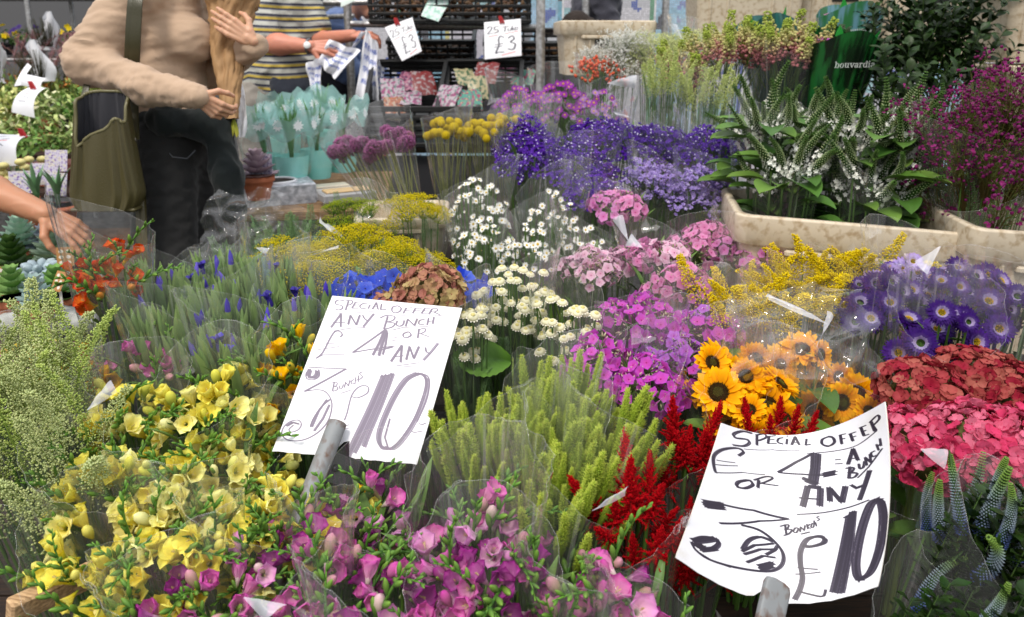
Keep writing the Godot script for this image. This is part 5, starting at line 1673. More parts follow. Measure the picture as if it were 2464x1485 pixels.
# strokes: [width, x, y, x, y, ...] in the plan's units; a negative width draws straight corners; widths over 1000 are red
func write_card(plan: Array, strokes: Array, size: Vector2i, ink: Color, paper: Color, flow: float, nib: Vector2) -> ImageTexture:
	var r := RandomNumberGenerator.new()
	r.seed = 77
	var k := Ink.new(size.x, size.y, r)
	var scale: float = 1.22 * size.x / (plan[2] - plan[0]).length()
	var sd := 0
	for s in strokes:
		var w: float = s[0]
		var tint := 0.0
		if absf(w) > 1000.0:
			tint = 1.0
			w -= 1000.0 * signf(w)
		var pts := PackedVector2Array()
		for i in range(1, s.size(), 2):
			pts.append(Vector2(s[i], s[i + 1]))
		if w > 0.0:
			pts = smooth_path(pts)
		var uv := []
		for p in pts:
			uv.append(to_uv(plan, p) * Vector2(size))
		sd += 1
		k.line(uv, maxf(absf(w) * scale, 2.0), nib, sd, flow, tint)
		k.line(uv, maxf(absf(w) * scale * 0.5, 2.0), Vector2(-nib.y, nib.x), sd + 5, flow, tint)
	var im := Image.create(size.x, size.y, false, Image.FORMAT_RGB8)
	var n := FastNoiseLite.new()
	n.seed = 3
	n.frequency = 0.012
	n.fractal_octaves = 4
	var pink := Color(0.88, 0.32, 0.3)
	for y in size.y:
		for x in size.x:
			var g := 1.0 + 0.018 * n.get_noise_2d(x, y)
			var base := Color(paper.r * g, paper.g * g, paper.b * g)
			var cv := k.cov[y * size.x + x]
			if cv > 0.0:
				var c2 := pink if k.red[y * size.x + x] > 0.5 else ink
				base = base.lerp(c2, cv)
			im.set_pixel(x, y, base)
	for i in 7:
		# faint damp smudges, mostly near the edges
		var c := Vector2(r.randf(), r.randf() * 0.3 + (0.7 if i % 2 else 0.0)) * Vector2(size)
		var rad := r.randf_range(0.03, 0.09) * size.x
		for y in range(maxi(int(c.y - rad), 0), mini(int(c.y + rad), size.y)):
			for x in range(maxi(int(c.x - rad), 0), mini(int(c.x + rad), size.x)):
				var k2 := (Vector2(x, y) - c).length() / rad + 0.25 * n.get_noise_2d(x * 5.0, y * 5.0)
				if k2 < 1.0:
					im.set_pixel(x, y, im.get_pixel(x, y) * Color(1.0 - 0.045 * (1.0 - k2), 1.0 - 0.055 * (1.0 - k2), 1.0 - 0.085 * (1.0 - k2)))
	for i in 26:
		# specks and scuffs on the white face
		var q := Vector2i(r.randi() % size.x, r.randi() % size.y)
		im.set_pixelv(q, Color(0.55, 0.5, 0.45))
	return ImageTexture.create_from_image(im)

func card_sheet(parent: Node3D, nm: String, pts: Array, tex: Texture2D, thick: float, notch := Vector3(-1, 0, 0), curl := 0.0) -> void:
	# two faces and the rim between them; notch = (centre, half width, depth) torn out of the lower edge
	var nu := 28
	var nv := 28
	var front := MB.new()
	var back := MB.new()
	for j in nv + 1:
		for i in nu + 1:
			var u := float(i) / nu
			var deep := 1.0 - 0.004 * absf(sin(u * 60.0)) * (1.0 if notch.x > 0 else 0.0)
			if notch.x > 0.0 and absf(u - notch.x) < notch.y:
				deep -= notch.z * (0.85 + 0.15 * sin(u * 190.0)) * smoothstep(0.0, 0.3, 1.0 - absf(u - notch.x) / notch.y)
			var v := float(j) / nv * deep
			var p: Vector3 = lagrange(pts, u, v)
			var e1: Vector3 = lagrange(pts, u + 0.01, v) - p
			var e2: Vector3 = lagrange(pts, u, v + 0.01) - p
			var nrm := e2.cross(e1).normalized()
			if curl > 0.0:
				p += nrm * curl * (pow(maxf(u - 0.8, 0.0) * 5.0, 2.0) * pow(v, 3.0) + pow(maxf(0.15 - u, 0.0) * 6.0, 2.0) * pow(v, 4.0))
			front.put(p + nrm * thick * 0.5, Color.WHITE, Vector2(u, v))
			back.put(p - nrm * thick * 0.5, Color.WHITE, Vector2(u, v))
	front.grid(nv + 1, nu + 1, 0)
	back.grid(nv + 1, nu + 1, 0, true)
	var m := StandardMaterial3D.new()
	m.albedo_texture = tex
	m.roughness = 0.45
	m.cull_mode = BaseMaterial3D.CULL_DISABLED
	var o := part(parent, nm, front.mesh(m))
	var rim := MB.new()
	rim.add(back, Transform3D.IDENTITY)
	var loop := []
	for i in nu: loop.append(i)
	for j in nv: loop.append(j * (nu + 1) + nu)
	for i in nu: loop.append(nv * (nu + 1) + nu - i)
	for j in nv: loop.append((nv - j) * (nu + 1))
	var first := rim.v.size()
	for k in loop:
		rim.put(front.v[k], Color.WHITE)
		rim.put(back.v[k], Color.WHITE)
	for k in loop.size():
		var a := first + k * 2
		var b := first + (k + 1) % loop.size() * 2
		rim.quad(a, b, b + 1, a + 1)
	for k in rim.c.size(): rim.c[k] = hx("e4e0d8")
	part(parent, "card_back", rim.mesh(M.paper))

func make_price_cards() -> void:
	var v := func(x: float, y: float) -> Vector2: return Vector2(x, y)
	# the upright white card
	var plan := flat9(Vector2(560, 62), Vector2(1593, 160), Vector2(1210, 1412), Vector2(70, 1262))
	var word_special := [[10, 655,105, 610,98, 583,115, 590,135, 630,145, 640,165, 615,182, 582,178], [12, 690,108, 662,185], [9, 672,105, 712,100, 722,118, 700,138, 675,142], [12, 745,118, 715,168], [7, 745,118, 790,112], [7, 735,142, 775,138], [7, 715,168, 765,168], [9, 835,125, 805,128, 780,150, 790,168, 825,168], [10, 862,140, 845,172], [8, 868,122, 876,124], [-12, 880,175, 915,118, 925,178], [6, 892,155, 925,155], [-11, 955,130, 945,178, 990,178], [4, 610,212, 760,205, 910,192]]
	var word_offer := [[11, 1085,145, 1045,155, 1035,185, 1055,205, 1095,195, 1110,165, 1085,145], [12, 1150,165, 1125,210], [6, 1145,165, 1200,160], [6, 1138,185, 1180,182], [12, 1225,165, 1200,210], [6, 1222,168, 1275,165], [6, 1212,188, 1258,186], [12, 1300,165, 1270,210], [6, 1300,168, 1340,165], [6, 1288,188, 1325,186], [6, 1270,210, 1325,210], [12, 1355,170, 1330,215], [8, 1350,170, 1390,165, 1400,180, 1375,195, 1345,195], [9, 1365,195, 1415,220], [5, 1105,228, 1250,222, 1370,225, 1440,230]]
	var word_any := [[-16, 540,328, 625,215, 618,325], [9, 560,290, 655,288], [-16, 680,305, 702,228, 745,310, 778,225], [14, 800,228, 812,255, 832,272], [16, 890,215, 845,270, 800,325], [6, 560,358, 700,335, 820,330]]
	var word_bunch := [[15, 1000,235, 965,345], [10, 940,250, 990,228, 1055,238, 1040,270, 990,285], [11, 990,285, 1050,295, 1035,325, 970,345], [13, 1075,275, 1065,305, 1090,320, 1120,305, 1130,270], [-14, 1140,320, 1160,260, 1210,315, 1235,255], [11, 1290,262, 1255,270, 1245,300, 1285,305], [13, 1325,250, 1310,310], [13, 1368,240, 1355,300], [6, 1318,282, 1360,272], [6, 1035,352, 1120,330, 1315,322]]
	var pound := [[11, 612,408, 630,388, 610,362, 570,365, 530,420, 470,530, 415,578], [6, 415,578, 470,550, 645,548], [5, 445,465, 565,458], [5, 430,508, 605,485]]
	var four := [[14, 975,350, 850,440, 710,535], [-12, 710,535, 850,512, 1045,485], [20, 968,360, 925,460, 870,560], [22, 985,352, 950,460, 918,565], [16, 992,372, 975,470, 950,555], [14, 890,520, 960,512, 1030,495], [6, 1035,420, 1065,415], [6, 1030,440, 1065,435]]
	var word_or := [[12, 1150,370, 1120,385, 1120,410, 1150,415, 1180,395, 1165,370, 1150,370], [13, 1245,345, 1232,422], [9, 1240,350, 1290,338, 1290,365, 1250,385], [8, 1260,385, 1320,408]]
	var any_two := [[-18, 1015,612, 1105,480, 1090,620], [8, 1040,575, 1115,566], [-17, 1135,600, 1165,490, 1195,590, 1240,490], [14, 1290,500, 1295,535, 1320,550], [17, 1390,465, 1335,535, 1270,605], [6, 1055,648, 1235,625], [5, 1110,656, 1205,650]]
	var three := [[10, 355,645, 480,655, 655,665], [-14, 655,665, 480,755, 320,832], [9, 320,832, 430,822, 500,850, 540,930, 520,1040, 460,1120, 370,1175, 280,1195, 190,1185, 145,1145, 155,1095, 205,1055, 270,1045, 298,1075, 275,1115, 220,1130, 200,1110, 235,1080], [12, 525,900, 460,950, 395,1040, 370,1100], [14, 500,900, 440,980, 385,1100], [16, 520,940, 470,1040, 400,1130], [18, 180,1085, 230,1060, 280,1075], [34, 365,665, 355,720, 410,720, 425,675], [9, 370,660, 335,690, 340,735, 400,742, 440,712, 435,665]]
	var bunches := [[9, 560,765, 545,835], [7, 545,770, 582,772, 575,795, 555,800], [7, 555,800, 585,808, 580,828, 545,838], [7, 605,795, 600,815, 620,815, 632,785], [-8, 640,810, 650,770, 672,800, 685,755], [7, 715,750, 695,765, 700,785, 722,780], [7, 730,735, 725,785], [7, 755,720, 750,770], [4, 728,760, 752,748], [7, 785,690, 762,705, 785,730, 760,752], [5, 612,855, 690,833]]
	var pound_two := [[9, 705,885, 750,892, 820,860, 832,818, 795,798, 740,820, 700,870, 680,930, 660,1010, 640,1060], [7, 600,1290, 640,1285, 665,1255], [5, 650,1100, 680,1095], [5, 640,1125, 675,1120]]
	var ten := [[40, 955,725, 850,960, 720,1220, 672,1325], [40, 985,722, 900,930, 770,1200, 715,1300], [34, 1025,710, 930,950, 840,1150, 795,1262], [14, 930,735, 1035,712], [38, 1225,712, 1130,760, 1030,900, 940,1090, 912,1200, 935,1270, 990,1285], [32, 960,1270, 1020,1285, 1100,1220, 1200,1075, 1275,890, 1295,780, 1262,722, 1200,712], [12, 1240,712, 1300,735, 1312,800, 1285,930, 1210,1090], [12, 985,1275, 960,1200, 1000,1060], [6, 1228,1105, 1250,1115, 1282,1102], [6, 1170,1160, 1190,1172, 1256,1162]]
	var all := word_special + word_offer + word_any + word_bunch + pound + four + word_or + any_two + three + bunches + pound_two + ten
	var tex := write_card(plan, all, Vector2i(900, 1120), Color(0.36, 0.31, 0.41), Color(0.88, 0.88, 0.9), 0.72, Vector2(0.93, 0.36))
	var pts := flat9(Vector3(-0.3301, 0.8332, -1.295), Vector3(-0.09, 0.8194, -1.267), Vector3(-0.1544, 0.6174, -1.086), Vector3(-0.3955, 0.6278, -1.109))
	var o := thing("price_card", "flat white handwritten card offering any bunch £4, in a rusty steel pipe", "price card", Vector3(-0.2744, 0.6151, -1.101))
	var inv := o.transform.affine_inverse()
	for k in 9: pts[k] = inv * pts[k]
	card_sheet(o, "card", pts, tex, 0.002, Vector3(0.47, 0.05, 0.1))
	# its slotted pipe
	var pipe := thing("card_holder", "galvanised pipe with rust patches gripping the flat white card", "pole", Vector3(-0.2938, 0.663, -1.142))
	inv = pipe.transform.affine_inverse()
	var p0: Vector3 = inv * Vector3(-0.2883, 0.6731, -1.12)
	var p1: Vector3 = inv * Vector3(-0.3169, 0.5915, -1.014)
	var dir := (p1 - p0).normalized()
	var mb := MB.new()
	var far := p1 + dir * 0.45
	mb.tube([p0, p0.lerp(p1, 0.5), p1, far], [0.0155, 0.0155, 0.0155, 0.0155], 20, Color.WHITE, Color.WHITE, false)
	mb.tube([p0, p1], [0.013, 0.013], 20, hx("5a5048"), hx("5a5048"), false)
	part(pipe, "tube", mb.mesh(M.rust))
	var br := MB.new()
	var bx := Transform3D(Basis.looking_at(dir, Vector3(0.2, 0.3, 1)), p0.lerp(p1, 0.68) + Vector3(0.035, 0.0, -0.02))
	br.slab(bx, Vector3(0.055, 0.006, 0.05), 0.002, hx("38383a"))
	part(pipe, "bracket", br.mesh(M.steel))
	var bolt := MB.new()
	bolt.tube([bx * Vector3(0.01, 0.003, 0), bx * Vector3(0.01, 0.008, 0)], [0.006, 0.006], 10, hx("26262a"), hx("26262a"))
	part(pipe, "bolt", bolt.mesh(M.steel))

	# the curled white card
	plan = [Vector2(415, 158), Vector2(900, 243), Vector2(1522, 10), Vector2(250, 610), Vector2(815, 800), Vector2(1548, 620), Vector2(85, 1075), Vector2(700, 1425), Vector2(1480, 1275)]
	var s1 := [[20, 575,235, 520,218, 470,235, 480,262, 540,275, 555,300, 520,320, 460,310], [18, 605,245, 600,318], [15, 600,248, 650,240, 662,265, 610,287], [18, 682,258, 672,308], [9, 680,258, 725,254], [9, 676,282, 715,280], [10, 672,308, 728,308], [14, 775,268, 745,275, 738,300, 775,312], [16, 805,278, 798,314], [9, 803,258, 812,258], [-18, 835,318, 862,260, 890,318], [9, 840,300, 890,298], [14, 945,275, 937,318, 972,312], [18, 1105,255, 1062,275, 1062,308, 1110,318, 1152,290, 1140,258, 1105,253]]
	var s2 := [[17, 1197,240, 1207,300], [8, 1190,240, 1237,228], [8, 1200,266, 1232,260], [17, 1272,227, 1290,275], [9, 1262,230, 1312,212], [9, 1280,250, 1312,240], [16, 1350,180, 1372,235], [9, 1340,184, 1387,165], [9, 1357,208, 1387,198], [9, 1370,235, 1407,222], [16, 1425,140, 1450,200], [12, 1415,144, 1470,97, 1482,120, 1437,165], [10, 1440,165, 1462,192], [6, 520,340, 700,352, 890,358], [7, 945,378, 1150,350, 1320,300, 1465,195]]
	var s3 := [[20, 485,385, 515,360, 480,332, 400,335, 350,370, 340,430, 345,490], [7, 345,490, 500,503, 640,525], [6, 360,405, 460,432], [6, 350,435, 475,455], [22, 990,372, 860,440, 735,510], [16, 735,512, 900,522, 1155,512], [34, 992,372, 985,480, 962,580], [36, 1030,375, 1020,480, 1000,585], [30, 1060,512, 1155,488], [30, 1066,528, 1150,508], [30, 905,548, 1022,582], [30, 925,566, 1010,592], [7, 1155,410, 1195,404], [7, 1155,438, 1207,432]]
	var s4 := [[-22, 1250,435, 1290,325, 1325,402], [8, 1260,395, 1322,385], [18, 1265,450, 1255,525], [13, 1235,462, 1292,455, 1275,485, 1250,492], [14, 1250,492, 1315,490, 1292,520, 1245,528], [14, 1330,425, 1337,455, 1362,445, 1372,402], [-13, 1387,430, 1377,377, 1417,407, 1412,352], [11, 1445,330, 1420,345, 1430,367, 1457,357], [11, 1460,285, 1475,322], [11, 1485,245, 1492,292], [6, 1468,302, 1490,270], [8, 1320,520, 1400,440, 1500,308]]
	var s5 := [[22, 520,560, 470,570, 462,600, 510,616, 560,595, 545,565, 520,560], [20, 600,562, 592,618], [14, 570,562, 650,540, 695,552, 640,580, 605,587], [12, 620,587, 730,605], [-38, 905,750, 945,605, 1040,612, 1032,740], [14, 880,688, 1040,690], [-32, 1110,700, 1105,605, 1200,700, 1228,585], [24, 1272,575, 1310,592, 1352,570], [24, 1408,462, 1370,570, 1330,672], [12, 865,806, 1050,785, 1250,730, 1400,664]]
	var s6 := [[30, 263,682, 372,714], [30, 262,702, 376,734], [30, 268,720, 378,748], [22, 350,710, 560,775, 800,840], [-16, 800,840, 600,852, 345,850], [22, 480,875, 600,920, 710,1010, 762,1090, 750,1165, 680,1205, 560,1200, 400,1160, 270,1100, 200,1030, 178,975], [36, 185,962, 320,958], [36, 190,990, 255,1012], [30, 225,1030, 320,1028], [26, 190,960, 250,945, 325,965, 330,1005, 290,1035], [10, 220,1050, 290,1110, 400,1168], [26, 690,1000, 600,965, 525,985, 480,1050], [18, 478,1060, 560,1022, 695,1012], [18, 492,1082, 600,1052, 715,1052], [18, 510,1140, 620,1098, 705,1112], [34, 590,1172, 690,1148], [30, 600,1194, 690,1172], [20, 640,1090, 700,1060, 720,1030]]
	var s7 := [[13, 775,880, 785,950], [10, 740,892, 800,880, 790,910, 772,914], [11, 772,914, 825,915, 800,945, 765,956], [10, 850,900, 835,925, 855,935, 872,905, 850,900], [-10, 885,927, 890,892, 915,917, 922,880], [9, 935,870, 942,906], [8, 957,870, 938,890, 962,900], [8, 975,862, 966,890, 985,888, 990,842], [8, 1000,855, 1007,882], [7, 1027,810, 1010,820, 1030,832, 1010,846], [12, 893,943, 955,925], [30, 905,1020, 960,1028, 1055,998, 1068,965, 1020,952, 935,980, 890,1060, 888,1150, 905,1250, 885,1335, 850,1405], [14, 880,1345, 960,1362, 1060,1372, 1082,1322], [10, 870,1178, 1017,1183], [10, 855,1225, 1037,1202]]
	var s8 := [[34, 1252,790, 1200,1050, 1135,1340], [34, 1278,760, 1235,1050, 1175,1345], [26, 1292,752, 1265,1000, 1210,1340], [14, 1215,806, 1298,755], [44, 1475,645, 1410,700, 1345,880, 1308,1080, 1315,1190, 1345,1240], [40, 1340,1235, 1420,1170, 1480,1000, 1505,800, 1492,685, 1465,650], [16, 1505,660, 1520,760, 1490,960, 1420,1140]]
	tex = write_card(plan, s1 + s2 + s3 + s4 + s5 + s6 + s7 + s8, Vector2i(1000, 1040), Color(0.13, 0.095, 0.17), Color(0.88, 0.88, 0.9), 0.8, Vector2(0.94, 0.34))
	pts = [Vector3(0.32, 0.7187, -1.036), Vector3(0.4562, 0.6809, -1.069), Vector3(0.5348, 0.7832, -0.9781), Vector3(0.2698, 0.6551, -0.956), Vector3(0.414, 0.6019, -0.9804), Vector3(0.5209, 0.6747, -0.9141), Vector3(0.2208, 0.6053, -0.8789), Vector3(0.3646, 0.5239, -0.8923), Vector3(0.4875, 0.5775, -0.8577)]
	o = thing("price_card", "curled white handwritten card with bold black lettering and a torn lower edge", "price card", Vector3(0.3692, 0.5522, -0.8983))
	inv = o.transform.affine_inverse()
	for k in 9: pts[k] = inv * pts[k]
	card_sheet(o, "card", pts, tex, 0.002, Vector3(0.475, 0.09, 0.06))
	var bar := thing("card_holder", "rounded flat steel bar in the torn edge of the curled card", "pole", Vector3(0.3449, 0.5573, -0.8381))
	inv = bar.transform.affine_inverse()
	var q0: Vector3 = inv * Vector3(0.3547, 0.5851, -0.8593)
	var q1: Vector3 = inv * Vector3(0.3316, 0.5527, -0.8217)
	var fl := MB.new()
	var down := (q1 - q0).normalized()
	var bt := Transform3D(Basis.looking_at(down, Vector3(0, 0.15, 1)), q0)
	var ring := []
	for i in 24:
		var a := TAU * i / 24
		ring.append(Vector3(signf(cos(a)) * pow(absf(cos(a)), 0.4) * 0.019, signf(sin(a)) * pow(absf(sin(a)), 0.4) * 0.006, 0))
	var lv := [[0.0, 0.5], [-0.002, 0.86], [-0.008, 1.0], [-0.3, 1.0], [-0.65, 1.0]]
	for l in lv:
		for i in 25:
			fl.put(bt * (ring[i % 24] * Vector3(l[1], lerpf(l[1], 1.0, 0.5), 1) + Vector3(0, 0, l[0])), Color.WHITE)
	fl.grid(5, 25, 0)
	var tip := fl.put(bt * Vector3(0, 0, 0.0005), Color.WHITE)
	for i in 24: fl.tri(i, i + 1, tip)
	part(bar, "bar", fl.mesh(M.rust))

# ---------------------------------------------------------------- people
func dress(o: Node3D, nm: String, bones: Array, cell: float, k: float, col: Color, m: String, fold: float, scale: Vector3, sd: int, fold2 := 0.0, scale2 := Vector3.ONE, creased := []) -> void:
	var mb := MB.new()
	body(mb, bones, cell, k, col)
	if fold > 0.0:
		folds(mb, fold, scale, sd)
	if fold2 > 0.0:
		folds(mb, fold2, scale2, sd + 3)
	for c in creased:
		folds(mb, c[2], c[3], sd + 9, 0, c[0], c[1])
	part(o, nm, mb.mesh(M[m]))

func head_bones(c: Vector3, face: Vector3) -> Array:
	var right := face.cross(Vector3.UP).normalized()
	var b := [[c + Vector3(0, 0.035, 0) - face * 0.012, c + Vector3(0, 0.03, 0) + face * 0.025, 0.086, 0.078], [c + Vector3(0, -0.03, 0) + face * 0.03, c + Vector3(0, -0.075, 0) + face * 0.055, 0.062, 0.034], [c + face * 0.1 + Vector3(0, 0.012, 0), c + face * 0.118 + Vector3(0, -0.02, 0), 0.008, 0.013], [c + face * 0.088 + Vector3(0, -0.05, 0) + right * 0.018, c + face * 0.088 + Vector3(0, -0.05, 0) - right * 0.018, 0.012, 0.012]]
	for s in [-1.0, 1.0]:
		b.append([c + right * s * 0.083 + Vector3(0, 0.015, 0), c + right * s * 0.086 + Vector3(0, -0.015, -0.0), 0.014, 0.01])
	return b

func face_parts(o: Node3D, c: Vector3, face: Vector3, hair: Color, long: bool) -> void:
	var right := face.cross(Vector3.UP).normalized()
	for s in [-1.0, 1.0]:
		var e := MB.new()
		e.ball(Transform3D(Basis().scaled(Vector3.ONE * 0.012), c + face * 0.088 + right * s * 0.032 + Vector3(0, 0.018, 0)), 6, 8, hx("e8e4e0"), hx("e8e4e0"))
		e.ball(Transform3D(Basis().scaled(Vector3.ONE * 0.006), c + face * 0.097 + right * s * 0.032 + Vector3(0, 0.018, 0)), 5, 7, hx("2a1a10"), hx("2a1a10"))
		part(o, "eye", e.mesh(M.glossy))
	var h := [[c + Vector3(0, 0.06, 0) - face * 0.03, c + Vector3(0, 0.075, 0) + face * 0.03, 0.092, 0.075], [c - face * 0.05 + Vector3(0, 0.05, 0), c - face * 0.06 + Vector3(0, -0.2 if long else -0.04, 0), 0.085, 0.06]]
	dress(o, "hair", h, 0.01, 0.03, hair, "matte", 0.006, Vector3(60, 12, 60), 5)

func make_people() -> void:
	make_shopper()
	make_seller()
	make_reaching_person()
	make_far_people()

func make_shopper() -> void:
	var skin := hx("c99a7c")
	var o := thing("person", "shopper in a beige jumper with an olive shoulder bag, holding a brown paper parcel", "person", Vector3(-1.15, 0, -2.45))
	var inv := o.transform.affine_inverse()
	var L := func(p: Vector3) -> Vector3: return inv * p
	var sh: Vector3 = inv * Vector3(-1.22, 1.465, -2.513)
	var el: Vector3 = inv * Vector3(-1.348, 1.234, -2.403)
	var fm: Vector3 = inv * Vector3(-1.115, 1.164, -2.276)
	var wr: Vector3 = inv * Vector3(-0.9344, 1.138, -2.219)
	var fsh: Vector3 = inv * Vector3(-1.151, 1.476, -2.761)
	var fel: Vector3 = inv * Vector3(-1.064, 1.191, -2.701)
	var fwr: Vector3 = inv * Vector3(-0.8394, 1.304, -2.469)
	var chest0: Vector3 = inv * Vector3(-1.204, 1.467, -2.637)
	var chest1: Vector3 = inv * Vector3(-1.209, 1.286, -2.598)
	var waist: Vector3 = inv * Vector3(-1.185, 1.126, -2.554)
	var hip: Vector3 = inv * Vector3(-1.18, 1.022, -2.532)
	var hr: Vector3 = inv * Vector3(-1.157, 0.9679, -2.449)
	var hl: Vector3 = inv * Vector3(-1.139, 0.9489, -2.598)
	var kr: Vector3 = inv * Vector3(-1.116, 0.5749, -2.345)
	var kl: Vector3 = inv * Vector3(-1.081, 0.5287, -2.498)
	var ar := Vector3(kr.x + 0.0, 0.09, kr.z - 0.05)
	var al := Vector3(kl.x + 0.06, 0.09, kl.z)
	var neck: Vector3 = chest0 + Vector3(0.03, 0.1, 0.0)
	var head := neck + Vector3(0.05, 0.17, 0.0)
	var fac := Vector3(1, -0.12, 0.1).normalized()
	var mb := MB.new()
	var bones := [[chest0, chest1, 0.1, 0.1], [chest1, hip, 0.1, 0.11], [chest0, neck + Vector3(0.02, 0.06, 0), 0.06, 0.05], [neck, head, 0.05, 0.05], [sh, el, 0.05, 0.04], [el, wr, 0.038, 0.026], [fsh, fel, 0.045, 0.04], [fel, fwr, 0.036, 0.026], [hr, kr, 0.08, 0.055], [kr, ar, 0.052, 0.035], [hl, kl, 0.08, 0.055], [kl, al, 0.052, 0.035], [ar, ar + Vector3(0.16, -0.05, 0.0), 0.035, 0.025], [al, al + Vector3(0.16, -0.05, 0.0), 0.035, 0.025], [chest0, sh, 0.06, 0.05], [chest0, fsh, 0.06, 0.05]]
	bones.append_array(head_bones(head, fac))
	body(mb, bones, 0.014, 0.03, skin)
	hand(mb, fwr + Vector3(-0.004, 0.0, 0.02), Vector3(-0.82, 0.55, 0.06), Vector3(-0.15, -0.1, -1.0), [0.1, 0.16, 0.2, 0.26], -1.0, skin, 0.84, 0.02)
	hand(mb, wr, Vector3(0.75, -0.6, -0.15), Vector3(0.3, -0.1, -0.9), [0.7, 0.8, 0.9, 1.0], 1.0, skin, 0.8, 0.03)
	part(o, "body", mb.mesh(M.skin))
	face_parts(o, head, fac, hx("3a2618"), true)
	var up := Vector3.UP
	var bust: Vector3 = inv * Vector3(-1.085, 1.31, -2.537)
	var bust2: Vector3 = inv * Vector3(-1.133, 1.315, -2.686)
	dress(o, "jumper", [
		[chest0, chest1, 0.128, 0.135], [chest1, waist, 0.132, 0.122], [waist, inv * Vector3(-1.18, 1.063, -2.54), 0.122, 0.134],
		[bust, bust + Vector3(0.004, -0.012, 0), 0.074, 0.076], [bust2, bust2 + Vector3(0, -0.01, 0), 0.07, 0.07],
		[chest0 + Vector3(0, 0.04, 0), sh, 0.09, 0.084], [chest0, fsh, 0.09, 0.08], [chest0, neck, 0.085, 0.062],
		[sh, sh.lerp(el, 0.55), 0.076, 0.072], [sh.lerp(el, 0.55), el, 0.072, 0.066], [el, fm, 0.06, 0.046], [fm, wr + Vector3(0.0, 0, 0), 0.046, 0.033],
		[fsh, fel, 0.07, 0.06], [fel, fwr + Vector3(0.0, -0.02, 0), 0.052, 0.036]], 0.0085, 0.035, hx("b59a82"), "cloth", 0.009, Vector3(4.5, 12, 4.5), 8, 0.0025, Vector3(9, 24, 9), [[el + Vector3(0, 0.05, 0), 0.1, 0.012, Vector3(5, 24, 5)], [fm, 0.12, 0.009, Vector3(24, 6, 5)], [wr, 0.09, 0.006, Vector3(40, 9, 9)], [waist, 0.12, 0.007, Vector3(5, 26, 5)]])
	dress(o, "jeans", [[hip, hip + Vector3(0, -0.05, 0), 0.135, 0.14], [hr, kr, 0.098, 0.072], [kr, ar, 0.07, 0.055], [hl, kl, 0.098, 0.072], [kl, al, 0.07, 0.055]], 0.012, 0.05, hx("17181b"), "cloth", 0.006, Vector3(12, 20, 12), 9)
	var pk: Vector3 = inv * Vector3(-1.079, 0.9519, -2.363)
	var seam := MB.new()
	seam.tube([inv * Vector3(-1.126, 0.967, -2.382), inv * Vector3(-1.086, 0.9371, -2.345), inv * Vector3(-1.039, 0.9319, -2.344), inv * Vector3(-1.023, 0.9545, -2.374)], [0.0022], 6, hx("3a3b40"), hx("3a3b40"))
	part(o, "pocket_seam", seam.mesh(M.cloth))
	dress(o, "tied_jacket", [
		[inv * Vector3(-1.24, 1.049, -2.466), inv * Vector3(-1.115, 1.047, -2.389), 0.042, 0.042], [inv * Vector3(-1.115, 1.047, -2.389), inv * Vector3(-1, 1.035, -2.402), 0.042, 0.045], [inv * Vector3(-1, 1.035, -2.402), inv * Vector3(-0.9672, 1.028, -2.472), 0.045, 0.04], [inv * Vector3(-0.9672, 1.028, -2.472), inv * Vector3(-1.048, 1.012, -2.622), 0.04, 0.04],
		[inv * Vector3(-0.9653, 1.033, -2.422), inv * Vector3(-0.934, 0.8733, -2.388), 0.038, 0.045], [inv * Vector3(-0.934, 0.8733, -2.388), inv * Vector3(-0.9174, 0.7581, -2.373), 0.045, 0.04], [inv * Vector3(-1.215, 0.9716, -2.593), inv * Vector3(-1.258, 0.6283, -2.581), 0.1, 0.11, Vector3(1, 1, 2.2)]], 0.0095, 0.03, hx("0c0d12"), "cloth", 0.008, Vector3(14, 6, 14), 12)
	for f in [ar, al]:
		dress(o, "shoe", [[f + Vector3(-0.02, -0.045, 0), f + Vector3(0.17, -0.06, 0), 0.045, 0.032]], 0.01, 0.02, hx("1a1a1c"), "leather", 0.0, Vector3.ONE, 0)
	# the parcel: a paper cone with crumples, tissue and a few leaves
	var pa := thing("paper_parcel", "crumpled brown paper parcel of flowers held against the beige jumper", "parcel", Vector3(-0.9239, 1.051, -2.446))
	inv = pa.transform.affine_inverse()
	var cn := MB.new()
	var rows := 54
	var n := FastNoiseLite.new()
	n.seed = 4
	n.frequency = 1.0
	n.fractal_type = FastNoiseLite.FRACTAL_RIDGED
	var axis := [inv * Vector3(-0.9354, 1.56, -2.615), inv * Vector3(-0.9466, 1.437, -2.589), inv * Vector3(-0.9502, 1.262, -2.532), inv * Vector3(-0.9191, 1.053, -2.426)]
	var rad := [0.09, 0.07, 0.042, 0.014]
	for j in rows + 1:
		var s := j / float(rows) * 3.0
		var k := mini(int(s), 2)
		var cen: Vector3 = axis[k].lerp(axis[k + 1], s - k)
		var r := lerpf(rad[k], rad[k + 1], s - k)
		for i in 73:
			var th := TAU * i / 72.0
			var c := Vector3(cos(th), 0, sin(th))
			var f := 1.0 + 0.3 * n.get_noise_3d(c.x * 1.1 + j * 0.03, j * 0.04, c.z * 1.1) + 0.1 * n.get_noise_3d(c.x * 2.5, j * 0.14, c.z * 2.5)
			cn.put(cen + c * r * f, Color.WHITE)
	cn.grid(rows + 1, 73, 0)
	folds(cn, 0.007, Vector3(15, 9, 15), 91)
	folds(cn, 0.003, Vector3(40, 30, 40), 92)
	part(pa, "paper", cn.mesh(M.kraft))
	var ts := MB.new()
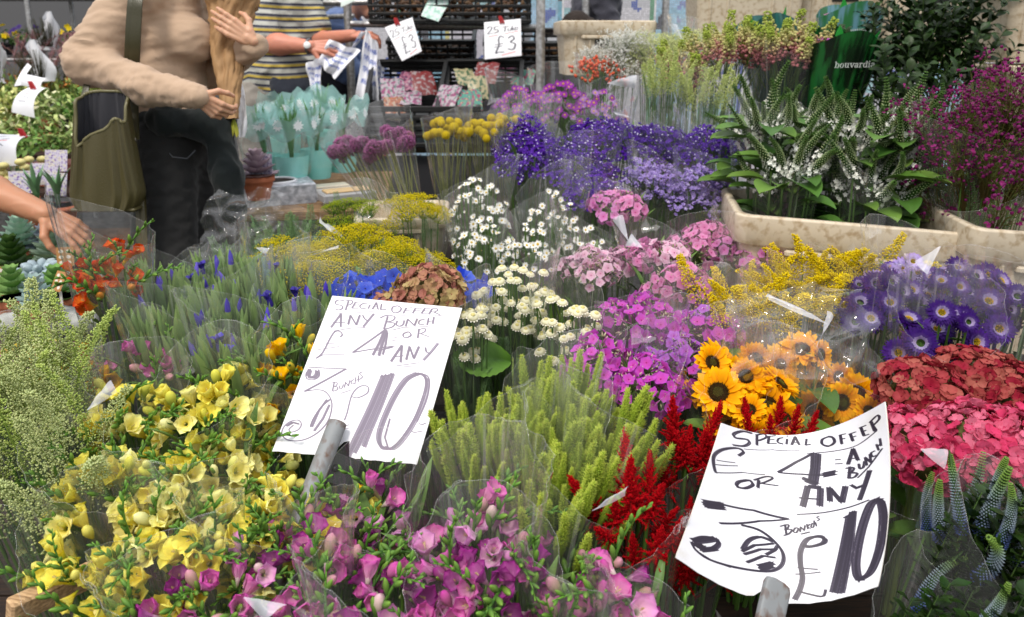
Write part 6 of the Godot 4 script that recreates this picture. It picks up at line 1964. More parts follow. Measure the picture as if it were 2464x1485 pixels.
	for j in 9:
		for i in 6:
			var a: Vector3 = inv * Vector3(-0.9214, 1.177, -2.503)
			var b: Vector3 = inv * Vector3(-0.8947, 0.9894, -2.443)
			ts.put(a.lerp(b, j / 8.0) + Vector3((i / 5.0 - 0.4) * 0.045 * sin(j / 8.0 * 2.6 + 0.3), 0, 0.012 * sin(i * 2.0 + j)), hx("e6e6ea"))
	ts.grid(9, 6, 0)
	part(pa, "tissue", ts.mesh(M.paper))
	for i in 6:
		var lf := MB.new()
		lf.petal(Transform3D(Basis(Vector3.UP, i * 1.1), inv * Vector3(-0.9109, 1.049, -2.425)), 0.06, 0.013, -1.2, -1.55, 0.3, hx("8a9a3a"), hx("b8b24a"), 2, 4, 0.5, 0.6)
		part(pa, "leaf", lf.mesh(M.leaf))
	make_bag()

func make_bag() -> void:
	var o := thing("shoulder_bag", "olive green leather tote bag with a folded open top, hanging at the shopper's hip", "bag", Vector3(-1.248, 0.7944, -2.238))
	var inv := o.transform.affine_inverse()
	var olive := hx("4c4629")
	var outer := MB.new()
	var lining := MB.new()
	var rows := 22
	var cols := 72
	var height := 0.335
	for j in rows + 1:
		for i in cols + 1:
			var th := TAU * i / cols
			var cx := cos(th)
			var cz := sin(th)
			# the rim dips on the near side between the two handles
			var dip := 0.0
			if cz > -0.2:
				dip = lerpf(0.125, 0.04, clampf((cx + 0.5) / 0.9, 0.0, 1.0)) * smoothstep(-1.0, -0.5, cx) + 0.02 * smoothstep(0.5, 0.9, cx)
			var top := height - dip * smoothstep(-0.2, 0.5, cz) - 0.02 * cz
			var s := float(j) / rows
			var h := top * s
			var e := 0.55
			var x := signf(cx) * pow(absf(cx), e)
			var z := signf(cz) * pow(absf(cz), e)
			var t := h / height
			var wx := lerpf(0.118, 0.074, pow(t, 0.9)) * (1.0 - 0.25 * pow(maxf(0.06 - h, 0.0) / 0.06, 2.0))
			var wz := lerpf(0.05, 0.036, t)
			var fold := 0.007 * sin(x * 17.0 + 1.0) * sin(PI * minf(t + 0.2, 1.0)) + 0.004 * sin(x * 41.0 + t * 4.0)
			var lean := Vector3(0.018 * t, h, 0)
			outer.put(lean + Vector3(x * wx, 0, z * (wz + fold)), vary(olive, 0.02))
			lining.put(lean + Vector3(x * (wx - 0.005), 0.001, z * (wz + fold - 0.006)), hx("33333a"))
	outer.grid(rows + 1, cols + 1, 0)
	lining.grid(rows + 1, cols + 1, 0, true)
	part(o, "shell", outer.mesh(M.leather))
	part(o, "lining", lining.mesh(M.cloth))
	var rim := MB.new()
	var path := []
	for i in cols + 1: path.append((outer.v[rows * (cols + 1) + i] + lining.v[rows * (cols + 1) + i]) * 0.5)
	rim.tube(path, [0.0052], 6, hx("6a6444"), hx("6a6444"), false)
	part(o, "rim", rim.mesh(M.leather))
	var bt := MB.new()
	bt.slab(Transform3D(Basis(), Vector3(0, 0.0, 0)), Vector3(0.2, 0.012, 0.08), 0.005, olive)
	part(o, "base_panel", bt.mesh(M.leather))
	# straps: flat bands swept along a path
	var bands := [[[Vector3(-1.156, 1.005, -2.254), Vector3(-1.198, 1.09, -2.352), Vector3(-1.201, 1.182, -2.382), Vector3(-1.172, 1.285, -2.352), Vector3(-1.16, 1.373, -2.356), Vector3(-1.159, 1.436, -2.374), Vector3(-1.185, 1.525, -2.465), Vector3(-1.246, 1.567, -2.617)], 0.016], [[Vector3(-1.185, 0.9983, -2.261), Vector3(-1.221, 1.095, -2.358), Vector3(-1.225, 1.182, -2.392), Vector3(-1.194, 1.285, -2.363), Vector3(-1.181, 1.374, -2.366), Vector3(-1.178, 1.437, -2.385), Vector3(-1.201, 1.53, -2.476), Vector3(-1.261, 1.573, -2.628)], 0.015], [[Vector3(-1.274, 1.057, -2.314), Vector3(-1.283, 1.092, -2.322), Vector3(-1.284, 1.139, -2.342), Vector3(-1.286, 1.207, -2.418)], 0.009], [[Vector3(-1.327, 1.102, -2.314), Vector3(-1.335, 1.13, -2.33), Vector3(-1.338, 1.17, -2.359)], 0.01]]
	for b in bands:
		var mb := MB.new()
		var cv := Curve3D.new()
		for p in b[0]: cv.add_point(inv * p)
		var pts := []
		for i in b[0].size() - 1:
			for k in 5:
				var a: Vector3 = inv * b[0][maxi(i - 1, 0)]
				var c: Vector3 = inv * b[0][i]
				var d: Vector3 = inv * b[0][i + 1]
				var e: Vector3 = inv * b[0][mini(i + 2, b[0].size() - 1)]
				pts.append(c.cubic_interpolate(d, a, e, k / 5.0))
		pts.append(inv * b[0][b[0].size() - 1])
		for p in pts:
			for q in [[-1, -1], [1, -1], [1, 1], [-1, 1], [-1, -1]]:
				mb.put(p + Vector3(q[0] * b[1], 0, q[1] * 0.0025), hx("3a3720"))
		mb.grid(pts.size(), 5, 0)
		part(o, "strap", mb.mesh(M.leather))
	for x in [316, 298]:
		var lp := MB.new()
		var c: Vector3 = inv * (Vector3(-1.16, 1.003, -2.246) if x == 316 else Vector3(-1.187, 1.049, -2.263))
		var ring := []
		for i in 13: ring.append(c + Vector3(cos(TAU * i / 12) * 0.013, sin(TAU * i / 12) * 0.013, 0))
		lp.tube(ring, [0.0025], 6, hx("9a948a"), hx("9a948a"), false)
		part(o, "strap_ring", lp.mesh(M.steel))
	var tail := MB.new()
	for j in 9:
		for i in 7:
			var a: Vector3 = inv * Vector3(-1.153, 0.8302, -2.256)
			var b: Vector3 = inv * Vector3(-1.146, 0.5522, -2.197)
			tail.put(a.lerp(b, j / 8.0) + Vector3((i / 6.0 - 0.5) * 0.034, 0, 0.004 * cos(i * 2.1)), hx("4a4428"))
	tail.grid(9, 7, 0)
	part(o, "hanging_strap_end", tail.mesh(M.leather))

func make_seller() -> void:
	var skin := hx("c9846c")
	var o := thing("person", "seller in a navy, yellow and white striped polo shirt unfolding white plastic bags", "person", Vector3(-1.33, 0, -4.1))
	var inv := o.transform.affine_inverse()
	var c0: Vector3 = inv * Vector3(-1.345, 1.567, -4.355)
	var c1: Vector3 = inv * Vector3(-1.35, 1.105, -4.257)
	var belly: Vector3 = inv * Vector3(-1.248, 1.165, -4.167)
	var sh: Vector3 = inv * Vector3(-1.388, 1.545, -4.197)
	var el: Vector3 = inv * Vector3(-1.331, 1.302, -4.043)
	var wr: Vector3 = inv * Vector3(-1.05, 1.285, -3.947)
	var sh2: Vector3 = inv * Vector3(-1.225, 1.569, -4.457)
	var el2: Vector3 = inv * Vector3(-1.09, 1.324, -4.303)
	var wr2: Vector3 = inv * Vector3(-0.8584, 1.344, -4.103)
	var hips: Vector3 = inv * Vector3(-1.361, 0.9895, -4.232)
	var neck := c0 + Vector3(0.04, 0.14, 0)
	var head := neck + Vector3(0.06, 0.17, 0.02)
	var fac := Vector3(0.85, -0.3, 0.45).normalized()
	var hr := hips + Vector3(-0.06, -0.02, 0.1)
	var hl := hips + Vector3(0.06, -0.02, -0.1)
	var kr := Vector3(hr.x, 0.5, hr.z + 0.03)
	var kl := Vector3(hl.x + 0.03, 0.5, hl.z)
	var mb := MB.new()
	var bones := [[c0, c1, 0.15, 0.15], [c1, hips, 0.15, 0.14], [neck - Vector3(0.02, 0.06, 0), head, 0.062, 0.06], [sh, el, 0.058, 0.05], [el, el.lerp(wr, 0.35), 0.05, 0.054], [el.lerp(wr, 0.35), wr, 0.054, 0.033], [sh2, el2, 0.055, 0.048], [el2, wr2, 0.046, 0.032], [hr, kr, 0.09, 0.06], [kr, Vector3(kr.x, 0.1, kr.z), 0.055, 0.04], [hl, kl, 0.09, 0.06], [kl, Vector3(kl.x, 0.1, kl.z), 0.055, 0.04]]
	bones.append_array(head_bones(head, fac))
	body(mb, bones, 0.014, 0.03, skin)
	hand(mb, wr, Vector3(1, -0.05, 0.1), Vector3(0.1, -0.5, -0.9), [0.6, 0.65, 0.7, 0.75], -1.0, skin, 1.05)
	hand(mb, wr2, Vector3(0.9, 0.0, 0.3), Vector3(0.0, -0.8, -0.3), [0.7, 0.7, 0.75, 0.8], 1.0, skin, 1.05)
	part(o, "body", mb.mesh(M.skin))
	face_parts(o, head, fac, hx("6a6058"), false)
	# the striped shirt: stripes run round the body and follow the belly
	var st := MB.new()
	var first := st.v.size()
	body(st, [[c0, c1, 0.185, 0.2], [belly, belly + Vector3(0.01, -0.04, 0), 0.17, 0.17], [c0 + Vector3(0, 0.04, 0), sh, 0.13, 0.11], [c0, sh2, 0.12, 0.1], [c0, neck, 0.12, 0.075], [sh, sh.lerp(el, 0.82), 0.105, 0.09], [sh2, sh2.lerp(el2, 0.75), 0.095, 0.085]], 0.012, 0.05, Color.WHITE)
	folds(st, 0.012, Vector3(6, 10, 6), 15)
	for i in st.v.size():
		var p := st.v[i]
		var arm := smoothstep(0.0, 0.06, (sh.x - 0.03) - p.x + (p.y - c1.y) * 0.1)
		var y := p.y - 0.3 * (p.x - belly.x) * (p.x - belly.x) - arm * 0.25 * (p.x - sh.x)
		st.t[i] = Vector2(0.5, y / 0.062)
	var im := Image.create(8, 64, false, Image.FORMAT_RGB8)
	for y in 64:
		var q := y / 64.0
		var c := Color(0.2, 0.21, 0.28)
		if q < 0.2: c = Color(0.76, 0.66, 0.3)
		elif q < 0.28: c = Color(0.55, 0.54, 0.5)
		elif q > 0.46 and q < 0.8: c = Color(0.7, 0.7, 0.67)
		elif q >= 0.8 and q < 0.86: c = Color(0.42, 0.43, 0.47)
		for x in 8: im.set_pixel(x, y, c)
	var m := StandardMaterial3D.new()
	m.albedo_texture = ImageTexture.create_from_image(im)
	m.roughness = 0.9
	part(o, "polo_shirt", st.mesh(m))
	dress(o, "trousers", [[hips + Vector3(0, 0.06, 0), hips, 0.175, 0.17], [hr, kr, 0.115, 0.09], [kr, Vector3(kr.x, 0.1, kr.z), 0.088, 0.08], [hl, kl, 0.115, 0.09], [kl, Vector3(kl.x, 0.1, kl.z), 0.088, 0.08]], 0.016, 0.05, hx("8a847c"), "cloth", 0.008, Vector3(8, 14, 8), 16)
	dress(o, "money_pouch", [[inv * Vector3(-1.245, 1.081, -4.027), inv * Vector3(-1.117, 1.065, -4.044), 0.06, 0.055, Vector3(1, 1, 1.4)], [inv * Vector3(-1.209, 1.038, -4.007), inv * Vector3(-1.128, 1.036, -4.038), 0.06, 0.05, Vector3(1, 1, 1.4)]], 0.01, 0.03, hx("1d2230"), "cloth", 0.004, Vector3(12, 12, 12), 17)
	var w := MB.new()
	var ring := []
	var ax := (wr - el).normalized()
	var wx := aim(wr - ax * 0.01, ax)
	for i in 15: ring.append(wx * Vector3(cos(TAU * i / 14) * 0.036, 0, sin(TAU * i / 14) * 0.036))
	w.tube(ring, [0.007], 6, hx("b8b8bc"), hx("b8b8bc"), false)
	var wt := part(o, "wristwatch", w.mesh(M.steel))
	var dial := MB.new()
	dial.tube([wr - ax * 0.01 + Vector3(0, 0.005, 0.034), wr - ax * 0.01 + Vector3(0, 0.007, 0.043)], [0.019, 0.018], 18, hx("c8c8cc"), hx("e8e8e6"))
	part(wt, "dial", dial.mesh(M.glossy))
	# white bags with a blurred blue print
	var pr := Image.create(128, 128, false, Image.FORMAT_RGB8)
	pr.fill(Color(0.93, 0.93, 0.95))
	var r := RandomNumberGenerator.new()
	r.seed = 9
	for row in 4:
		for k in 16:
			pr.fill_rect(Rect2i(18 + k * 6, 22 + row * 22 + r.randi() % 3, 2 + r.randi() % 3, 8 + r.randi() % 4), Color(0.25, 0.35, 0.68))
			pr.fill_rect(Rect2i(18 + k * 6, 22 + row * 22 + r.randi() % 8, 5, 2), Color(0.28, 0.38, 0.7))
	var bm := StandardMaterial3D.new()
	bm.albedo_texture = ImageTexture.create_from_image(pr)
	bm.roughness = 0.35
	bm.cull_mode = BaseMaterial3D.CULL_DISABLED
	bm.backlight_enabled = true
	bm.backlight = Color(0.5, 0.5, 0.5)
	var bags := [[[Vector3(-0.9542, 1.321, -3.955), Vector3(-0.7853, 1.263, -3.922), Vector3(-0.9142, 1.117, -3.871), Vector3(-1.007, 1.204, -3.91)], "white plastic bag with blue print held open by the seller's hand"], [[Vector3(-0.7752, 1.375, -4.028), Vector3(-0.7099, 1.3, -3.991), Vector3(-0.6939, 1.007, -3.888), Vector3(-0.8154, 1.013, -3.889)], "gathered white plastic bag hanging down in long folds by the black crates"], [[Vector3(-1.072, 1.194, -3.907), Vector3(-0.9833, 1.236, -3.906), Vector3(-0.9833, 0.973, -3.85), Vector3(-1.033, 1.068, -3.87)], "limp white plastic bag below the seller's wrist"], [[Vector3(-0.7975, 1.357, -4.004), Vector3(-0.7625, 1.366, -4.005), Vector3(-0.8763, 1.204, -3.95), Vector3(-0.9238, 1.119, -3.912)], "white plastic bag pulled taut between the seller's hands"], [[Vector3(-0.7101, 1.224, -4.026), Vector3(-0.6813, 1.159, -4.012), Vector3(-0.6844, 1.041, -3.967), Vector3(-0.733, 1.025, -3.964)], "small white plastic bag corner against the black crate"]]
	for b in bags:
		var q := MB.new()
		var c: Array = b[0]
		for j in 15:
			for i in 15:
				var u := i / 14.0
				var v := j / 14.0
				var p: Vector3 = c[0].lerp(c[1], u).lerp(c[3].lerp(c[2], u), v)
				q.put(p + Vector3(0, 0.004 * sin(u * 9.0), 0.02 * sin(u * 13.0 + v * 2.0) + 0.012 * sin(v * 8.0 + u * 4.0)), Color.WHITE, Vector2(u, v))
		q.grid(15, 15, 0)
		solid("plastic_bag", b[1], "plastic bag", q.mesh(bm), Transform3D.IDENTITY, "white plastic bags")

func make_reaching_person() -> void:
	var skin := hx("b8805f")
	var o := thing("person", "bare forearm of a person reaching in over the potted succulents", "person", Vector3(-2.25, 0, -2.45))
	var inv := o.transform.affine_inverse()
	var el: Vector3 = inv * Vector3(-1.796, 0.8884, -2.299)
	var fm: Vector3 = inv * Vector3(-1.632, 0.8365, -2.278)
	var wr: Vector3 = inv * Vector3(-1.435, 0.7765, -2.224)
	var sh := Vector3(-0.05, 1.36, 0.12)
	var sh2 := Vector3(-0.1, 1.36, -0.26)
	var neck := Vector3(-0.08, 1.45, -0.07)
	var head := Vector3(0.0, 1.62, -0.05)
	var fac := Vector3(0.9, -0.4, 0.1).normalized()
	var hip := Vector3(-0.2, 0.92, -0.07)
	var mb := MB.new()
	var bones := [[sh, el, 0.05, 0.045], [el, fm, 0.046, 0.05], [fm, wr, 0.05, 0.033], [neck, head, 0.05, 0.05], [neck - Vector3(0.03, 0.1, 0), hip, 0.12, 0.12], [neck, sh, 0.05, 0.05], [neck, sh2, 0.05, 0.05], [sh2, Vector3(-0.3, 1.08, -0.3), 0.05, 0.042], [Vector3(-0.3, 1.08, -0.3), Vector3(-0.2, 0.85, -0.25), 0.04, 0.03]]
	for z in [0.02, -0.17]:
		bones.append([hip + Vector3(0, 0, z + 0.07), Vector3(-0.2, 0.5, z), 0.085, 0.055])
		bones.append([Vector3(-0.2, 0.5, z), Vector3(-0.22, 0.08, z), 0.055, 0.04])
	bones.append_array(head_bones(head, fac))
	body(mb, bones, 0.013, 0.03, skin)
	hand(mb, wr, Vector3(0.85, -0.5, 0.1), Vector3(-0.3, -0.8, -0.45), [0.3, 0.35, 0.4, 0.45], -1.0, skin, 1.05, 0.08)
	part(o, "body", mb.mesh(M.skin))
	face_parts(o, head, fac, hx("2a1e16"), true)
	dress(o, "shirt", [[neck - Vector3(0.03, 0.06, 0), hip, 0.14, 0.14], [neck, sh, 0.085, 0.08], [neck, sh2, 0.085, 0.08], [sh, sh.lerp(el, 0.5), 0.08, 0.078], [sh2, Vector3(-0.3, 1.1, -0.3), 0.078, 0.07]], 0.016, 0.04, hx("4a5866"), "cloth", 0.008, Vector3(8, 14, 8), 22)
	var tr := [[hip, hip - Vector3(0, 0.05, 0), 0.15, 0.14]]
	for z in [0.02, -0.17]:
		tr.append([hip + Vector3(0, 0, z + 0.07), Vector3(-0.2, 0.5, z), 0.1, 0.075])
		tr.append([Vector3(-0.2, 0.5, z), Vector3(-0.22, 0.05, z), 0.075, 0.06])
	dress(o, "trousers", tr, 0.018, 0.04, hx("2c3240"), "cloth", 0.006, Vector3(8, 14, 8), 23)

func make_far_people() -> void:
	var who := [
		["person stooping in a blue denim jacket with a black rucksack behind the seller", Vector3(-1.14, 1.332, -5.02), hx("5a6f9a"), hx("30384a"), 0.85, 1],
		["person in a charcoal jacket bent over behind the canopy poles", Vector3(0.593, 1.543, -5.372), hx("3d3d45"), hx("22232a"), 1.0, 0],
		["person in a black coat standing behind the grey canopy pole", Vector3(0.272, 1.071, -4.761), hx("17171b"), hx("17171b"), 0.8, 0]]
	for w in who:
		var top: Vector3 = w[1]
		var o := thing("person", w[0], "person", Vector3(top.x, 0, top.z))
		var h: float = top.y
		var c0 := Vector3(0, h + 0.02, 0)
		var hip := Vector3(-0.05, maxf(h - 0.42, 0.62), -0.05)
		var head := c0 + Vector3(0.16, 0.24, 0.05)
		var fac := Vector3(0.8, -0.5, 0.3).normalized()
		var mb := MB.new()
		var arms := []
		for s in [-1.0, 1.0]:
			arms.append([c0 + Vector3(0.02, 0.05, s * 0.19), c0 + Vector3(0.08, -0.22, s * 0.25), 0.05, 0.042])
			arms.append([c0 + Vector3(0.08, -0.22, s * 0.25), c0 + Vector3(0.3, -0.3, s * 0.15), 0.042, 0.03])
		var bones := [[c0, hip, 0.13, 0.13], [c0 + Vector3(0.04, 0.06, 0), head, 0.06, 0.055]] + arms
		var legs := []
		for s in [-1.0, 1.0]:
			legs.append([hip + Vector3(0, 0, s * 0.09), Vector3(-0.04, 0.38, s * 0.1), 0.08, 0.055])
			legs.append([Vector3(-0.04, 0.38, s * 0.1), Vector3(-0.06, 0.06, s * 0.1), 0.055, 0.04])
		bones.append_array(legs)
		bones.append_array(head_bones(head, fac))
		body(mb, bones, 0.016, 0.03, hx("c08a70"))
		for s in [-1.0, 1.0]:
			hand(mb, c0 + Vector3(0.3, -0.3, s * 0.15), Vector3(1, -0.4, 0), Vector3(0, -1, 0), [0.4, 0.4, 0.45, 0.5], s, hx("c08a70"))
		part(o, "body", mb.mesh(M.skin))
		face_parts(o, head, fac, hx("241a14"), false)
		var jk := [[c0, hip, 0.17, 0.175], [c0 + Vector3(0.02, 0.05, -0.16), c0 + Vector3(0.02, 0.05, 0.16), 0.11, 0.11]]
		for a in arms: jk.append([a[0], a[1].lerp(a[0], 0.1), a[2] + 0.035, a[3] + 0.028])
		dress(o, "jacket", jk, 0.016, 0.05, w[2], "cloth", 0.016, Vector3(6, 9, 6), 31)
		var tr := [[hip + Vector3(0, 0.04, 0), hip, 0.16, 0.16]]
		for l in legs: tr.append([l[0], l[1], l[2] + 0.025, l[3] + 0.025])
		dress(o, "trousers", tr, 0.018, 0.05, w[3], "cloth", 0.008, Vector3(6, 9, 6), 32)
		if w[5] == 1:
			var rs := thing("rucksack", "black rucksack on the back of the person in blue denim", "bag", Vector3(top.x - 0.03, h - 0.2, top.z + 0.2))
			dress(rs, "pack", [[Vector3(-0.06, 0.12, 0), Vector3(0.06, 0.12, 0), 0.1, 0.1, Vector3(1, 1, 1.3)], [Vector3(-0.06, -0.1, 0), Vector3(0.06, -0.1, 0), 0.11, 0.11, Vector3(1, 1, 1.3)]], 0.016, 0.1, hx("1c1c22"), "cloth", 0.01, Vector3(7, 7, 7), 33)
			for s in [-1.0, 1.0]:
				var b := MB.new()
				b.slab(Transform3D(Basis(Vector3.RIGHT, 0.3), Vector3(s * 0.08, 0.1, 0.06)), Vector3(0.03, 0.26, 0.012), 0.004, hx("2a2a30"))
				part(rs, "strap", b.mesh(M.cloth))

# ---------------------------------------------------------------- what stands behind: wall, poles, crates of bulbs, planters, the other stall
func mosaic() -> StandardMaterial3D:
	# small glazed tiles: 512 x 256 of them at 2.5 cm, laid in panels of loose colour
	var w := 1536
	var h := 512
	var im := Image.create(w, h, false, Image.FORMAT_RGB8)
	im.fill(Color(0.62, 0.62, 0.64))
	var r := RandomNumberGenerator.new()
	r.seed = 12
	var n := FastNoiseLite.new()
	n.seed = 8
	n.frequency = 0.03
	var panels := [[Color(0.55, 0.76, 0.86), 0.12], [Color(0.8, 0.78, 0.82), 0.06], [Color(0.78, 0.78, 0.8), 0.05], [Color(0.6, 0.78, 0.9), 0.1], [Color(0.58, 0.8, 0.82), 0.16], [Color(0.85, 0.84, 0.86), 0.08]]
	var accents := [Color(0.85, 0.3, 0.16), Color(0.2, 0.3, 0.65), Color(0.85, 0.8, 0.35), Color(0.25, 0.55, 0.35), Color(0.1, 0.1, 0.14), Color(0.35, 0.65, 0.75)]
	for ty in h / 4:
		for tx in w / 4:
			var px := int(tx / 22.0)
			var k: Array = panels[(px * 7 + int(ty / 40.0) * 3) % panels.size()]
			var c: Color = k[0]
			var edge := tx % 22
			if edge < 2: c = accents[(px * 5) % 6]
			elif edge == 2: c = Color(0.92, 0.92, 0.92)
			var q := n.get_noise_2d(tx * 1.7, ty * 1.7 + px * 40)
			if q > 0.42: c = accents[(px * 3 + 1) % 6]
			elif q < -0.45: c = accents[(px + 4) % 6].lerp(Color.WHITE, 0.35)
			c = c * (1.0 + r.randf_range(-k[1], k[1]))
			im.fill_rect(Rect2i(tx * 4, ty * 4, 3, 3), c)
	var m := StandardMaterial3D.new()
	m.albedo_texture = ImageTexture.create_from_image(im)
	m.roughness = 0.25
	m.texture_filter = BaseMaterial3D.TEXTURE_FILTER_LINEAR
	return m

func pole(nm: String, label: String, foot: Vector3, height: float, r: float, cat := "pole") -> void:
	var mb := MB.new()
	mb.tube([foot, foot + Vector3(-0.012, height, 0)], [r], 16, Color.WHITE, Color.WHITE)
	solid(nm, label, cat, mb.mesh(M.steel), Transform3D.IDENTITY, "grey canopy poles")

func lattice_crate(label: String, at: Vector3, yaw: float, tilt: float, s: Vector3, lined := false) -> Node3D:
	# black plastic crate whose sides are rows of bars
	var o := thing("black_crate", label, "crate", at, "black plastic crates", Vector3.UP, yaw)
	o.rotate_object_local(Vector3.RIGHT, tilt)
	var col := hx("16171a")
	var fl := MB.new()
	fl.box(Transform3D(Basis(), Vector3(0, 0.006, 0)), Vector3(s.x - 0.01, 0.008, s.z - 0.01), col)
	part(o, "floor", fl.mesh(M.dark_plastic))
	for side in 4:
		var along: float = s.x if side % 2 == 0 else s.z
		var away: float = (s.z if side % 2 == 0 else s.x) * 0.5
		var b := Basis(Vector3.UP, side * PI / 2)
		var bars := 5
		for k in bars:
			var mb := MB.new()
			var thick := 0.026 if k == bars - 1 else 0.015
			mb.slab(Transform3D(), Vector3(along - 0.002 * (side % 2), thick, 0.012 if k < bars - 1 else 0.022), 0.002, col)
			part(o, "bar", mb.mesh(M.dark_plastic), Transform3D(b, b * Vector3(0, 0.02 + (s.y - 0.033) * k / (bars - 1), away)))
		var posts := int(along / 0.07)
		for k in posts + 1:
			var mb := MB.new()
			mb.slab(Transform3D(), Vector3(0.011, s.y - 0.02, 0.009), 0.002, col)
			part(o, "upright", mb.mesh(M.dark_plastic), Transform3D(b, b * Vector3((float(k) / posts - 0.5) * (along - 0.03), s.y * 0.5 - 0.005, away - 0.001)))
	return o

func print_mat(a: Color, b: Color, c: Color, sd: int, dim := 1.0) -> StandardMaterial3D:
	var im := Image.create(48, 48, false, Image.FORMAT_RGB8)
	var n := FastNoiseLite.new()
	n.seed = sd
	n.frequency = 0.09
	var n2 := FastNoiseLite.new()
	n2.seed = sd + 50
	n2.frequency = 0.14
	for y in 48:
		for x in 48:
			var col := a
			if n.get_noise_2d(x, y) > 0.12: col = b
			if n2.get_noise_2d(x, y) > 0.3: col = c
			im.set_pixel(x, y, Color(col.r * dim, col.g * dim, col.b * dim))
	var m := StandardMaterial3D.new()
	m.albedo_texture = ImageTexture.create_from_image(im)
	m.roughness = 0.35
	m.cull_mode = BaseMaterial3D.CULL_DISABLED
	return m

func packet(label: String, at: Vector3, yaw: float, tilt: float, s: Vector2, m: Material) -> void:
	var mb := MB.new()
	for e in 2:
		var k := mb.v.size()
		for j in 7:
			for i in 7:
				var u := i / 6.0
				var v := j / 6.0
				var puff := 0.012 * sin(PI * u) * sin(PI * v) * (1.0 if e == 0 else -0.3) + 0.004 * sin(u * 11.0 + v * 7.0)
				mb.put(Vector3((u - 0.5) * s.x, puff, (v - 0.5) * s.y), Color.WHITE, Vector2(u, v))
		mb.grid(7, 7, k, e == 1)
	solid("bulb_packet", label, "packet", mb.mesh(m), Transform3D(Basis(Vector3.UP, yaw) * Basis(Vector3.RIGHT, tilt), at), "bulb packets in the black crates")

func pegged_card(nm: String, label: String, c: Array, tex: Texture2D, curl: float, peg: Vector3, group := "") -> void:
	var o := thing(nm, label, "price card", (c[0] + c[1] + c[2] + c[3]) * 0.25, group)
	var inv := o.transform.affine_inverse()
	var pts := flat9(inv * c[0], inv * c[1], inv * c[2], inv * c[3])
	var nrm: Vector3 = (pts[6] - pts[0]).cross(pts[2] - pts[0]).normalized()
	for k in [3, 4, 5]: pts[k] += nrm * curl
	card_sheet(o, "card", pts, tex, 0.0015)
	if peg != Vector3.ZERO:
		for s in [-1.0, 1.0]:
			var mb := MB.new()
			mb.slab(Transform3D(Basis(Vector3.BACK, 0.35 + s * 0.12), inv * peg + Vector3(s * 0.006, 0, 0.012)), Vector3(0.011, 0.04, 0.01), 0.002, hx("b0282c"))
			part(o, "peg", mb.mesh(M.plastic))

func make_shrub(label: String, at: Vector3, r: float, c0: Color, c1: Color, tips: Color, group: String, pot := true) -> void:
	var o := thing("potted_shrub", label, "potted plant", at, group)
	var mb := MB.new()
	for i in 330:
		var d := rdir()
		d.y = absf(d.y) * 0.9 - 0.15
		var p := d.normalized() * r * pow(rng.randf(), 0.33) * rf(0.75, 1.12)
		var up := clampf(p.y / r, 0.0, 1.0)
		var c := vary(c0.lerp(c1, rng.randf()), 0.2)
		if rng.randf() < 0.5 * up: c = vary(tips, 0.15)
		mb.petal(aim(p + Vector3(0, r * 0.75 + 0.06, 0), d + rdir() * 0.7 + Vector3(0, 0.5, 0), rf(0, 6)) * Transform3D(Basis(Vector3.BACK, rf(0.3, 1.1)), Vector3.ZERO), rf(0.03, 0.045), rf(0.014, 0.02), 0.3, -0.3, 0.3, c, c, 1, 2, 0.45, 0.3)
	part(o, "foliage", mb.mesh(M.leaf))
	var st := MB.new()
	for i in 7:
		var d := rdir()
		st.tube([Vector3(0, 0.05, 0), Vector3(d.x * 0.5 * r, r * 0.9, d.z * 0.5 * r)], [0.004, 0.002], 4, hx("5a4a30"), hx("5a5a30"), false)
	part(o, "stem", st.mesh(M.bud))
	if pot: add_pot(o, Vector3.ZERO, 0.07, 0.1)

func add_pot(o: Node3D, at: Vector3, r: float, h: float, c := Color(0.42, 0.13, 0.06)) -> void:
	var mb := MB.new()
	mb.tube([at, at + Vector3(0, h * 0.78, 0), at + Vector3(0, h * 0.78, 0), at + Vector3(0, h, 0), at + Vector3(0, h, 0), at + Vector3(0, h * 0.85, 0)], [r * 0.74, r * 0.94, r * 1.04, r * 1.06, r * 0.95, r * 0.92], 18, c, c, false)
	part(o, "pot", mb.mesh(M.matte))
	var so := MB.new()
	so.tube([at + Vector3(0, h * 0.84, 0), at + Vector3(0, h * 0.86, 0)], [r * 0.93, r * 0.93], 14, hx("2a1c12"), hx("2a1c12"))
	part(o, "soil", so.mesh(M.matte))

func succulent(label: String, at: Vector3, r: float, c0: Color, c1: Color, rows: int, fat: float, pot := true) -> void:
	var o := thing("succulent", label, "potted plant", at, "potted succulents")
	var mb := MB.new()
	for w in rows:
		var s := float(w) / rows
		var n := 11 - w
		for j in n:
			var x := Transform3D(Basis(Vector3.UP, TAU * (j + 0.5 * w) / n), Vector3(0, 0.075 + 0.02 * w, 0)).translated_local(Vector3(r * 0.12, 0, 0))
			var l := r * (1.05 - 0.72 * s)
			if fat > 0.5:
				mb.tube([x.origin, x * Vector3(l * 0.35, l * 0.1, 0), x * Vector3(l * 0.75, l * 0.3, 0), x * Vector3(l, l * 0.5, 0)], [0.005, r * 0.15, r * 0.19, 0.004], 7, c0, vary(c1, 0.1))
			else:
				mb.petal(x, l, r * 0.46 * (1.1 - 0.5 * s), 0.1 + 0.9 * s, 0.5 + 0.9 * s, 0.35, vary(c0, 0.1), vary(c1, 0.1), 4, 5, 0.62, 0.45, 0.0, 0.7)
	part(o, "rosette", mb.mesh(M.bud))
	if pot: add_pot(o, Vector3.ZERO, r * 0.8, 0.085)

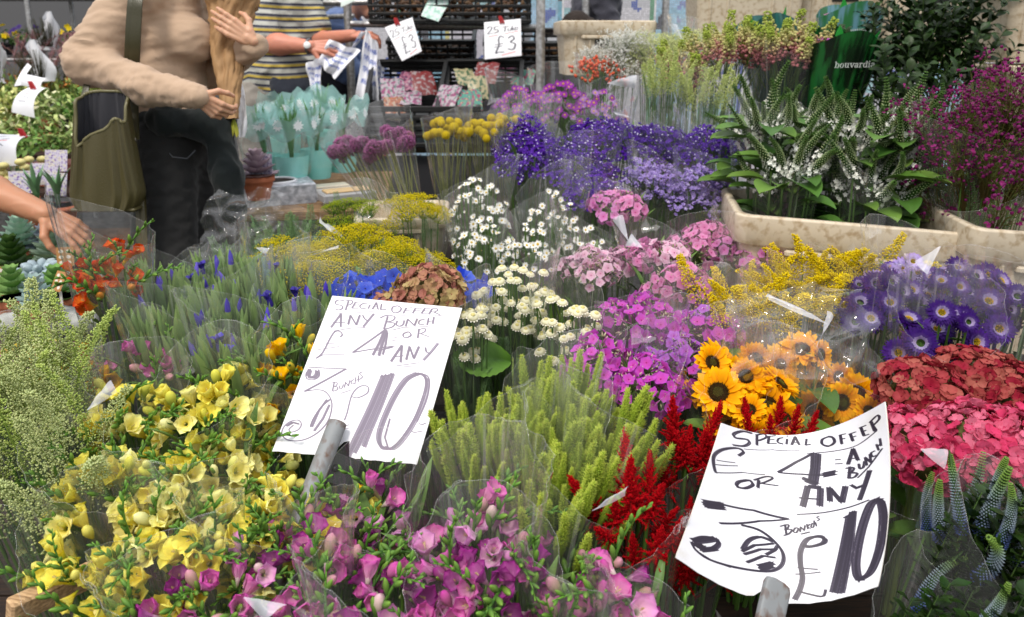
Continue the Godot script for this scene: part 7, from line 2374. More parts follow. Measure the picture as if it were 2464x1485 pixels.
func plant_label(label: String, at: Vector3, s: Vector2, m: Material, yaw: float, tilt: float, group: String) -> void:
	var o := thing("plant_label", label, "plant label", at, group, Vector3.UP, yaw)
	var mb := MB.new()
	mb.box(Transform3D(Basis(Vector3.RIGHT, tilt), Vector3(0, s.y * 0.5, 0)), Vector3(s.x, s.y, 0.0015), Color.WHITE)
	part(o, "label_face", mb.mesh(m))
	var st := MB.new()
	st.box(Transform3D(Basis(), Vector3(0, -0.035, 0)), Vector3(0.012, 0.07, 0.0014), hx("e8e4dc"))
	part(o, "spike", st.mesh(M.plastic))

func make_background() -> void:
	# the mosaic wall across the street and a plain shop wall beside it
	var wm := MB.new()
	wm.box(Transform3D(Basis(), Vector3(2.1, 1.6, -6.75)), Vector3(7.0, 3.2, 0.2), Color.WHITE)
	for k in wm.t.size(): wm.t[k] = Vector2(wm.v[k].x / 7.0, -wm.v[k].y / 2.35)
	var wall := solid("mosaic_wall", "wall covered with small pale blue and lilac mosaic tiles behind the stalls", "wall", wm.mesh(mosaic()))
	wall.set_meta("kind", "structure")
	var w2 := MB.new()
	w2.box(Transform3D(Basis(), Vector3(-4.9, 1.6, -6.9)), Vector3(7.0, 3.2, 0.2), hx("5c5c5e"))
	var sw := solid("shop_wall", "plain grey painted wall behind the plant racks", "wall", w2.mesh(M.matte))
	sw.set_meta("kind", "structure")

	# poles and rails
	var p1: Vector3 = Vector3(0.1376, 1.146, -3.499)
	pole("canopy_pole", "thick grey canopy pole beside the 25 tulip cards", Vector3(p1.x, 0, p1.z), 2.6, 0.0205)
	var p2: Vector3 = Vector3(0.5056, 1.456, -5.149)
	pole("canopy_pole", "thin grey canopy pole in front of the charcoal jacket", Vector3(p2.x, 0, p2.z), 2.6, 0.026)
	var p3: Vector3 = Vector3(1.084, 1.463, -5.355)
	pole("canopy_pole", "grey canopy pole in front of the pale blue mosaic panel", Vector3(p3.x, 0, p3.z), 2.6, 0.027)
	var p4: Vector3 = Vector3(-0.9421, 1.361, -4.413)
	pole("canopy_pole", "grey upright at the seller's end of the black crates", Vector3(p4.x, 0, p4.z), 2.5, 0.024)
	var rails := [[Vector3(-1.256, 1.538, -4.655), Vector3(-0.8772, 1.552, -4.658), 0.02, "upper steel rail behind the seller's shoulder"], [Vector3(-1.284, 1.457, -4.74), Vector3(-0.9657, 1.468, -4.641), 0.016, "lower steel rail before the blue denim jacket"], [Vector3(-0.9131, 1.41, -4.321), Vector3(0.1566, 1.388, -4.215), 0.018, "pale shelf rail that the 25 tulip cards hang from"], [Vector3(0.2016, 1.371, -4.722), Vector3(0.6926, 1.412, -4.731), 0.018, "pale rail right of the thick canopy pole"]]
	for r in rails:
		var mb := MB.new()
		mb.tube([r[0], r[1]], [r[2]], 10, Color.WHITE, Color.WHITE)
		solid("steel_rail", r[3], "rail", mb.mesh(M.steel))
	var wb := MB.new()
	wb.slab(Transform3D(Basis(), Vector3(0.3111, 1.278, -5.009)), Vector3(0.32, 0.24, 0.02), 0.004, hx("c9ccd2"))
	solid("blank_board", "blank white board on the far side of the thick canopy pole", "board", wb.mesh(M.matte))

	# black crates with bulbs
	lattice_crate("topmost black crate along the frame's edge above the 25 tulip cards", Vector3(-0.3311, 1.422, -4.273), 0.0, 0.12, Vector3(0.86, 0.19, 0.42))
	lattice_crate("black crate with bulb packets nearest the hanging plastic bags", Vector3(-0.5342, 0.9672, -3.87), 0.06, 0.5, Vector3(0.40, 0.14, 0.52))
	lattice_crate("black crate with bulb packets in the middle below the level tulip card", Vector3(-0.1537, 0.9713, -3.819), -0.04, 0.5, Vector3(0.40, 0.14, 0.52))
	lattice_crate("rearmost black crate under the tilted tulip card", Vector3(-0.478, 1.19, -4.633), 0.0, 0.25, Vector3(0.5, 0.18, 0.35))
	lattice_crate("rearmost black crate behind the thick canopy pole", Vector3(0.07079, 1.179, -4.579), 0.0, 0.25, Vector3(0.46, 0.18, 0.35))
	lattice_crate("empty black crate under the other two, above the craspedia", Vector3(-0.4615, 0.8106, -3.683), 0.02, 0.0, Vector3(0.6, 0.2, 0.4))
	# dark heaps of loose bulbs fill the topmost and the empty crates
	for q in [[Vector3(-0.3311, 1.449, -4.279), Vector3(0.4, 0.05, 0.18), "loose brown bulbs heaped in the topmost black crate"], [Vector3(-0.478, 1.215, -4.638), Vector3(0.22, 0.05, 0.15), "loose brown bulbs heaped in the rear black crate under the tilted card"], [Vector3(0.07079, 1.204, -4.584), Vector3(0.2, 0.05, 0.15), "loose brown bulbs heaped in the rear black crate behind the thick pole"]]:
		var hb := MB.new()
		for k in 160:
			hb.bud(Vector3(rf(-1, 1), rf(-0.6, 1.0), rf(-1, 1)) * q[1] + Vector3(0, 0.02, 0), rdir() + Vector3.UP, 0.05, 0.02, vary(hx("3a2618"), 0.3), vary(hx("5a4028"), 0.3))
		stuff(solid("loose_bulbs", q[2], "flower bulbs", hb.mesh(M.bud), Transform3D(Basis(), q[0])))
	var stand := thing("crate_stand", "grey trestle under the black crates", "display stand", Vector3(-0.4, 0, -3.95))
	var tp := MB.new()
	var top_y: float = (Vector3(-0.4615, 0.8106, -3.683)).y - 0.016
	tp.slab(Transform3D(Basis(), Vector3(0, top_y, 0)), Vector3(1.25, 0.03, 0.8), 0.003, hx("6a6a6a"))
	part(stand, "top", tp.mesh(M.wood))
	for sx in [-0.55, 0.55]:
		for sz in [-0.34, 0.34]:
			var l := MB.new()
			l.slab(Transform3D(Basis(), Vector3(sx, top_y * 0.5 - 0.01, sz)), Vector3(0.05, top_y - 0.04, 0.05), 0.003, hx("5a5a5a"))
			part(stand, "leg", l.mesh(M.steel))
	var skirt := MB.new()
	skirt.slab(Transform3D(Basis(), Vector3(0, top_y * 0.5 - 0.01, 0.41)), Vector3(1.26, top_y - 0.03, 0.012), 0.004, hx("2a2a2c"))
	part(stand, "skirt", skirt.mesh(M.cloth))
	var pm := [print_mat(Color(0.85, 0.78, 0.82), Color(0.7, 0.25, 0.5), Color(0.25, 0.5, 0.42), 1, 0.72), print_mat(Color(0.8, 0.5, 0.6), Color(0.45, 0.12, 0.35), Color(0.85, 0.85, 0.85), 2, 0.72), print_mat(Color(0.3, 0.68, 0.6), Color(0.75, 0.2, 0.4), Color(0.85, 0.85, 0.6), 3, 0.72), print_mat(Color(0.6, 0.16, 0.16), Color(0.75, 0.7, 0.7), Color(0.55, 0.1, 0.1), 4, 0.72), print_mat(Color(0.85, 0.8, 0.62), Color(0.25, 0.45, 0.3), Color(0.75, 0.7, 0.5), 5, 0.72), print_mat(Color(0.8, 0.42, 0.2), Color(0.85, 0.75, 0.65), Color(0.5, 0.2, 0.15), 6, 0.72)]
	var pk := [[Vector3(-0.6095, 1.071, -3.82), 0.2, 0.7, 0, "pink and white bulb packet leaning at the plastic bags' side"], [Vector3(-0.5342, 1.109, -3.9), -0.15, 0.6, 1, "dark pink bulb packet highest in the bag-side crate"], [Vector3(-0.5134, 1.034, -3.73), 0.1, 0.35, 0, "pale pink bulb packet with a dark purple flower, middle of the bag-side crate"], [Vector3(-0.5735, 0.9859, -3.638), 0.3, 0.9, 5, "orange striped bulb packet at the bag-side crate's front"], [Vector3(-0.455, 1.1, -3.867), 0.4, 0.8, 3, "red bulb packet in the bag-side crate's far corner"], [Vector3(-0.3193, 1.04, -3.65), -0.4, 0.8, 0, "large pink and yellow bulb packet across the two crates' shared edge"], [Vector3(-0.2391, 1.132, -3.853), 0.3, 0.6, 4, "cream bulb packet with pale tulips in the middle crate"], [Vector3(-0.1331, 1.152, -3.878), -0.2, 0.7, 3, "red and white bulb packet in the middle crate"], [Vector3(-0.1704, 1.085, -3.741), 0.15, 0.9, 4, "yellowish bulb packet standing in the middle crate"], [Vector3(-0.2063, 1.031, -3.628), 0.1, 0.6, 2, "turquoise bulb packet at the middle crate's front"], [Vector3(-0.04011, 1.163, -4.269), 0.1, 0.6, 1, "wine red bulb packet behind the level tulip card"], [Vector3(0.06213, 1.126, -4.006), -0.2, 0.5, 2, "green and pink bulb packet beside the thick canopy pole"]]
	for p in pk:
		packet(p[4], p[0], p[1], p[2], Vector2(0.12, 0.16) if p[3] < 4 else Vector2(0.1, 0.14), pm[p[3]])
	# the two tulip cards: 25 Tulip £3 with red underlines
	var plan := flat9(Vector2(0, 0), Vector2(360, 0), Vector2(360, 400), Vector2(0, 400))
	var st := [[9, 30,75, 50,55, 75,65, 60,100, 30,135], [8, 35,135, 85,130], [9, 140,60, 105,65, 100,95, 130,95, 135,120, 95,132], [8, 175,75, 240,70], [9, 208,72, 200,125], [7, 235,95, 235,120, 258,118, 262,92], [7, 275,70, 272,120], [7, 285,95, 285,120], [7, 300,125, 305,90, 328,95, 320,115, 303,112], [11, 190,190, 160,170, 140,200, 140,270, 115,330, 110,350, 140,340, 190,345], [8, 105,260, 180,250], [8, 100,285, 175,275], [12, 235,200, 275,180, 290,215, 255,245, 300,270, 280,325, 230,315], [1007, 40,165, 130,155], [1007, 200,150, 330,135], [1007, 170,375, 300,352]]
	var tex := write_card(plan, st, Vector2i(288, 320), Color(0.2, 0.2, 0.25), Color(0.9, 0.9, 0.92), 0.8, Vector2(0.9, 0.4))
	pegged_card("tulip_card", "tilted white card reading 25 tulip £3 on the black crates", [Vector3(-0.6704, 1.383, -4.009), Vector3(-0.5258, 1.435, -4.02), Vector3(-0.4706, 1.261, -3.942), Vector3(-0.5747, 1.21, -3.931)], tex, 0.004, Vector3(-0.6069, 1.413, -4.015), "25 tulip price cards")
	pegged_card("tulip_card", "level white card reading 25 tulip £3 beside the thick canopy pole", [Vector3(-0.1468, 1.409, -4.015), Vector3(0.04601, 1.428, -4.019), Vector3(0.04988, 1.238, -3.937), Vector3(-0.1431, 1.219, -3.933)], tex, 0.004, Vector3(-0.05697, 1.422, -4.017), "25 tulip price cards")
	var lm := print_mat(Color(0.8, 0.9, 0.86), Color(0.6, 0.78, 0.72), Color(0.9, 0.86, 0.88), 9)
	var slip := Image.create(32, 48, false, Image.FORMAT_RGB8)
	slip.fill(Color(0.85, 0.9, 0.88))
	pegged_card("paper_slip", "pale green and pink paper slip hanging from the topmost black crate", [Vector3(-0.415, 1.593, -4.105), Vector3(-0.2974, 1.571, -4.1), Vector3(-0.3878, 1.413, -4.015), Vector3(-0.4798, 1.443, -4.022)], lm.albedo_texture, 0.006, Vector3.ZERO)
	pegged_card("paper_slip", "white paper corner hanging above the seller's far shoulder", [Vector3(-0.9444, 1.594, -4.258), Vector3(-0.8522, 1.605, -4.261), Vector3(-0.8573, 1.536, -4.226), Vector3(-0.9444, 1.496, -4.217)], ImageTexture.create_from_image(slip), 0.006, Vector3.ZERO)

	# turquoise wrapped pots on the planter trestle
	var tr := thing("planter_trestle", "grey trestle with a pale top under the turquoise wrapped pots", "display stand", Vector3(-0.8713, 0.4461, -2.89))
	tr.position.y = 0.0
	var ty: float = (Vector3(-0.8568, 0.7112, -2.895)).y
	var tt := MB.new()
	tt.slab(Transform3D(Basis(Vector3.UP, 0.12), Vector3(0, ty - 0.02, -0.1)), Vector3(0.72, 0.035, 0.85), 0.004, hx("b9b2a8"))
	part(tr, "top", tt.mesh(M.wood))
	for sx in [-0.3, 0.3]:
		for sz in [-0.4, 0.25]:
			var l := MB.new()
			l.slab(Transform3D(Basis(), Vector3(sx, ty * 0.5 - 0.02, sz)), Vector3(0.05, ty - 0.04, 0.05), 0.003, hx("8a8a8a"))
			part(tr, "leg", l.mesh(M.steel))
	var tq := hx("94dcd4")
	var wraps := [[640, 395, 3.1], [705, 405, 3.0], [765, 390, 3.1], [820, 375, 3.2], [700, 370, 3.35], [770, 360, 3.4]]
	var wl := ["turquoise wrapped pot nearest the paper parcel", "turquoise wrapped pot in the middle of the front row", "turquoise wrapped pot beside the tall film sleeve", "turquoise wrapped pot next to the leaning alliums", "turquoise wrapped pot in the second row near the seller's pouch", "turquoise wrapped pot in the second row under the hanging bag"]
	for i in 6:
		var at := Vector3.ZERO
		at = [Vector3(-0.9911, 0.771, -2.938), Vector3(-0.8645, 0.7764, -2.878), Vector3(-0.7923, 0.789, -2.983), Vector3(-0.7088, 0.8016, -3.068), Vector3(-0.9896, 0.8141, -3.224), Vector3(-0.8472, 0.8305, -3.278)][i]
		at.y = maxf(at.y - 0.03, ty)
		var o := thing("wrapped_pot", wl[i], "potted plant", at, "turquoise wrapped pots")
		var pb := MB.new()
		pb.tube([Vector3.ZERO, Vector3(0, 0.07, 0), Vector3(0, 0.12, 0)], [0.05, 0.062, 0.066], 16, tq, tq, false)
		part(o, "pot_wrap", pb.mesh(M.paper))
		var lv := MB.new()
		for k in 16:
			lv.petal(Transform3D(Basis(Vector3.UP, k * 2.4), Vector3(0, 0.08, 0)), rf(0.18, 0.25), 0.018, 1.5, rf(1.1, 1.5), 0.3, hx("4a7a48"), hx("6f9a62"), 2, 5, 0.4, 0.6)
		part(o, "leaf", lv.mesh(M.leaf))
		# printed film: a wide turquoise collar with white daisies on it, clear below
		var col := MB.new()
		for j in 5:
			for k in 41:
				var th := TAU * k / 40.0
				var s := j / 4.0
				var rr := lerpf(0.09, 0.115, s) * (1.0 + 0.05 * sin(th * 5.0 + i))
				var top := 0.285 + 0.03 * sin(th * 2.0 + i) + 0.012 * sin(th * 9.0)
				col.put(Vector3(cos(th) * rr, lerpf(0.2 + 0.02 * sin(th * 3.0), top, s), sin(th) * rr), hx("bff2ee"))
		col.grid(5, 41, 0)
		part(o, "printed_collar", col.mesh(M.tinted_film))
		for k in 9:
			var th := k * TAU / 9.0 + i
			var dm := MB.new()
			for q in 9:
				dm.petal(aim(Vector3(cos(th) * 0.1075, 0.245, sin(th) * 0.1075), Vector3(cos(th), 0.1, sin(th))) * Transform3D(Basis(Vector3.UP, TAU * q / 9), Vector3.ZERO), 0.022, 0.012, 0.1, 0.0, 0.0, hx("eef4f4"), hx("eef4f4"), 1, 2)
			part(o, "printed_daisy", dm.mesh(M.paper))
		sleeve(o, 0.07, 0.1, 0.05, 0.22, 0.0)
	# silver planter with round hole, and the leafy label beside it
	var pl := thing("planter", "marbled grey box planter with a round dark opening", "planter", Vector3(-0.8872, 0.6743, -2.754))
	var bx := MB.new()
	bx.slab(Transform3D(Basis(Vector3.UP, 0.42), Vector3(0, 0.05, 0)), Vector3(0.26, 0.12, 0.17), 0.006, Color.WHITE)
	var marble := StandardMaterial3D.new()
	marble.albedo_texture = noise_tex(0.03, Color(0.55, 0.57, 0.6), Color(0.86, 0.87, 0.9), 81, 256, 5)
	marble.uv1_triplanar = true
	marble.uv1_scale = Vector3.ONE * 4.0
	marble.roughness = 0.35
	part(pl, "box", bx.mesh(marble))
	var ho := MB.new()
	ho.tube([Vector3(0.0, 0.109, 0), Vector3(0.0, 0.1125, 0)], [0.062, 0.062], 24, hx("2a1610"), hx("2a1610"))
	part(pl, "opening", ho.mesh(M.matte))
	var lid := MB.new()
	var lring := []
	for i in 25: lring.append(Vector3(cos(TAU * i / 24) * 0.068, 0.113, sin(TAU * i / 24) * 0.068))
	lid.tube(lring, [0.006], 6, hx("e8e8ec"), hx("e8e8ec"), false)
	part(pl, "collar", lid.mesh(M.plastic))
	for k in 3:
		var tray := thing("seed_tray", ["white plastic tray standing beside the marbled planter", "white plastic tray leading back towards the allium crate", "grey tray with a pale board under the allium stems"][k], "tray", [Vector3(-0.7958, 0.7102, -2.793), Vector3(-0.7283, 0.7288, -2.848), Vector3(-0.6133, 0.7422, -2.697)][k], "trays by the planter", Vector3.UP, 0.5)
		var tm := MB.new()
		tm.slab(Transform3D(), Vector3(0.2, 0.035, 0.1), 0.006, [hx("c9c9cc"), hx("d0cdc6"), hx("9a9a9c")][k])
		part(tray, "tray_body", tm.mesh(M.plastic))
		var tm2 := MB.new()
		tm2.slab(Transform3D(Basis(), Vector3(0, 0.021, 0)), Vector3(0.17, 0.008, 0.07), 0.003, [hx("e2e2e4"), hx("d8cdb8"), hx("c9a878")][k])
		part(tray, "tray_insert", tm2.mesh(M.plastic))
	var pur := print_mat(Color(0.82, 0.79, 0.84), Color(0.62, 0.58, 0.7), Color(0.4, 0.36, 0.5), 14)
	succulent("pinkish grey rosette succulent in a terracotta pot beside the tied black jacket", Vector3(-0.9321, 0.7362, -2.665), 0.075, hx("8a7a84"), hx("b8a4b0"), 5, 0.0)
	plant_label("grey lilac picture label standing in the pinkish rosette's pot", Vector3(-0.9298, 0.812, -2.702), Vector2(0.09, 0.085), pur, -0.1, -0.1, "plant labels")

	# left: the other stall
	for q in [[Vector3(-2.188, 0.8095, -3.58), 0.42, "near"], [Vector3(-2.45, 0.9194, -4.043), 0.4, "middle"], [Vector3(-2.705, 0.9796, -4.486), 0.4, "rear"]]:
		var c: Vector3 = q[0]
		var h: float = c.y - 0.18
		var st1 := thing("plant_bench", "%s step of the dark bench that carries the variegated shrubs" % q[2], "display stand", Vector3(c.x, 0, c.z))
		var bt := MB.new()
		bt.slab(Transform3D(Basis(), Vector3(0, h - 0.02, 0)), Vector3(1.6, 0.03, q[1]), 0.004, hx("4a3a30"))
		part(st1, "top", bt.mesh(M.wood))
		for sx in [-0.75, 0.75]:
			for sz in [-0.4, 0.4]:
				var l := MB.new()
				l.slab(Transform3D(Basis(), Vector3(sx, h * 0.5 - 0.02, sz * q[1])), Vector3(0.06, h - 0.04, 0.06), 0.004, hx("4a4038"))
				part(st1, "leg", l.mesh(M.wood))
	var sp := [[Vector3(-2.451, 0.8233, -3.583), 0], [Vector3(-2.238, 0.8004, -3.527), 1], [Vector3(-2.097, 0.8035, -3.579), 0], [Vector3(-1.942, 0.827, -3.635), 1], [Vector3(-2.735, 0.922, -4.064), 2], [Vector3(-2.51, 0.9045, -4.01), 0], [Vector3(-2.348, 0.922, -4.064), 1], [Vector3(-2.155, 0.9331, -4.067), 2], [Vector3(-1.971, 0.9154, -4.012), 0], [Vector3(-3.018, 0.9845, -4.487), 3], [Vector3(-2.805, 0.9722, -4.484), 3], [Vector3(-2.592, 0.9771, -4.485), 3], [Vector3(-2.407, 0.9812, -4.537), 3], [Vector3(-2.686, 0.8615, -3.694), 2]]
	var names := ["cream edged shrub at the near edge of the bench by the picture's side", "cream edged shrub under the hanging white label", "cream edged shrub beside the olive bag's top", "green shrub directly behind the olive bag's handles", "yellow green shrub in the bench's middle row at the side", "cream edged shrub behind the hanging white label", "green shrub in the middle row left of the shopper's elbow", "yellow green shrub in the middle row behind the shopper's sleeve", "cream edged shrub seen through the shopper's arm", "orange tipped shrub at the bench's back by the white hanging bag", "orange tipped shrub at the back behind the white label", "orange tipped shrub at the back near the shopper's elbow", "orange tipped shrub at the back hidden by the shopper's arm", "yellow green shrub at the near edge outside the label card"]
	for i in sp.size():
		var k: int = sp[i][1]
		var at: Vector3 = sp[i][0]
		at.y -= 0.17
		make_shrub(names[i], at, 0.15, [hx("55702f"), hx("4d7a35"), hx("7a8f3c"), hx("5f7f38")][k], [hx("a0ac6a"), hx("86a454"), hx("bcc070"), hx("98a458")][k], [hx("e4e4b4"), hx("bccb80"), hx("d6d68a"), hx("d0803c")][k], "variegated shrubs on the bench")
	# steel rack with grasses, violas and wrapped heathers
	var rk := thing("plant_rack", "galvanised plant rack with wire shelves at the frame's upper corner", "rack", Vector3(-3.2, 0, -5.3))
	for x in [-0.9, 0.0, 0.75]:
		for z in [-0.25, 0.25]:
			var mb := MB.new()
			mb.tube([Vector3(x, 0, z), Vector3(x, 2.2, z)], [0.017], 8, Color.WHITE, Color.WHITE)
			part(rk, "upright", mb.mesh(M.steel))
	for y in [0.75, 1.2, 1.62]:
		for z in [-0.25, 0.0, 0.25]:
			var mb := MB.new()
			mb.tube([Vector3(-0.9, y, z), Vector3(0.75, y, z)], [0.013], 8, Color.WHITE, Color.WHITE)
			part(rk, "rail", mb.mesh(M.steel))
		var sh := MB.new()
		sh.slab(Transform3D(Basis(), Vector3(-0.075, y + 0.016, 0)), Vector3(1.64, 0.008, 0.52), 0.001, hx("3c3c3e"))
		part(rk, "shelf", sh.mesh(M.dark_plastic))
	for i in 7:
		var at := Vector3(-3.95 + i * 0.23, 1.228, -5.2 + 0.1 * (i % 2))
		var vi := i % 2 == 0
		var o := thing("potted_plant", ["yellow viola pot at the rack's outer end", "dark leafy pot second on the rack shelf", "yellow viola pot beside the rack's first upright", "purple viola pot right of the first upright", "yellow viola pot behind the grass plumes", "dark leafy pot near the shopper's shoulder", "yellow viola pot hidden by the shopper's sleeve"][i], "potted plant", at, "pots on the rack")
		var mb := MB.new()
		for k in 90:
			var d := rdir()
			d.y = absf(d.y)
			mb.petal(aim(Vector3(0, 0.08, 0) + d * rf(0.05, 0.1), d + rdir() * 0.5, rf(0, 6)), 0.035, 0.018, 0.4, -0.3, 0.2, hx("2f4a22"), vary(hx("4f7038"), 0.2), 1, 2)
		part(o, "foliage", mb.mesh(M.leaf))
		for k in 9:
			var fl := MB.new()
			five(fl, Transform3D.IDENTITY, 5, 0.022, 0.022, 0.2, 0.0, hx("e8c818") if vi else hx("3a2a60"), hx("f0d41c") if vi else hx("54408a"), hx("6a3a10"), 1, 2)
			var d := rdir()
			d.y = absf(d.y) + 0.2
			part(o, "bloom", fl.mesh(M.petal), aim(Vector3(0, 0.09, 0) + d.normalized() * 0.11, d + Vector3(0, 0, 0.8), rf(0, 6)))
		add_pot(o, Vector3.ZERO, 0.06, 0.085, hx("2a2a2c"))
	var grass_at := [Vector3(-3.2, 1.187, -4.785), Vector3(-2.938, 1.126, -4.67), Vector3(-3.006, 1.264, -5.006), Vector3(-2.841, 1.291, -5.012)]
	for i in 4:
		var at: Vector3 = grass_at[i]
		at.y = 0.768 if i < 3 else 0.768
		var o := thing("ornamental_grass", ["purple fountain grass at the frame's upper corner", "purple fountain grass before the white wrapped heather", "purple fountain grass arching over the rack's rail", "purple fountain grass close to the shopper's upper arm"][i], "potted plant", at, "purple fountain grasses")
		for k in 9:
			var mb := MB.new()
			var a := rf(0, TAU)
			var pts := []
			var q := rf(0.25, 0.5)
			for j in 8:
				var s := j / 7.0
				pts.append(Vector3(cos(a) * q * s * s, 0.72 * s - 0.12 * s * s, sin(a) * q * s * s * 0.6))
			mb.tube(pts, [0.003, 0.0025, 0.002, 0.002, 0.002, 0.002, 0.002, 0.001], 4, hx("5a6a3a"), hx("8a6a60"))
			for j in 70:
				var s := rf(0.62, 1.0)
				var p: Vector3 = pts[int(s * 6.99)].lerp(pts[mini(int(s * 6.99) + 1, 7)], fmod(s * 6.99, 1.0))
				mb.cone(p, rdir() + Vector3.UP * 0.6, 0.03, 0.002, vary(hx("7a4a55"), 0.2), vary(hx("b08a88"), 0.2))
			part(o, "plume", mb.mesh(M.plush))
		var gl := MB.new()
		for k in 60:
			gl.petal(Transform3D(Basis(Vector3.UP, rf(0, TAU)), Vector3(0, 0.05, 0)), rf(0.3, 0.5), 0.01, 1.5, rf(-0.4, 0.9), 0.2, hx("3f4a2a"), vary(hx("6a6a4a"), 0.2), 1, 6, 0.3, 0.7)
		part(o, "blade", gl.mesh(M.leaf))
		add_pot(o, Vector3.ZERO, 0.08, 0.1, hx("242426"))
	var hw := [[Vector3(-2.766, 1.087, -4.406), "white wrapped heather pot left of the shopper's elbow"], [Vector3(-3.058, 1.072, -4.454), "white wrapped heather pot cut by the picture's edge"], [Vector3(-2.967, 1.265, -4.853), "white wrapped heather pot higher up on the rack"]]
	for h in hw:
		var o := thing("wrapped_heather", h[1], "potted plant", h[0], "white wrapped heathers")
		var tp2: float = 0.3
		var mb := MB.new()
		for j in 9:
			for k in 25:
				var th := TAU * k / 24.0
				var s := j / 8.0
				var rr := lerpf(0.07, 0.03, pow(s, 0.6)) * (1.0 + 0.22 * sin(th * 3.0 + s * 5.0) + 0.12 * sin(th * 8.0 + s * 3.0))
				mb.put(Vector3(cos(th) * rr + 0.03 * sin(s * 4.0 + h[0].x * 9.0), s * tp2 * (0.7 + 0.1 * sin(th * 2.0)), sin(th) * rr), hx("d8d8dc"))
		mb.grid(9, 25, 0)
		part(o, "wrapping", mb.mesh(M.paper))
		var tw := MB.new()
		for k in 60:
			var d := rdir()
			tw.tube([Vector3(d.x * 0.05, 0.02, 0.05), Vector3(d.x * 0.1, 0.1 + 0.1 * absf(d.y), 0.09 + 0.04 * d.z)], [0.0022, 0.001], 3, hx("2c2a1c"), hx("4a4a2c"), false)
		stuff(part(o, "twig", tw.mesh(M.leaf)))
	# curled white cards on canes
	var scribble := [[8, 60,60, 90,45, 95,80, 130,50], [8, 150,70, 200,60], [8, 70,120, 110,110, 160,125], [8, 200,120, 260,112], [1006, 60,150, 250,140], [8, 120,200, 180,190], [9, 200,190, 230,215], [7, 80,260, 200,250]]
	var wt := write_card(plan, scribble, Vector2i(144, 160), Color(0.5, 0.5, 0.54), Color(0.92, 0.92, 0.94), 0.7, Vector2(0.9, 0.4))
	pegged_card("shrub_card", "curled white card hanging among the shrubs, red peg on top", [Vector3(-2.33, 1.094, -3.641), Vector3(-2.238, 1.089, -3.589), Vector3(-2.257, 0.9533, -3.509), Vector3(-2.401, 0.976, -3.565)], wt, 0.03, Vector3(-2.298, 1.103, -3.592), "curled white cards")
	pegged_card("shrub_card", "small folded white card above the hanging one", [Vector3(-2.403, 1.152, -3.704), Vector3(-2.265, 1.13, -3.649), Vector3(-2.277, 1.082, -3.618), Vector3(-2.4, 1.099, -3.662)], wt, 0.015, Vector3.ZERO, "curled white cards")
	pegged_card("shrub_card", "narrow white card leaning on the heather wrap", [Vector3(-2.489, 1.201, -3.868), Vector3(-2.468, 1.184, -3.865), Vector3(-2.486, 1.093, -3.794), Vector3(-2.524, 1.087, -3.793)], wt, 0.01, Vector3.ZERO, "curled white cards")
	pegged_card("shrub_card", "large curled white card on a cane at the picture's edge above the reaching arm", [Vector3(-2.127, 0.9373, -2.994), Vector3(-1.922, 0.9366, -2.943), Vector3(-1.901, 0.8355, -2.819), Vector3(-2.072, 0.8165, -2.866)], wt, 0.04, Vector3(-1.939, 0.9474, -2.935), "curled white cards")
	var cane := MB.new()
	cane.tube([Vector3(-1.955, 0.8484, -2.873), Vector3(-1.955, 0.6332, -2.827)], [0.006], 8, hx("c9c4b4"), hx("c9c4b4"))
	solid("cane", "pale cane holding the large curled card", "cane", cane.mesh(M.plastic))
	# terracotta trays below the bench edge
	for k in 4:
		var mb := MB.new()
		mb.slab(Transform3D(Basis(), Vector3(0, 0.02, 0)), Vector3(0.34, 0.05, 0.2), 0.006, vary(hx("5a2a20"), 0.15))
		var o := thing("clay_tray", ["brown clay tray at the picture's edge under the bench", "brown clay tray behind the purple picture labels", "brown clay tray beside the olive bag", "brown clay tray half behind the olive bag"][k], "tray", [Vector3(-2.154, 0.7298, -3.103), Vector3(-2.012, 0.7419, -3.106), Vector3(-1.9, 0.751, -3.159), Vector3(-1.756, 0.7598, -3.161)][k], "brown clay trays")
		part(o, "tray_body", mb.mesh(M.matte))
	# the succulent table
	var sy := 0.5
	var tb := thing("succulent_table", "low table with potted succulents at the picture's side", "display stand", Vector3(-1.72, 0, -2.55))
	var t3 := MB.new()
	t3.slab(Transform3D(Basis(), Vector3(0, sy - 0.02, 0)), Vector3(0.75, 0.04, 1.25), 0.004, hx("6a5a4a"))
	part(tb, "top", t3.mesh(M.wood))
	for sx in [-0.33, 0.33]:
		for sz in [-0.55, 0.55]:
			var l := MB.new()
			l.slab(Transform3D(Basis(), Vector3(sx, 0.24, sz)), Vector3(0.05, 0.47, 0.05), 0.003, hx("5a4a3a"))
			part(tb, "leg", l.mesh(M.wood))
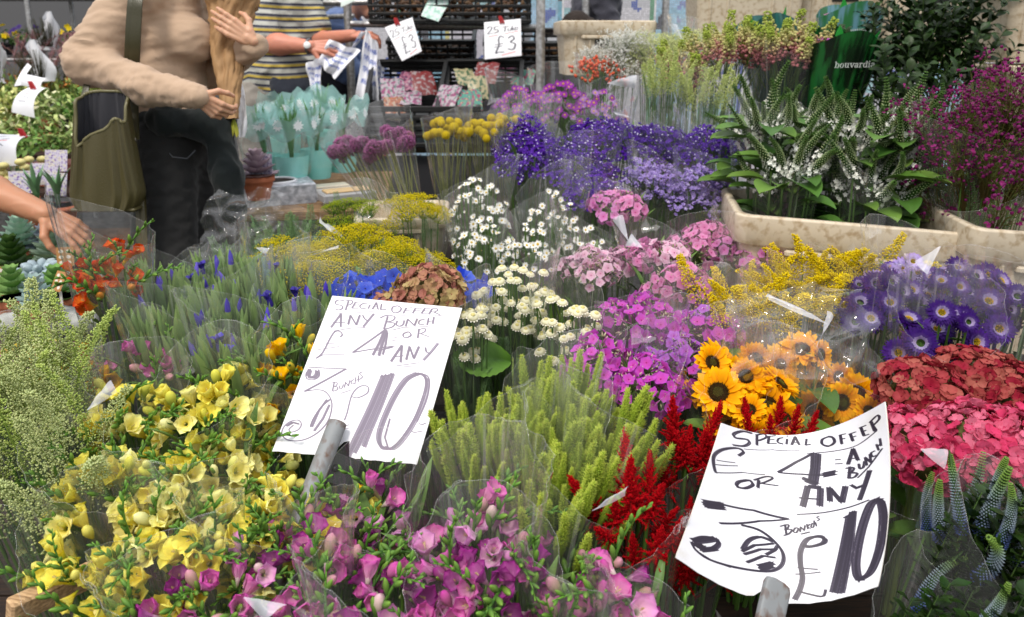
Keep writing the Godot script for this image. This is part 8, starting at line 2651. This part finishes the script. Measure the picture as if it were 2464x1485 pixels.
	var su := [[Vector3(-1.405, 0.6443, -2.114), 0.075, hx("7a8f96"), hx("a8b8bf"), 4, 1.0, "blue grey fat leaved succulent behind the orange freesias"], [Vector3(-1.594, 0.6526, -2.269), 0.07, hx("2f4f22"), hx("4a6a30"), 6, 0.0, "dark green feathery succulent at the picture's edge"], [Vector3(-1.517, 0.6595, -2.373), 0.085, hx("7f9a80"), hx("b0c4a8"), 6, 0.0, "pale sage rosette succulent under the reaching hand"], [Vector3(-1.734, 0.6573, -2.526), 0.08, hx("8ab09a"), hx("b4d0be"), 6, 0.0, "mint green rosette succulent under the reaching forearm"], [Vector3(-1.651, 0.6669, -2.548), 0.07, hx("8f9aac"), hx("b4bccb"), 5, 0.0, "lilac grey rosette succulent behind the sage one"], [Vector3(-1.294, 0.627, -2.008), 0.06, hx("4a7a3c"), hx("7fa85a"), 5, 0.0, "bright green rosette succulent next to the brown dotted tag"], [Vector3(-1.418, 0.6155, -2.006), 0.06, hx("4f7a40"), hx("86a860"), 5, 0.0, "small green rosette succulent at the picture's edge above the amaranth"], [Vector3(-1.302, 0.6241, -1.926), 0.055, hx("7a8f8c"), hx("9ab0ac"), 5, 0.0, "slate grey rosette succulent beside the pale stones"], [Vector3(-1.418, 0.6392, -2.317), 0.07, hx("8aa08a"), hx("a8bca0"), 5, 0.0, "grey green rosette succulent hidden in the orange freesias' sleeve"]]
	for s in su:
		var at: Vector3 = s[0]
		succulent(s[6], Vector3(at.x, sy, at.z), s[1], s[2], s[3], s[4], s[5])
	for k in 3:
		var rb := MB.new()
		rb.ball(Transform3D(Basis().scaled([Vector3(0.07, 0.045, 0.05), Vector3(0.05, 0.035, 0.05), Vector3(0.045, 0.03, 0.04)][k]), Vector3(0, 0.035, 0)), 9, 14, hx("8a8c88"), hx("a8aaa6"))
		folds(rb, 0.012, Vector3(16, 16, 16), 60 + k)
		solid("stone", ["largest pale grey stone on the succulent table", "pale grey stone beside the slate rosette", "small grey stone at the succulent table's near edge"][k], "stone", rb.mesh(M.matte), Transform3D(Basis(), [Vector3(-1.27, sy, -1.96), Vector3(-1.38, sy, -1.93), Vector3(-1.19, sy, -1.94)][k]))
	var tag_im := Image.create(32, 48, false, Image.FORMAT_RGB8)
	tag_im.fill(Color(0.66, 0.47, 0.26))
	for y in 3:
		for x in 2:
			for q in 9:
				for e in 9:
					if Vector2(q - 4, e - 4).length() < 4.3: tag_im.set_pixel(4 + x * 14 + q, 5 + y * 14 + e, Color(0.86, 0.82, 0.78))
	var tm3 := StandardMaterial3D.new()
	tm3.albedo_texture = ImageTexture.create_from_image(tag_im)
	tm3.roughness = 0.6
	var tags := [[Vector3(-1.277, 0.6674, -2.037), "brown tag with white dots leaning by the orange freesias"], [Vector3(-1.24, 0.6265, -1.936), "brown tag with white dots in front of the bright green rosette"], [Vector3(-1.47, 0.6056, -2.055), "brown tag with white dots at the picture's edge"]]
	for k in 3:
		plant_label(tags[k][1], tags[k][0], Vector2(0.045, 0.055), tm3, [0.2, -0.5, 0.1][k], [-0.15, -0.5, -0.1][k], "brown dotted plant tags")
	var pv := print_mat(Color(0.83, 0.81, 0.88), Color(0.88, 0.86, 0.8), Color(0.45, 0.32, 0.65), 21)
	var pls := [[Vector3(-1.844, 0.7402, -2.748), "purple and white picture label nearest the cane"], [Vector3(-1.796, 0.7618, -2.804), "purple and white picture label in the middle of the labels"], [Vector3(-1.813, 0.7972, -2.913), "purple and white picture label highest beside the olive bag"], [Vector3(-1.687, 0.7422, -2.697), "purple and white picture label touching the olive bag"]]
	for k in 4:
		plant_label(pls[k][1], pls[k][0], Vector2(0.095, 0.085), pv, [0.3, 0.1, -0.1, -0.3][k], -0.2, "purple picture labels")
	for k in 3:
		var o := thing("bulb_pot", ["green bulb shoots behind the picture labels by the cane", "green bulb shoots beside the olive bag", "pale yellow bulb flowers behind the labels"][k], "potted plant", [Vector3(-1.725, 0.6778, -2.632), Vector3(-1.649, 0.6778, -2.632), Vector3(-1.951, 0.6545, -2.883)][k], "bulb shoots in pots")
		var lv := MB.new()
		for q in 14:
			lv.petal(Transform3D(Basis(Vector3.UP, q * 2.4), Vector3(0, 0.04, 0)), rf(0.1, 0.17), 0.016, 1.5, rf(0.7, 1.4), 0.3, hx("4a7a40"), hx("8ab088"), 2, 4, 0.4, 0.7)
			if k == 2: lv.ball(Transform3D(Basis().scaled(Vector3(0.02, 0.014, 0.02)), Vector3(rf(-0.07, 0.07), rf(0.12, 0.2), rf(-0.07, 0.07))), 5, 8, hx("d8cc80"), hx("e6dc9a"))
		part(o, "shoot", lv.mesh(M.leaf))
		add_pot(o, Vector3(0, -0.04, 0), 0.06, 0.08)
